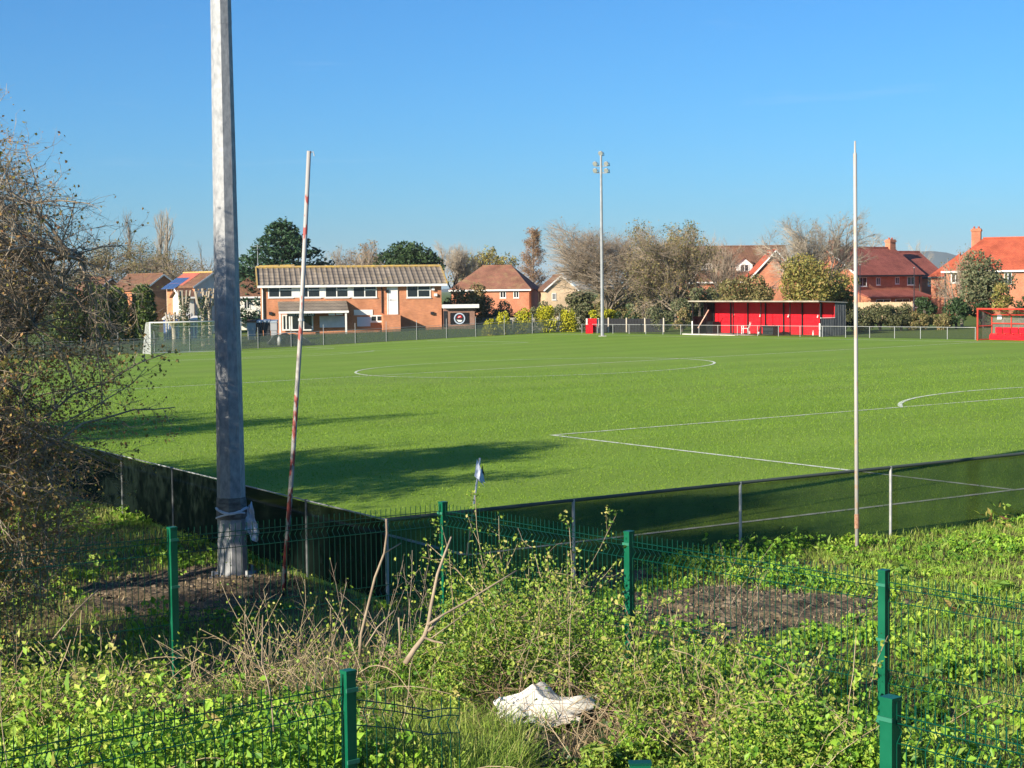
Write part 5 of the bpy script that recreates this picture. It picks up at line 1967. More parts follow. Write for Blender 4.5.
house('wing_house', 'low orange roofed wing between the linking house and the right edge house', 931, 952, 183, -24, 276, 254.5, 7.5, M['brickred'], M['tileorange_sunlit'], hipL=2.6, fascia=M['dark'])
hh, F3, W3, ze3, zr3 = house('orange_roof_house', 'orange roofed brick house with a big chimney at the right edge', 944, 1085, 174, -24, 270.5, 239, 10.5, M['brickred'], M['tileorange_sunlit'], hipL=3.2, wins=[(951, 960, 272.5, 283), (1004, 1012, 272.5, 284)], chim=[(976.5, 228.5, 0.95)])
MB().tube([(0.1, -0.1, 0), (0.1, -0.1, ze3)], 0.07, 7).build('drainpipe', M['dark'], hh)


# ---- timber fence, concrete fence, black fence and red kiosk near the far corner
def board_fence(name, label, px0, px1, D0, D1, ytop, m, sp, post_m, post_w=0.09, cap=False, base_drop=0.3):
    a, b = at(px0, 330, D0), at(px1, 330, D1)
    za = gz(a[0], a[1])
    H = at(px0, ytop, D0)[2] - za
    o = thing(name, label, 'fence', (a[0], a[1], za))
    t = np.array([b[0] - a[0], b[1] - a[1], 0])
    L = np.linalg.norm(t)
    o.rotation_euler = (0, 0, math.atan2(t[1], t[0]))
    n = max(1, round(L / sp))
    for k in range(n):
        x0, x1 = L * k / n + post_w / 2, L * (k + 1) / n - post_w / 2
        mb = MB()
        nb = max(2, int((x1 - x0) / 0.15))
        for q in range(nb):
            xa, xb = x0 + (x1 - x0) * q / nb, x0 + (x1 - x0) * (q + 0.93) / nb
            mb.box(xa, xb, -0.012 + 0.012 * (q % 2), 0.012 + 0.012 * (q % 2), -base_drop, H - 0.03 - 0.02 * ((q * 7) % 3) / 3)
        mb.build('panel', m, o)
    for k in range(n + 1):
        x = L * k / n
        MB().box(x - post_w / 2, x + post_w / 2, -post_w / 2, post_w / 2, -base_drop, H + 0.04).build('post', post_m, o)
    return o


board_fence('timber_fence', 'pale new timber fence below the red roofed house', 848, 912, 160, 158, 302, M['timber'], 1.83, M['timber'])
board_fence('garden_fence', 'grey weathered panel fence behind the golden conifers', 474, 580, 162, 158, 317.5, mat('weathered_panel', (0.3, 0.27, 0.22), 0.9, col2=(0.2, 0.18, 0.15), scale=2), 2.2, M['concrete'], 0.14)
board_fence('black_fence', 'black board fence with pale posts behind the far mast', 591, 664, 146.5, 141, 318, M['black'], 2.0, mat('pale_post', (0.42, 0.36, 0.28), 0.8), 0.12)
p = at(592.5, 333, 143.5)
o = thing('red_locker', 'small red locker with a lower red box at the barrier gap', 'locker', (p[0], p[1], gz(p[0], p[1])))
za = at(592, 319, 143.5)[2] - o.location.z
MB().box(-0.35, 0.35, -0.25, 0.25, za - 1.15, za).build('cabinet', M['red'], o)
MB().box(-0.38, 0.38, -0.28, 0.28, za + 0.002, za + 0.05).build('lid', M['redframe'], o)
MB().box(-0.55, -0.43, -0.1, 0.1, 0, za + 0.05).build('post', M['offwhite'], o)
MB().box(0.43, 0.55, -0.1, 0.1, 0, za + 0.05).build('post', M['offwhite'], o)
MB().box(-0.6, 0.0, -0.75, -0.35, 0, 0.75).build('lower_box', M['red'], o)

# lamp posts and aerials among the far gardens
for px, y0, D, lb in ((695, 271, 168, 'thin grey lamp post at the left end of the red stand'), (748.5, 273, 168, 'thin dark lamp post behind the middle of the red stand'),
                      (860, 265, 165, 'thin dark pole at the left corner of the red roofed house'), (914, 268, 160, 'slim dark pole at the right corner of the red roofed house')):
    p = at(px, 330, D)
    z = gz(p[0], p[1])
    h = at(px, y0, D)[2] - z
    o = thing('lamp_post', lb, 'lamp post', (p[0], p[1], z))
    MB().tube([(0, 0, -0.1), (0, 0, 1.2), (0, 0, 1.25), (0, 0, h)], [0.09, 0.085, 0.055, 0.04], 8).build('shaft', M['galvlow'] if px < 700 else M['dark'], o, smooth=True)
    MB().tube([(0, 0, h + 0.002), (0, 0, h + 0.07)], [0.075, 0.05], 8).build('lantern', M['grey'], o)


# ================================================================== TREES, HEDGES, SHRUBS (far)
def base_at(px, D):
    p = at(px, 330, D)
    return np.array([p[0], p[1], gz(p[0], p[1]) - 0.03])


def height_at(px, py, D):
    p = at(px, py, D)
    return p[2] - gz(p[0], p[1])


def far_tree(name, label, px, D, ytop, wpx, kind='round', seed=1, n=(8, 7, 7, 5), twig=None, bark=None, rmin=0.018, leaf=None, leaf_n=0, leaf_size=0.2, group='trees beyond the pitch', cat='tree', rz=None, jitter=0.15):
    b = base_at(px, D)
    H = height_at(px, ytop, D)
    o = thing(name, label, cat, b, rz if rz is not None else seed * 1.3, group=group)
    make_bare(o, bare_arrays(seed, H, wpx * D / F_PX, kind, n, rmin), bark or M['bark'], twig or M['twig'], leaf, leaf_n, leaf_size, seed, jitter)
    return o


def far_bush(name, label, px, D, ytop, wpx, m, seed, N=2500, leaf=0.2, nl=12, base=0.0, trunk=None, depth=None, group='shrubs beyond the pitch', cat='shrub', trunk_r=0.12, flat=0.85):
    b = base_at(px, D)
    H = height_at(px, ytop, D)
    w = wpx * D / F_PX / 2
    o = thing(name, label, cat, b, 0, group=group)
    make_bush(o, seed, (w, depth or w * 0.85, H - base), m, N, leaf, nl, base, trunk or M['barkdark'], trunk_r, flat)
    return o


T_ = far_tree
T_('broad_tree', 'broad olive brown leafless tree filling the sky left of the poplars', 118, 228, 241, 122, 'round', 31, (13, 10, 9, 6), leaf=M['l_olive'], leaf_n=13000, leaf_size=0.24, rmin=0.026)
T_('broad_tree', 'low brown tree below the right hand poplars', 190, 226, 250, 66, 'round', 32, (11, 10, 8, 6), leaf=M['l_olive'], leaf_n=3000, leaf_size=0.24, rmin=0.026)
T_('poplar', 'slim distant poplar rising behind the broad olive brown tree', 131, 262, 220, 15, 'poplar', 33, (7, 4, 4), twig=M['twigpale'], rmin=0.02)
T_('poplar', 'taller narrow poplar left of its twin', 158.5, 250, 219, 16, 'poplar', 34, (8, 5, 5), twig=M['twigpale'], rmin=0.02)
T_('poplar', 'right hand poplar of the close pair, wider and fuller', 170, 252, 218, 24, 'poplar', 35, (9, 5, 5), twig=M['twigpale'], rmin=0.02)
T_('bare_tree', 'thin wispy leafless tree just left of the near mast', 204, 240, 240, 40, 'vase', 36, (6, 5, 5, 3), twig=M['twigpale'], rmin=0.012)
T_('bare_tree', 'pale wispy leafless tree between the near mast and the dark conifer', 243, 240, 245, 34, 'vase', 47, (6, 5, 4, 3), twig=M['twigpale'], rmin=0.014)
# dark conifer behind the clubhouse
b = base_at(284, 192)
o = thing('dark_conifer', 'big dark green conifer rising behind the clubhouse roof', 'tree', b, group='trees beyond the pitch')
make_conifer(o, 5, height_at(281, 219, 192), 9.6, M['l_conifer'], 32000, 0.5, 300, 0.02, 0.76, 0.3, 0.16)
far_bush('holm_oak', 'dome shaped dark evergreen oak above the clubhouse ridge', 408, 205, 240, 76, M['l_dark'], 6, 13000, 0.42, 34, 2.5, group='trees beyond the pitch', cat='tree', trunk_r=0.4)
T_('bare_tree', 'brown twiggy tree between the conifer and the evergreen oak', 352, 208, 245, 50, 'multi', 37, (13, 10, 8, 6), twig=M['twig'], leaf=M['l_olive'], leaf_n=500, leaf_size=0.26)
T_('bare_tree', 'low brown leafy tree hugging the left side of the evergreen oak', 378, 214, 243, 46, 'multi', 49, (12, 10, 8, 6), twig=M['twig'], leaf=M['l_dry'], leaf_n=2600, leaf_size=0.28)
T_('bare_tree', 'dense grey leafless tree right of the evergreen oak', 449, 214, 242, 36, 'round', 38, (12, 10, 9, 6), twig=M['twigpale'], bark=M['barkdark'], rmin=0.02)
T_('yellowing_tree', 'low yellowing tree behind the ridge of the broad tiled house', 491, 222, 250, 58, 'round', 39, (10, 9, 8, 5), leaf=M['l_yellowgreen'], leaf_n=6000, leaf_size=0.32)
T_('conical_tree', 'tall rusty grey cone shaped tree between two tiled roofs', 533, 212, 230, 35, 'redwood', 40, (16, 11, 8), twig=M['twigrust'], rmin=0.034, leaf=M['l_dry'], leaf_n=3000, leaf_size=0.2)
T_('bare_tree', 'large many stemmed leafless tree behind the far mast', 604, 156, 224, 124, 'multi', 41, (18, 13, 11, 7), twig=M['twig'], bark=M['bark'], rmin=0.016, leaf=M['l_olive'], leaf_n=900, leaf_size=0.18)
T_('bare_tree', 'grey leafless tree crowded against the right of the many stemmed tree', 643, 162, 230, 66, 'multi', 48, (14, 11, 9, 6), twig=M['twig'], bark=M['bark'], rmin=0.016, leaf=M['l_olive'], leaf_n=700, leaf_size=0.18)
T_('brown_leaved_tree', 'tall tree with dull brown leaves at the left end of the red stand', 676, 150, 224, 70, 'multi', 42, (15, 11, 9, 6), twig=M['twig'], leaf=M['l_olive'], leaf_n=11000, leaf_size=0.19, rmin=0.018)
T_('bare_tree', 'thin leafless tree in front of the dormer roof', 722, 165, 232, 80, 'vase', 43, (12, 8, 7, 5), twig=M['twig'], rmin=0.014)
T_('bare_tree', 'spreading leafless tree rising above the yellowing hawthorn', 815, 170, 213, 104, 'vase', 44, (15, 11, 9, 6), twig=M['twigpale'], rmin=0.017, leaf=M['l_olive'], leaf_n=800, leaf_size=0.18)
T_('bare_tree', 'faint leafless tree behind the chimney of the red roofed house', 868, 215, 230, 86, 'round', 45, (11, 9, 8, 6), twig=M['twigpale'], rmin=0.015)
T_('bare_tree', 'small leafless tree showing over the linking roof', 908, 240, 240, 44, 'round', 46, (7, 6, 6, 4), twig=M['twigpale'], rmin=0.018)
far_bush('hawthorn', 'large yellowing hawthorn behind the right half of the red stand', 806, 146, 250, 72, M['l_yellowgreen'], 61, 10000, 0.24, 26, 0.3, group='trees beyond the pitch', cat='tree')
far_bush('hawthorn', 'olive hawthorn behind the white chair end of the stand', 742, 147, 272, 66, M['l_olive'], 62, 7500, 0.24, 20, 0.0, group='trees beyond the pitch', cat='tree')
far_bush('hawthorn', 'grey green hawthorn left of the stand under the brown leaved tree', 700, 148, 286, 54, M['l_greygreen'], 63, 5000, 0.22, 14, 0.0, group='trees beyond the pitch', cat='tree')
far_bush('hawthorn', 'tawny hawthorn between the stand and the red roofed house', 843, 150, 268, 40, M['l_yellowgreen'], 64, 4600, 0.22, 14, 0.0, group='trees beyond the pitch', cat='tree')
far_bush('roundheaded_tree', 'dark olive tree in front of the orange roofed house', 984, 132, 246, 66, M['l_greygreen'], 65, 7500, 0.22, 26, 0.8, group='trees beyond the pitch', cat='tree')
T_('bare_tree', 'grey twiggy tree leaning on the left of the dark olive tree', 962, 134, 247, 36, 'multi', 66, (10, 8, 7, 4), twig=M['twig'], leaf=M['l_olive'], leaf_n=700, leaf_size=0.15)
far_bush('young_tree', 'small yellowish tree directly behind the dugout', 1004, 126, 279, 28, M['l_yellowgreen'], 67, 1800, 0.18, 10, 0.0)
far_bush('evergreen_shrub', 'round dark evergreen shrub below the linking house', 924, 130, 294, 26, M['l_dark'], 68, 2600, 0.17, 12)
far_bush('evergreen_shrub', 'larger round dark evergreen shrub left of the dugout', 956, 128, 297, 32, M['l_dark'], 69, 3200, 0.17, 13)
far_bush('evergreen_shrub', 'half hidden dark evergreen shrub touching the dugout frame', 983, 129, 298, 24, M['l_dark'], 70, 2000, 0.17, 10)
far_bush('evergreen_shrub', 'very dark shrub at the right edge behind the dugout', 1028, 130, 290, 36, M['l_dark'], 71, 2200, 0.18, 12)
# hedge along the far rail
for k, (px, yt, w, lb) in enumerate(((843, 300, 30, 'straggly hedge shrub filling the gap right of the stand end wall'), (859, 300, 36, 'straggly grey green hedge shrub under the left of the timber fence'), (880, 299, 36, 'olive hedge shrub under the middle of the timber fence'),
                                     (901, 298, 36, 'olive hedge shrub under the right of the timber fence'), (916, 308, 26, 'low straw coloured hedge shrub under the first round evergreen'),
                                     (940, 309, 28, 'low straw coloured hedge shrub between the two round evergreens'))):
    far_bush('hedge_shrub', lb, px, 127, yt, w, M['l_hedge'] if k < 4 else M['l_olive'], 80 + k, 3600, 0.15, 12)
far_bush('hedge_shrub', 'dark ivy mound at the foot of the brown leaved tree', 660, 142, 300, 30, M['l_greygreen'], 90, 2200, 0.18, 12)
far_bush('hedge_shrub', 'brown undergrowth shrub just right of the black fence', 682, 141, 306, 26, M['l_olive'], 91, 1600, 0.17, 10)
far_bush('hedge_shrub', 'dark undergrowth shrub below the large many stemmed tree', 622, 152, 306, 50, M['l_dark'], 92, 2600, 0.2, 14)
far_bush('hedge_shrub', 'dark laurel standing behind the last golden conifer', 582, 156, 300, 34, M['l_greygreen'], 93, 2400, 0.2, 12)
far_bush('hedge_shrub', 'grey green shrubbery behind the smallest golden conifers', 503, 165, 300, 52, M['l_greygreen'], 94, 3200, 0.2, 14)
far_bush('hedge_shrub', 'dull shrubbery behind the largest golden conifer', 545, 166, 298, 46, M['l_greygreen'], 95, 2600, 0.2, 12)
far_bush('bushy_tree', 'bushy olive tree in front of the broad tiled house', 466, 162, 276, 44, M['l_olive'], 96, 4200, 0.22, 16, 0.0, group='trees beyond the pitch', cat='tree')
far_bush('bushy_tree', 'darker bushy tree tucked behind the flat roofed store', 486, 163, 292, 34, M['l_greygreen'], 97, 2600, 0.22, 12, 0.0, group='trees beyond the pitch', cat='tree')


for k, (px, D, yt, w, m, lb) in enumerate(((646, 178, 283, 46, 'l_greygreen', 'grey green garden tree filling the gap above the black fence'), (674, 182, 278, 44, 'l_olive', 'olive garden tree behind the tall brown leaved tree'),
                                      (612, 184, 286, 50, 'l_olive', 'olive garden tree seen through the large leafless tree'), (580, 186, 288, 36, 'l_hedge', 'dull garden tree right of the yellow gable'),
                                      (716, 176, 280, 40, 'l_hedge', 'dull garden tree below the small left dormer'))):
    far_bush('garden_tree', lb, px, D, yt, w, M[m], 120 + k, 3600, 0.3, 16, group='trees beyond the pitch', cat='tree')
for k, (px, D, yt, w, lb) in enumerate(((30, 205, 268, 60, 'dark distant tree behind the hawthorn at the left edge'), (-12, 215, 262, 60, 'distant tree at the very left edge'))):
    far_bush('garden_tree', lb, px, D, yt, w, M['l_olive'], 140 + k, 4000, 0.35, 16, group='trees beyond the pitch', cat='tree')


# ---- golden conifers
def gold(label, px, D, ytop, wpx, seed, N=2600):
    b = base_at(px, D)
    H = height_at(px, ytop, D)
    w = wpx * D / F_PX / 2 * 1.22
    o = thing('golden_conifer', label, 'conifer', b, group='golden conifers by the barrier')
    rng = np.random.default_rng(seed)
    MB().tube([(0, 0, -0.1), (0, 0, H * 0.7)], [0.12, 0.04], 7).build('trunk', M['barkdark'], o)
    nl = 26
    t = rng.random(nl)
    C = np.stack([np.cos(np.arange(nl) * 2.4) * w * 0.55 * np.sqrt(1 - 0.75 * t), np.sin(np.arange(nl) * 2.4) * w * 0.55 * np.sqrt(1 - 0.75 * t), H * (0.12 + 0.76 * t)], 1)
    R = w * (0.5 - 0.2 * t) * rng.uniform(0.8, 1.15, nl)
    P, d = lobe_leaves(rng, C, R, N, 1.15, 0.7)
    P[:, 2] = np.clip(P[:, 2], 0.05, None)
    ax = norm(d * np.array([0.7, 0.7, 0.2]) + np.array([0, 0, 0.9]))
    leaves('crown', rng, P, 0.2 * rng.uniform(0.6, 1.3, N), M['l_gold'], o, axis=ax, out=d, nup=0.1, aspect=0.5)


gold('smallest golden conifer, at the left end of the golden row', 490, 147.6, 319.5, 14, 1, 1700)
gold('upright golden conifer second from the left of the golden row', 503, 148.2, 311, 16, 2, 2200)
gold('rounded bright golden conifer in the middle of the row', 524, 149.2, 307.5, 21, 3)
gold('broad golden conifer streaked with dark gaps, right of the middle', 545.5, 149.9, 306, 23, 4)
gold('duller green gold conifer at the right end of the row', 567.5, 150.4, 310, 21, 5)
far_bush('golden_shrub', 'loose golden shrub growing over the red locker', 601, 149, 306.5, 36, M['l_gold'], 99, 2300, 0.17, 12, 0.5, group='golden conifers by the barrier')

# ---- tall evergreen hedge and ivy clad pollards on the left
def leyland(label, px, D, ytop, wpx, seed, m=None, N=9500):
    b = base_at(px, D)
    H = height_at(px, ytop, D)
    w = wpx * D / F_PX / 2
    o = thing('evergreen_conifer', label, 'conifer', b, group='tall evergreens left of the goal')
    rng = np.random.default_rng(seed)
    MB().tube([(0, 0, -0.1), (0, 0, H * 0.8)], [0.16, 0.05], 7).build('trunk', M['barkdark'], o)
    nl = 34
    t = (np.arange(nl) + rng.random(nl)) / nl
    r = w * (1 - 0.35 * t ** 2)
    C = np.stack([np.cos(np.arange(nl) * 2.4) * r * 0.5, np.sin(np.arange(nl) * 2.4) * r * 0.5, H * (0.08 + 0.84 * t)], 1)
    R = r * rng.uniform(0.42, 0.62, nl)
    P, d = lobe_leaves(rng, C, R, N, 1.0, 0.6)
    P[:, 2] = np.clip(P[:, 2], 0.05, None)
    leaves('crown', rng, P, 0.3 * rng.uniform(0.6, 1.3, N), m or M['l_leyland'], o, axis=norm(d + np.array([0, 0, 0.7])), out=d, nup=0.2, aspect=0.45)


leyland('yellow topped evergreen at the left of the three tall hedge conifers', 97, 140, 283, 34, 1)
leyland('middle evergreen of the tall hedge left of the goal', 119, 141, 285, 26, 2)
leyland('dense dark evergreen nearest the goal in the tall hedge', 144, 142, 283, 30, 3)
leyland('dark evergreen mostly behind the hawthorn branches', 70, 139, 287, 36, 4)


def pollard(label, px, D, ytop, seed, ivy=True):
    b = base_at(px, D)
    H = height_at(px, ytop, D)
    o = thing('pollarded_tree', label, 'tree', b, group='pollarded trees behind the goal')
    rng = np.random.default_rng(seed)
    mb = MB()
    mb.tube([(0, 0, -0.1), (0.05, 0, H * 0.35), (0, 0.05, H * 0.62)], [0.19, 0.17, 0.16], 8)
    for k in range(5):
        a_ = 2 * math.pi * k / 5 + rng.random()
        mb.tube([(0, 0.03, H * 0.58), (0.45 * math.cos(a_), 0.45 * math.sin(a_), H * 0.8), (0.6 * math.cos(a_), 0.6 * math.sin(a_), H)], [0.11, 0.085, 0.07], 6)
    mb.build('trunk', M['twigpale'], o)
    if ivy:
        N = 1100
        t = rng.random(N)
        a_ = rng.random(N) * 6.28
        P = np.stack([np.cos(a_) * (0.25 + 0.22 * rng.random(N)), np.sin(a_) * (0.25 + 0.22 * rng.random(N)), H * (0.05 + 0.86 * t)], 1)
        leaves('ivy', rng, P, 0.16 * rng.uniform(0.7, 1.3, N), M['l_dark'], o, nup=0.3)
    else:
        N = 120
        P = np.stack([randn(rng, N) * 0.5, randn(rng, N) * 0.5, H * (0.7 + 0.3 * rng.random(N))], 1)
        leaves('shoots', rng, P, 0.2, M['l_dry'], o, nup=0.3)


pollard('ivy clad pollard standing against the brick side wall of the solar house', 184.5, 138, 290, 1)
pollard('ivy clad pollard in front of the white gable, nearest the mast', 203, 137, 291, 2)
pollard('bare pale pollard stump right behind the goal net', 173.5, 134, 312, 3, False)
pollard('slim bare pollard beside the ivy clad one near the mast', 210, 138, 288, 4, False)
# blue sheds below the solar house
for px0, px1, yt, lb in ((163.5, 171, 315, 'small blue shed seen over the left of the goal'), (174.5, 185, 314, 'blue shed with pale stripes seen over the middle of the goal'),
                         (190, 201, 316, 'blue shed with a pale roof seen over the right of the goal')):
    a, b = at(px0, 330, 146), at(px1, 330, 146)
    z = gz(a[0], a[1])
    H = at(px0, yt, 146)[2] - z
    w = b[0] - a[0]
    o = thing('garden_shed', lb, 'shed', (a[0], a[1], z), group='blue sheds behind the goal')
    MB().box(0, w, 0, 1.6, 0, H * 0.82).build('wall', mat('blue_boards', (0.05, 0.09, 0.28), 0.6, col2=(0.08, 0.13, 0.34), scale=4), o)
    MB().prism([(-0.1, -0.1, H * 0.825), (w + 0.1, -0.1, H * 0.825), (w + 0.1, 1.7, H * 0.95), (-0.1, 1.7, H * 0.95)], (0, 0, H * 0.05)).build('roof', M['offwhite'], o)
    MB().box(w * 0.3, w * 0.42, -0.03, -0.004, 0.05, H * 0.8).box(w * 0.62, w * 0.74, -0.03, -0.004, 0.05, H * 0.8).build('door_trim', M['offwhite'], o)

# ---- trees left of the frame whose shadows fall over the corner of the pitch
for k, (x, y, h, w, n_, lb) in enumerate(((-14.9, 28.6, 8.4, 9.0, 40000, 'leafy boundary tree outside the frame casting the big shadow on the pitch corner'),
                                          (-23.0, 41.5, 8.8, 8.5, 16000, 'thin boundary tree outside the frame casting the farther streaky shadows'),
                                          (-13.8, 20.2, 5.6, 5.0, 7000, 'small boundary tree outside the frame casting shade on the black netting'))):
    o = thing('boundary_tree', lb, 'tree', (x, y, gz(x, y)), k * 2.0, group='boundary trees on the left')
    make_bare(o, bare_arrays(200 + k, h, w, 'multi', (12, 9, 8, 5), 0.014), M['barkdark'], M['twigdark'], M['l_haw'], n_, 0.16, 200 + k)


# ================================================================== NEAR VEGETATION
# ---- big hawthorn at the left edge
def hawthorn(label, x, y, H, rx, ry, seed, nb=620, nleaf=30000, low=0.25, dead=2):
    """limbs run out to points spread through a broad crown; twigs fill it and hang to the ground"""
    rng = np.random.default_rng(seed)
    o = thing('hawthorn', label, 'tree', (x, y, gz(x, y) - 0.05), group='hawthorns by the near mast')

    def crown_pts(n, shell):
        q = norm(randn(rng, n, 3)) * ((shell + (1 - shell) * rng.random(n)) ** 0.5)[:, None]
        an = np.arctan2(q[:, 1], q[:, 0])
        k = 1 + 0.14 * np.sin(3 * an + seed) + 0.12 * np.sin(5 * an + 2 * q[:, 2] + seed)
        return np.stack([q[:, 0] * rx * k, q[:, 1] * ry * k, low + (H - low) * (0.46 + 0.54 * q[:, 2])], 1)

    P0, R0 = trunk_line(rng, 1.3, 0.17, 5, 0.12)
    nl, K = 17, 9
    T = crown_pts(nl, 0.6)
    t = np.linspace(0, 1, K)[None, :, None]
    S = P0[0, rng.integers(2, 5, nl)]
    mid = (S + T) / 2 + np.array([0, 0, 0.9]) * (0.4 + rng.random((nl, 1))) + randn(rng, nl, 3) * 0.25
    L1 = S[:, None] * (1 - t) ** 2 + 2 * mid[:, None] * t * (1 - t) + T[:, None] * t ** 2 + randn(rng, nl, K, 3) * 0.05 * np.minimum(t, 1 - t) * 4
    R1 = 0.042 * np.linspace(1, 0.16, K)[None] * rng.uniform(0.7, 1.2, nl)[:, None]
    T2 = crown_pts(nb, 0.25)
    flat = L1[:, 2:].reshape(-1, 3)
    d2 = ((T2[:, None, :] - flat[None]) ** 2).sum(-1) + rng.random((nb, len(flat))) * 0.5
    S2 = flat[np.argsort(d2, 1)[np.arange(nb), rng.integers(0, 9, nb)]]
    K2 = 7
    t = np.linspace(0, 1, K2)[None, :, None]
    mid = (S2 + T2) / 2 + np.array([0, 0, 0.32]) * rng.random((nb, 1)) + randn(rng, nb, 3) * 0.16
    L2 = S2[:, None] * (1 - t) ** 2 + 2 * mid[:, None] * t * (1 - t) + T2[:, None] * t ** 2 + randn(rng, nb, K2, 3) * 0.03
    R2 = 0.013 * np.linspace(1, 0.3, K2)[None] * rng.uniform(0.5, 1.5, nb)[:, None]
    l3 = children(rng, L2, R2, 9, 0.62, 0.75, 0.0052, up=-0.05, wob=0.28, tmin=0.2, K=6, Lfall=0.3)
    l4 = children(rng, *l3, 6, 0.21, 0.8, 0.0029, up=-0.01, wob=0.3, tmin=0.1, K=3)
    for Pn in (L1, L2, l3[0], l4[0]):
        Pn[..., 2] = np.maximum(Pn[..., 2], 0.06 + 0.05 * np.sin(Pn[..., 0] * 9))
    V, Q = merge([batch_tubes(P0, R0, 7), batch_tubes(L1, R1, 6)])
    np_mesh('trunk', V, Q, M['barkdark'], o, smooth=True)
    V, Q = merge([batch_tubes(L2, R2, 4), batch_tubes(*l3, 3), batch_tubes(*l4, 3)])
    c = np_mesh('crown', V, Q, M['twigdark'], o)
    pts = l4[0][:, 1:].reshape(-1, 3)
    w = np.where(pts[:, 2] < H * 0.55, 1.5, 0.35)
    pts = pts[rng.choice(len(pts), nleaf, p=w / w.sum())] + randn(rng, nleaf, 3) * 0.02
    leaves('leaves', rng, pts, 0.037 * rng.uniform(0.5, 1.4, nleaf), M['l_haw'], c, aspect=0.75, nup=0.2)
    # a few long pale dead limbs showing at the front
    if not dead:
        return o
    mb = MB()
    for _ in range(dead):
        p = np.array([rx * rng.uniform(0.0, 0.6), -ry * rng.uniform(0.75, 0.98), H * rng.uniform(0.45, 0.62)])
        pp = [p]
        dd = np.array([rng.uniform(0.1, 0.9), rng.uniform(-0.3, 0.3), -rng.uniform(0.2, 0.9)])
        for _k in range(6):
            dd = dd / np.linalg.norm(dd) + randn(rng, 3) * 0.28
            pp.append(pp[-1] + dd / np.linalg.norm(dd) * 0.24)
        mb.tube(pp, list(np.linspace(0.013, 0.005, 7)), 6)
    mb.build('dead_limbs', M['twigpale'], o)
    return o


hawthorn('big tangled hawthorn with few brown leaves at the left edge of the picture', -6.68, 16.6, 6.6, 2.9, 2.1, 301, 1050, 80000)
hawthorn('second hawthorn mostly outside the left edge, leaning into the bigger one', -8.2, 20.4, 6.9, 2.7, 1.75, 302, 700, 40000, low=2.8, dead=0)


# ---- ground cover. Everything here grows on the ground surface zg().
def sample(n, x0, x1, y0, y1, rng):
    return x0 + (x1 - x0) * rng.random(n), y0 + (y1 - y0) * rng.random(n)


def vnoise(X, Y, s, seed):
    r = np.random.default_rng(seed)
    v = 0
    for k in range(5):
        a = r.random() * 6.28
        f = s * r.uniform(0.6, 1.9)
        v = v + np.sin((X * math.cos(a) + Y * math.sin(a)) * f + r.random() * 6.28 + 0.8 * np.sin(X * f * 0.37 + k))
    return v / 5


def in_patch(X, Y, c, rx, ry, rot=0.0):
    dx, dy = X - c[0], Y - c[1]
    a = (dx * math.cos(rot) + dy * math.sin(rot)) / rx
    b = (-dx * math.sin(rot) + dy * math.cos(rot)) / ry
    return np.sqrt(a * a + b * b)


def fence_t(X, Y):
    return np.interp(X, FX, FY) - Y


SPOT = [(pc, 2.0, 1.7, 0.1), (p2_ := (p2[0] - 0.25, p2[1] - 0.8), 1.7, 2.2, 0.3), (p3, 0.85, 0.62, 0.3)]


def bare(X, Y):
    """0 on bare earth, 1 away from it"""
    k = np.ones_like(X)
    for c, rx, ry, r in SPOT:
        k = k * sstep(0.62, 1.12, in_patch(X, Y, c, rx, ry, r) + 0.12 * vnoise(X, Y, 4, 3))
    return k


def cover(name, label, n, box, hfun, dens, size, m, seed, aspect=0.62, nup=0.9, cat='ground cover', pw=0.7, sunny=0.55, per=14):
    """broad-leaved cover: leaves spread through a canopy of height hfun(X, Y) with density dens(X, Y) in 0..1"""
    rng = np.random.default_rng(seed)
    npl = n // per
    PX, PY = sample(npl, *box, rng)
    u, v = to_uv(PX, PY)
    d = dens(PX, PY) * (np.minimum(u, v) < UO - 0.03 + 0.1 * rng.random(npl))
    k = rng.random(npl) < d
    PX, PY = PX[k], PY[k]
    PH = np.maximum(hfun(PX, PY), 0.03) * rng.uniform(0.45, 1.3, len(PX))
    lx, ly = randn(rng, len(PX)) * 0.22, randn(rng, len(PX)) * 0.22
    idx = np.repeat(np.arange(len(PX)), per)
    q = rng.random(len(idx)) ** pw
    rad_ = (0.25 + 0.9 * rng.random(len(idx))) * (size * 1.5) * (1.15 - 0.55 * q)
    an = rng.random(len(idx)) * 2 * math.pi
    X = PX[idx] + np.cos(an) * rad_ + lx[idx] * PH[idx] * q
    Y = PY[idx] + np.sin(an) * rad_ + ly[idx] * PH[idx] * q
    P = np.stack([X, Y, zg(PX, PY)[idx] + 0.015 + PH[idx] * q], 1)
    size = size * rng.uniform(0.5, 1.45, len(PX))[idx]
    hue = randn(rng, len(PX))[idx] * 0.17
    sz = size * rng.uniform(0.55, 1.35, len(X))
    r = np.clip(0.45 + 0.36 * vnoise(X, Y, 1.4, seed + 5) + hue + randn(rng, len(X)) * 0.17, 0, 1)
    o = leaves(name, rng, P, sz, m, None, rnd=r, aspect=aspect, nup=nup, fold=0.2, curl=0.1, out=np.array(to_sun) * sunny)
    return tag(o, label, cat, kind='stuff')


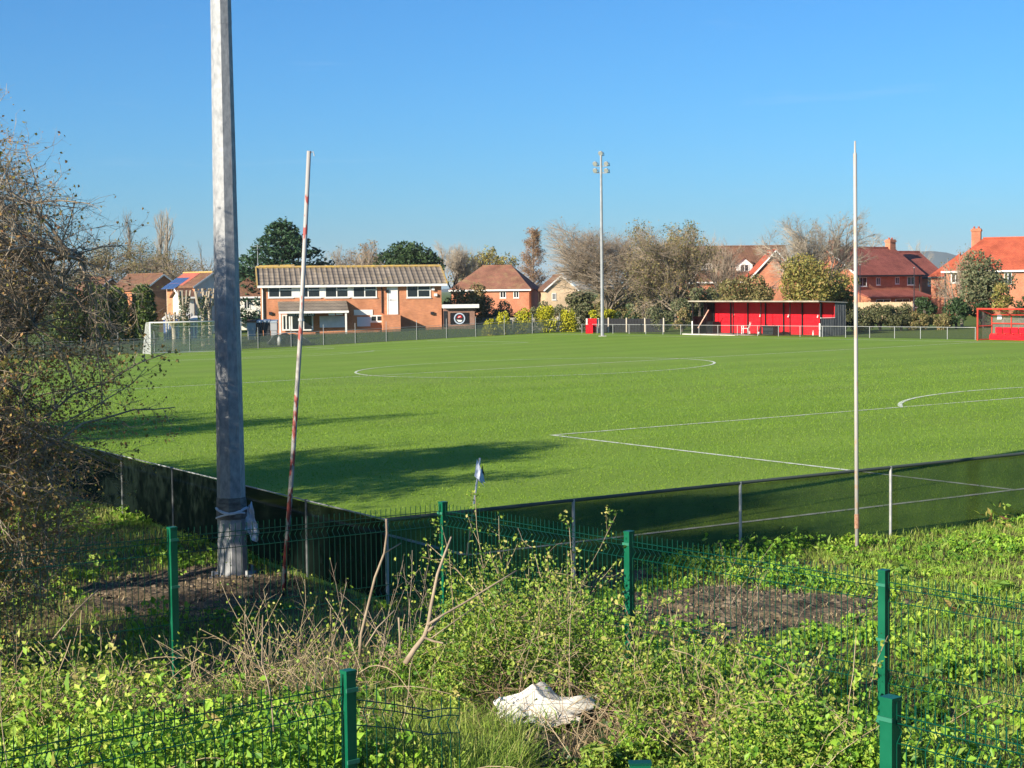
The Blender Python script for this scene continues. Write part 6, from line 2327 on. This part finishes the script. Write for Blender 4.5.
M['l_dock'] = leaf_mat('dock_leaf', leafcols((0.08, 0.17, 0.03), (0.15, 0.27, 0.04), (0.26, 0.34, 0.06), (0.30, 0.16, 0.07)), 0.3)
M['l_ivy'] = leaf_mat('ivy_leaf', leafcols((0.025, 0.06, 0.02), (0.05, 0.1, 0.03), (0.09, 0.14, 0.04)), 0.12, rough=0.35, spec=0.4)
near_t = lambda X, Y: sstep(-0.2, 0.5, fence_t(X, Y))
behind = lambda X, Y: 1 - sstep(-0.3, 0.3, fence_t(X, Y))
clump = lambda X, Y, s, seed, lo=-0.35, hi=0.25: sstep(lo, hi, vnoise(X, Y, s, seed))

# nettles between the green fence and the netting, right of the near mast
cover('nettles', 'bright green nettles between the green fence and the netted barrier', 300000, (-1.2, 13.5, 10, 31),
      lambda X, Y: (0.06 + 0.26 * clump(X, Y, 1.3, 21, -0.4, 0.5)) * (1 - 0.45 * sstep(2.5, 6, X)), lambda X, Y: behind(X, Y) * bare(X, Y) * (0.25 + 0.75 * clump(X, Y, 1.7, 22)) * (1 - 0.45 * sstep(3.5, 6.5, X)), 0.06, M['l_nettle'], 401)
# nettles behind the fence round the mast, thin and partly shaded
cover('nettles', 'thin nettles round the foot of the near mast', 60000, (-9, -0.8, 13, 33),
      lambda X, Y: 0.05 + 0.3 * clump(X, Y, 1.5, 23, -0.3, 0.5), lambda X, Y: behind(X, Y) * bare(X, Y) * clump(X, Y, 1.1, 24, -0.25, 0.3) * 0.8, 0.07, M['l_nettle'], 402)


# canopy height of the growth on the bank, by place
def bump(X, Y, x, y, rx, ry):
    return np.exp(-(((X - x) / rx) ** 2 + ((Y - y) / ry) ** 2))


def h_bank(X, Y):
    h = 0.10 + 0.16 * clump(X, Y, 1.8, 31, -0.4, 0.5) + 0.22 * clump(X, Y, 6.0, 30, -0.15, 0.55)
    h = h + 0.8 * bump(X, Y, -0.02, 13.6, 0.55, 0.7) + 0.5 * bump(X, Y, 0.08, 12.7, 0.5, 0.6) + 0.12 * bump(X, Y, 1.05, 12.6, 0.6, 0.6) + 0.4 * bump(X, Y, 1.85, 10.6, 0.45, 0.8)
    h = h * (0.72 + 0.55 * clump(X, Y, 6.5, 35, -0.45, 0.5))
    h = h + 0.55 * bump(X, Y, -3.9, 13.0, 0.75, 1.0) + 0.25 * bump(X, Y, -2.9, 10.6, 0.8, 0.8) + 0.35 * bump(X, Y, -1.7, 10.3, 0.8, 0.7)
    h = h - 0.10 * bump(X, Y, 0.25, 10.9, 0.5, 0.6)
    return np.clip(h, 0.04, None)


sack_c = gnd(541, 722)
open_spots = [((-0.6, 11.25), 0.6, 0.7), ((sack_c[0] - 0.02, sack_c[1] - 0.5), 0.7, 1.1), ((sack_c[0] + 0.75, sack_c[1] - 0.75), 0.9, 0.30), ((1.6, 9.7), 0.55, 0.28), ((-1.05, 12.3), 0.55, 0.35), ((-2.4, 13.9), 1.2, 1.15)]


def d_bank(X, Y):
    k = near_t(X, Y) * (0.12 + 0.88 * clump(X, Y, 4.6, 47, -0.5, -0.12))
    for c, rx, ry in open_spots:
        k = k * sstep(0.75, 1.15, in_patch(X, Y, c, rx, ry) + 0.2 * vnoise(X, Y, 5, 8))
    return k


lefty = lambda X, Y: sstep(-0.5, -1.1, X + 0.25 * vnoise(X, Y, 2, 51))
righty = lambda X, Y: sstep(1.3, 2.1, X + 0.3 * vnoise(X, Y, 2, 52))
cover('nettles', 'lush nettles on the bank in the bottom left corner', 150000, (-5.2, -0.3, 7.2, 14.2), h_bank,
      lambda X, Y: d_bank(X, Y) * lefty(X, Y) * (0.35 + 0.65 * clump(X, Y, 2.2, 32)) * (1 - 0.75 * sstep(11.6, 12.6, Y + 0.4 * vnoise(X, Y, 2, 4))), 0.05, M['l_nettle'], 403)
cover('nettles', 'nettles and dock on the bank in the bottom right corner', 130000, (0.9, 5.6, 6.6, 13), h_bank,
      lambda X, Y: d_bank(X, Y) * righty(X, Y) * (0.35 + 0.65 * clump(X, Y, 2.0, 33)), 0.047, M['l_nettle'], 404)
cover('brambles', 'yellowing bramble thicket in the middle, in front of the green fence', 330000, (-1.5, 2.6, 8.6, 15.6), h_bank,
      lambda X, Y: d_bank(X, Y) * (1 - lefty(X, Y)) * (1 - 0.8 * righty(X, Y)) * (0.3 + 0.7 * clump(X, Y, 2.6, 34)), 0.031, M['l_bramble'], 405, nup=0.5, pw=0.75)
cover('bright_weeds', 'bright green weeds around and to the right of the white sack', 70000, (-0.4, 2.4, 8.8, 12.4), lambda X, Y: 0.08 + 0.45 * h_bank(X, Y),
      lambda X, Y: d_bank(X, Y) * clump(X, Y, 2.4, 36, -0.2, 0.3), 0.046, M['l_nettle'], 406)
cover('brambles', 'bramble tangle below the hawthorn on the left', 110000, (-7, -2.2, 9.5, 17.5), lambda X, Y: 0.12 + 0.5 * clump(X, Y, 1.6, 37, -0.5, 0.5) * near_t(X, Y) + 0.25,
      lambda X, Y: (0.25 + 0.6 * clump(X, Y, 2.0, 38)) * sstep(-2.4, -3.2, X) * sstep(11.0, 12.2, Y) * bare(X, Y) * (1 - 0.85 * sstep(-3.9, -3.3, X) * sstep(12.3, 12.8, Y)), 0.04, M['l_bramble'], 407, nup=0.5)

cover('dock_leaves', 'broad dock leaves standing in the nettles behind the green fence', 2600, (-1, 9, 11, 29), lambda X, Y: 0.28 + 0 * X, lambda X, Y: behind(X, Y) * bare(X, Y) * 0.5, 0.15, M['l_dock'], 411, aspect=0.34, per=9)
cover('dock_leaves', 'broad dock leaves among the weeds on the bank', 2400, (-4.5, 4.5, 9, 13.5), lambda X, Y: 0.12 + 0.8 * h_bank(X, Y), lambda X, Y: d_bank(X, Y) * 0.5, 0.12, M['l_dock'], 412, aspect=0.36, per=8)
cover('ivy', 'dark ivy low in the gaps of the weeds on the bank', 60000, (-5, 5, 9, 14.5), lambda X, Y: 0.10 + 0 * X, lambda X, Y: near_t(X, Y) * (1 - 0.8 * clump(X, Y, 4.6, 47, -0.5, -0.12)) * 0.9, 0.045, M['l_ivy'], 413, aspect=0.85, per=10)


def grass_obj(name, label, n, box, dens, L, W, lean, m, seed, zofs=0.0, cat='grass'):
    rng = np.random.default_rng(seed)
    X, Y = sample(n, *box, rng)
    u, v = to_uv(X, Y)
    k = rng.random(n) < dens(X, Y) * (np.minimum(u, v) < UO)
    X, Y = X[k], Y[k]
    B = np.stack([X, Y, zg(X, Y) - 0.01 + zofs], 1)
    nb = len(X)
    V, T = blades(rng, B, L * rng.uniform(0.5, 1.35, nb), W * rng.uniform(0.6, 1.4, nb), np.abs(rng.normal(lean, 0.3, nb)))
    r = np.clip(0.45 + 0.3 * vnoise(X, Y, 1.6, seed) + randn(rng, nb) * 0.25, 0, 1)
    return tag(np_mesh(name, V, T, m, rnd=np.repeat(r, 3)), label, cat, kind='stuff')


grass_obj('long_grass', 'long lush grass beside the lower green post', 40000, (-1.6, 0.6, 9.2, 12.6), lambda X, Y: sstep(1.15, 0.7, in_patch(X, Y, (-0.62, 11.0), 0.72, 1.0) + 0.15 * vnoise(X, Y, 3, 2)) * sstep(0.3, 0.45, in_patch(X, Y, sack_c, 1.0, 1.0)), 0.3, 0.010, 0.6, M['l_grass'], 501)
grass_obj('rough_grass', 'rough grass in front of the netted barrier on the right', 155000, (-0.5, 13.5, 10, 31), lambda X, Y: behind(X, Y) * bare(X, Y) * (0.2 + 0.8 * sstep(2.0, 5.0, X)), 0.14, 0.009, 0.6, M['l_grass'], 502)
grass_obj('rough_grass', 'rough grass under the hawthorn and along the black netting', 60000, (-10, -0.5, 13, 33), lambda X, Y: behind(X, Y) * bare(X, Y) * 0.8, 0.15, 0.009, 0.7, M['l_grass'], 503)
grass_obj('bank_grass', 'grass tufts scattered through the weeds on the bank', 60000, (-6, 5.6, 7, 15), lambda X, Y: near_t(X, Y) * clump(X, Y, 1.7, 39, -0.1, 0.5) * 0.7, 0.26, 0.008, 0.7, M['l_grass'], 504)
M['l_straw'] = leaf_mat('straw_blades', leafcols((0.16, 0.11, 0.06), (0.33, 0.24, 0.12), (0.46, 0.36, 0.2), (0.26, 0.17, 0.09)), 0.15)
grass_obj('dead_grass', 'flattened dead grass and litter on the bare parts of the bank', 60000, (-6.5, 5, 7.2, 16), lambda X, Y: near_t(X, Y) * (1.03 - d_bank(X, Y) * (1 - 0.35 * clump(X, Y, 1.9, 41, 0.0, 0.4))) * (1 - 0.85 * bump(X, Y, -0.6, 11.2, 0.7, 0.8)) * sstep(0.42, 0.62, in_patch(X, Y, (sack_c[0], sack_c[1] - 0.25), 1.0, 1.2)), 0.2, 0.007, 1.25, M['l_straw'], 505, cat='dead grass')
grass_obj('dead_grass', 'dead leaves and straw on the bare earth by the mast', 26000, (-7, 4.2, 14.5, 24), lambda X, Y: behind(X, Y) * (1 - bare(X, Y)) * 0.6 + 0.04, 0.12, 0.010, 1.4, M['l_straw'], 506, cat='dead grass')
# low leafy fringe along the foot of the net, bedding it into the ground
# ---- dead stalks
def stalks(name, label, n, place, H, r, lean, seed, m, heads=None, cat='dead stalks'):
    rng = np.random.default_rng(seed)
    X, Y = place(rng, n)
    n = len(X)
    K = 6
    P = np.zeros((n, K, 3))
    P[:, 0] = np.stack([X, Y, zg(X, Y) - 0.03], 1)
    d = np.stack([randn(rng, n) * lean * 1.3, randn(rng, n) * lean * 1.3, np.ones(n)], 1)
    r = r * 0.68
    L = H * rng.uniform(0.5, 1.25, n)
    for k in range(1, K):
        d = norm(d + randn(rng, n, 3) * 0.14 + np.stack([d[:, 0], d[:, 1], np.zeros(n)], 1) * 0.12)
        P[:, k] = P[:, k - 1] + d * (L / (K - 1))[:, None]
    R = r * rng.uniform(0.7, 1.3, n)[:, None] * np.linspace(1, 0.5, K)[None]
    parts = [batch_tubes(P, R, 4)]
    side = children(rng, P, R, 4, H * 0.2, 0.7, r * 0.5, up=0.1, wob=0.15, tmin=0.4, K=3)
    V2, Q2 = batch_tubes(side[0], side[1], 3)
    V, Q = merge(parts + [(V2, Q2)])
    o = np_mesh(name, V, Q, m)
    tag(o, label, cat, kind='stuff')
    if heads:
        top = P[:, 3:].reshape(-1, 3)
        sp = side[0][:, 1:].reshape(-1, 3)
        pts = np.vstack([top, sp])
        q = pts[rng.integers(0, len(pts), heads[1])] + randn(rng, heads[1], 3) * heads[2]
        leaves('seed_heads', rng, q, heads[3] * rng.uniform(0.6, 1.4, len(q)), heads[0], o, aspect=0.7, nup=0.2)
    return o


def around(x, y, rx, ry):
    return lambda rng, n: (x + randn(rng, n) * rx, y + randn(rng, n) * ry)


def line(x0, y0, x1, y1, w):
    def f(rng, n):
        t = rng.random(n)
        return x0 + (x1 - x0) * t + randn(rng, n) * w, y0 + (y1 - y0) * t + randn(rng, n) * w
    return f


stalks('dead_stalks', 'tall brown seed stalks standing out of the bramble thicket', 34, around(0.15, 13.3, 0.32, 0.4), 1.35, 0.006, 0.14, 601, M['straw'], (M['l_bramble'], 3000, 0.025, 0.028))
stalks('dead_stalks', 'dry stalks leaning round the third fence post', 26, around(0.95, 12.5, 0.33, 0.4), 0.95, 0.005, 0.25, 602, M['straw'], (M['l_bramble'], 1200, 0.03, 0.035))
stalks('dead_stalks', 'pale dead stems below the leaning red and white pole', 40, line(-2.3, 13.4, -1.15, 13.2, 0.22), 0.95, 0.0055, 0.28, 603, M['straw'], (M['l_bramble'], 500, 0.04, 0.026))
stalks('dead_stalks', 'pale dead stems round the leftmost green post', 50, around(-3.0, 12.7, 0.5, 0.5), 0.75, 0.005, 0.4, 604, M['straw'], (M['l_bramble'], 700, 0.04, 0.035))
stalks('dead_stalks', 'dry tangled stems at the left edge under the hawthorn', 90, around(-4.2, 13.6, 0.6, 0.7), 0.8, 0.005, 0.5, 605, M['straw'], (M['l_bramble'], 1500, 0.05, 0.035))
stalks('dead_stalks', 'thin dry stems on the bank in front of the soil heap', 40, around(1.75, 11.0, 0.4, 0.6), 0.8, 0.0045, 0.3, 606, M['straw'], (M['l_bramble'], 1400, 0.03, 0.034))
stalks('dead_stalks', 'few twiggy stems standing in the bare soil heap', 10, around(pc[0] - 0.1, pc[1] - 0.7, 0.3, 0.3), 0.9, 0.005, 0.25, 607, M['twig'])
stalks('dead_stalks', 'dry stems standing along the green fence by its corner post', 34, line(-1.9, 14.2, -0.75, 14.9, 0.15), 1.0, 0.005, 0.2, 608, M['twig'], (M['l_bramble'], 350, 0.03, 0.03))
# bramble canes arching through the thicket
rng = np.random.default_rng(77)
n = 70
X = rng.uniform(-3.6, 2.4, n)
Y = rng.uniform(9.6, 13.6, n)
P = np.zeros((n, 7, 3))
P[:, 0] = np.stack([X, Y, zg(X, Y) + h_bank(X, Y) * 0.4], 1)
d = norm(np.stack([randn(rng, n), randn(rng, n) * 0.5, np.full(n, 0.8)], 1))
for k in range(1, 7):
    d = norm(d + randn(rng, n, 3) * 0.1 - np.array([0, 0, 0.22]))
    P[:, k] = P[:, k - 1] + d * rng.uniform(0.07, 0.19, n)[:, None]
P[..., 2] = np.maximum(P[..., 2], zg(P[..., 0], P[..., 1]) + 0.03)
V, Q = batch_tubes(P, np.full((n, 7), 0.0030), 4)
tag(np_mesh('bramble_canes', V, Q, M['straw']), 'thin pale bramble canes arching over the bank', 'canes', kind='stuff')


def tangle(name, label, n, place, top, L, r, seed, m):
    rng = np.random.default_rng(seed)
    X, Y = place(rng, n)
    P = np.zeros((n, 5, 3))
    P[:, 0] = np.stack([X, Y, zg(X, Y) + top(X, Y) * rng.random(n)], 1)
    d = norm(np.stack([randn(rng, n), randn(rng, n), 0.25 + 0.6 * randn(rng, n)], 1))
    ln = L * rng.uniform(0.4, 1.4, n)
    for k in range(1, 5):
        d = norm(d + randn(rng, n, 3) * 0.22)
        P[:, k] = P[:, k - 1] + d * (ln / 4)[:, None]
    P[..., 2] = np.maximum(P[..., 2], zg(P[..., 0], P[..., 1]) + 0.015)
    V, Q = batch_tubes(P, np.full((n, 5), r) * rng.uniform(0.6, 1.3, (n, 1)), 3)
    return tag(np_mesh(name, V, Q, m), label, 'dead stems', kind='stuff')


M['tangle'] = mat('dry_tangle', (0.42, 0.33, 0.2), 0.9, col2=(0.22, 0.14, 0.085), scale=1.6)
tangle('dry_tangle', 'fine dry stems woven through the middle bramble thicket', 650, around(0.25, 12.9, 0.65, 0.75), lambda X, Y: h_bank(X, Y) * 0.95, 0.32, 0.0019, 701, M['tangle'])
tangle('dry_tangle', 'fine dry stems and dead grass below the leftmost green post', 420, around(-2.3, 13.3, 0.85, 0.75), lambda X, Y: 0.3 + 0 * X, 0.4, 0.0024, 702, M['tangle'])
tangle('dry_tangle', 'fine dry bramble stems at the left edge below the hawthorn', 1100, around(-4.1, 13.3, 0.6, 0.9), lambda X, Y: 0.6 + 0 * X, 0.5, 0.0024, 703, M['tangle'])
tangle('dry_tangle', 'dry stems in the weeds left of the second bottom post', 450, around(1.75, 11.9, 0.5, 0.5), lambda X, Y: h_bank(X, Y) * 1.1, 0.35, 0.0021, 704, M['tangle'])
tangle('dry_tangle', 'straw and twigs on the bare strip right of the sack', 500, around(1.05, 11.3, 0.5, 0.16), lambda X, Y: 0.05 + 0 * X, 0.3, 0.0022, 705, M['tangle'])


# ---- dead branches lying in the thicket
def c3b(x, y):
    return 240 + x / 3.2, 440 + y / 3.2


def branch(label, runs, D, rs, m=None, name='dead_branch'):
    """runs of crop points (first one is the main stem), each with start and end radius"""
    pts = [[at(*c3b(*p), D + dz) for p, dz in zip(r, np.linspace(0, q[2], len(r)))] for r, q in zip(runs, rs)]
    rs = [(q[0] * 0.62, q[1] * 0.75, q[2]) for q in rs]
    b = pts[0][0]
    o = thing(name, label, 'branch', b, group='dead branches on the bank')
    for k, (pl_, q) in enumerate(zip(pts, rs)):
        pp = [p - b for p in pl_]
        if k == 0:
            pp[0] = pp[0] - np.array([0, 0, 0.06])
        MB().tube(pp, list(np.linspace(q[0], q[1], len(pp))), 7).build('stem' if k == 0 else 'side_branch', m or M['deadwood'], o, smooth=True)
    return o


branch('slender upright dead branch with one short side twig left of the corner post', [[(383, 665), (388, 620), (410, 530), (432, 440), (462, 362), (470, 300), (468, 252)], [(464, 360), (490, 345), (515, 330)]], 12.6, [(0.02, 0.010, 0.0), (0.010, 0.006, 0.1)])
branch('thick forked dead branch rising out of the brambles below the corner post', [[(528, 690), (560, 668), (590, 630), (603, 590), (612, 530), (632, 430), (655, 365), (676, 310)], [(600, 592), (650, 560), (720, 520), (800, 470), (885, 418)], [(590, 632), (620, 644), (650, 650)], [(604, 640), (680, 585), (760, 528)], [(604, 612), (625, 585), (640, 568)]], 11.9,
       [(0.036, 0.009, 0.3), (0.016, 0.007, 0.3), (0.016, 0.009, -0.3), (0.007, 0.005, 0.2), (0.02, 0.012, 0.1)])
branch('short straight dead stake between the two dead branches', [[(514, 672), (511, 620), (508, 568)]], 11.8, [(0.012, 0.010, 0.0)])
branch('thin pale dead stick leaning right in the weeds between the stake and the upright branch', [[(400, 636), (440, 600), (495, 545)]], 11.9, [(0.009, 0.006, 0.1)])
branch('thin pale stem standing in the weeds left of the lower green post', [[(107, 900), (100, 830), (88, 770), (70, 715), (73, 560)]], 9.6, [(0.008, 0.005, 0.2)])
branch('thin dead stick lying across the leftmost weeds', [[(-600, 610), (-520, 540), (-455, 480)]], 11.6, [(0.007, 0.005, 0.3)])


# ---- rubbish
def sack():
    rng = np.random.default_rng(9)
    n = 150
    g = np.linspace(-1, 1, n)
    X, Y = np.meshgrid(g, g)
    fold = np.zeros_like(X)
    for k in range(12):
        a = rng.random() * math.pi
        f = rng.uniform(2.0, 9)
        ph = rng.random() * 6
        fold += (1 - np.abs(np.sin((X * math.cos(a) + Y * math.sin(a)) * f + ph + 0.8 * np.sin(2.5 * X * math.sin(a) + k)))) ** 2 / (0.7 + 0.25 * f)
    fold /= fold.max()
    r = np.maximum(np.abs(X), np.abs(Y))
    rr = np.sqrt(X ** 2 + Y ** 2) + 1e-6
    an = np.arctan2(Y, X)
    edge = 1 + 0.10 * np.sin(3 * an + 1) + 0.08 * np.sin(5 * an) + 0.04 * np.sin(9 * an + 2)
    Xc, Yc = X * (r / rr) ** 0.8 * edge, Y * (r / rr) ** 0.8 * edge
    env = np.clip(1 - r ** 2.2, 0, 1)
    def tri(t):
        return np.abs((t / math.pi) % 2 - 1)
    body = env ** 0.5 * (0.05 + 0.11 * np.exp(-((Xc + 0.02) / 0.34) ** 2 - ((Yc - 0.5) / 0.4) ** 2) + 0.07 * np.exp(-((Xc - 0.8) / 0.2) ** 2 - ((Yc - 0.1) / 0.4) ** 2))
    wob = 0.35 * np.sin(3.1 * Xc + 1) + 0.3 * np.sin(4.3 * Yc) + 0.2 * np.sin(5 * Xc - 4 * Yc)
    crease = np.maximum(tri(3.6 * Yc + 1.4 * Xc + 1.3 * wob) - 0.35, 0) * 0.085 + np.maximum(tri(4.2 * Xc - 2.6 * Yc + 1.4 * wob + 1) - 0.5, 0) * 0.07 + np.maximum(tri(8 * Yc + 3 * Xc + 1.5 * wob) - 0.6, 0) * 0.025
    Z = body + crease * (0.4 + env) - 0.02 * r + 0.05 * (Yc + 0.6)
    wx, wy = Xc * 0.37 + 0.04 * np.sin(5 * Yc), Yc * 0.25
    zb = zg(sack_c[0] + wx, sack_c[1] + wy)
    V = np.stack([wx, wy, Z + 0.09 + zb - gz(sack_c[0], sack_c[1])], -1).reshape(-1, 3)
    i, j = np.meshgrid(np.arange(n - 1), np.arange(n - 1))
    a = (j * n + i).ravel()
    o = thing('rubble_sack', 'crumpled dirty white woven sack lying on the bank', 'sack', (sack_c[0], sack_c[1], gz(sack_c[0], sack_c[1])))
    m = mat('dirty_white_sack', (0.62, 0.59, 0.52), 0.75, col2=(0.45, 0.35, 0.26), scale=3.2, lo=0.5, hi=0.75, bump=0.15, bscale=40)
    np_mesh('sheet', V, np.stack([a, a + 1, a + n + 1, a + n], 1), m, o, smooth=True)
    MB().prism([(0.10, 0.10, 0.17), (0.17, 0.08, 0.165), (0.16, 0.15, 0.20), (0.11, 0.16, 0.21)], (0.004, -0.01, 0.008)).build('label_patch', mat('yellow_print', (0.75, 0.6, 0.05), 0.6), o)


sack()


def scrap(label, px, py, D, w, m, seed):
    p = gnd(px, py + 8)
    p[2] += 0.12
    X, Y, Z, r = crumple('', None, 0, 0, 0, 1, 1, 1, seed, n=14)
    n = 14
    V = np.stack([X * w, Y * w * 0.6, Z * w * 0.9], -1).reshape(-1, 3)
    i, j = np.meshgrid(np.arange(n - 1), np.arange(n - 1))
    a = (j * n + i).ravel()
    o = np_mesh('litter_scrap', V, np.stack([a, a + 1, a + n + 1, a + n], 1), m, smooth=True)
    o.location = Vector([float(c) for c in p])
    tag(o, label, 'litter', group='scraps of litter by the sack')


blue = mat('pale_blue_plastic', (0.2, 0.42, 0.6), 0.4, col2=(0.4, 0.58, 0.7), scale=20)
scrap('scrap of pale blue plastic just left of the white sack', 503.5, 708, 11.6, 0.035, blue, 21)
scrap('blue and white plastic scrap in the brambles above the sack', 523, 683, 12.1, 0.045, mat('mid_blue_plastic', (0.12, 0.25, 0.5), 0.4, col2=(0.55, 0.62, 0.7), scale=18), 22)


# ------------------------------------------------------------------ thin air over the whole place, so that far things pale a little
hz = MB().box(-7000, 7000, -80, 9400, -6.0, 135).build('haze', None)
hm = bpy.data.materials.new('thin_haze')
hm.use_nodes = True
nt = hm.node_tree
nt.nodes.remove(nt.nodes['Principled BSDF'])
pv = nt.nodes.new('ShaderNodeVolumePrincipled')
pv.inputs['Color'].default_value = (0.86, 0.92, 1.0, 1)
pv.inputs['Density'].default_value = 0.00007
nt.links.new(pv.outputs[0], nt.nodes['Material Output'].inputs['Volume'])
hz.data.materials.append(hm)
tag(hz, kind='stuff')
hz['label'] = 'thin pale haze in the air over the field and the houses'
hz['category'] = 'haze'
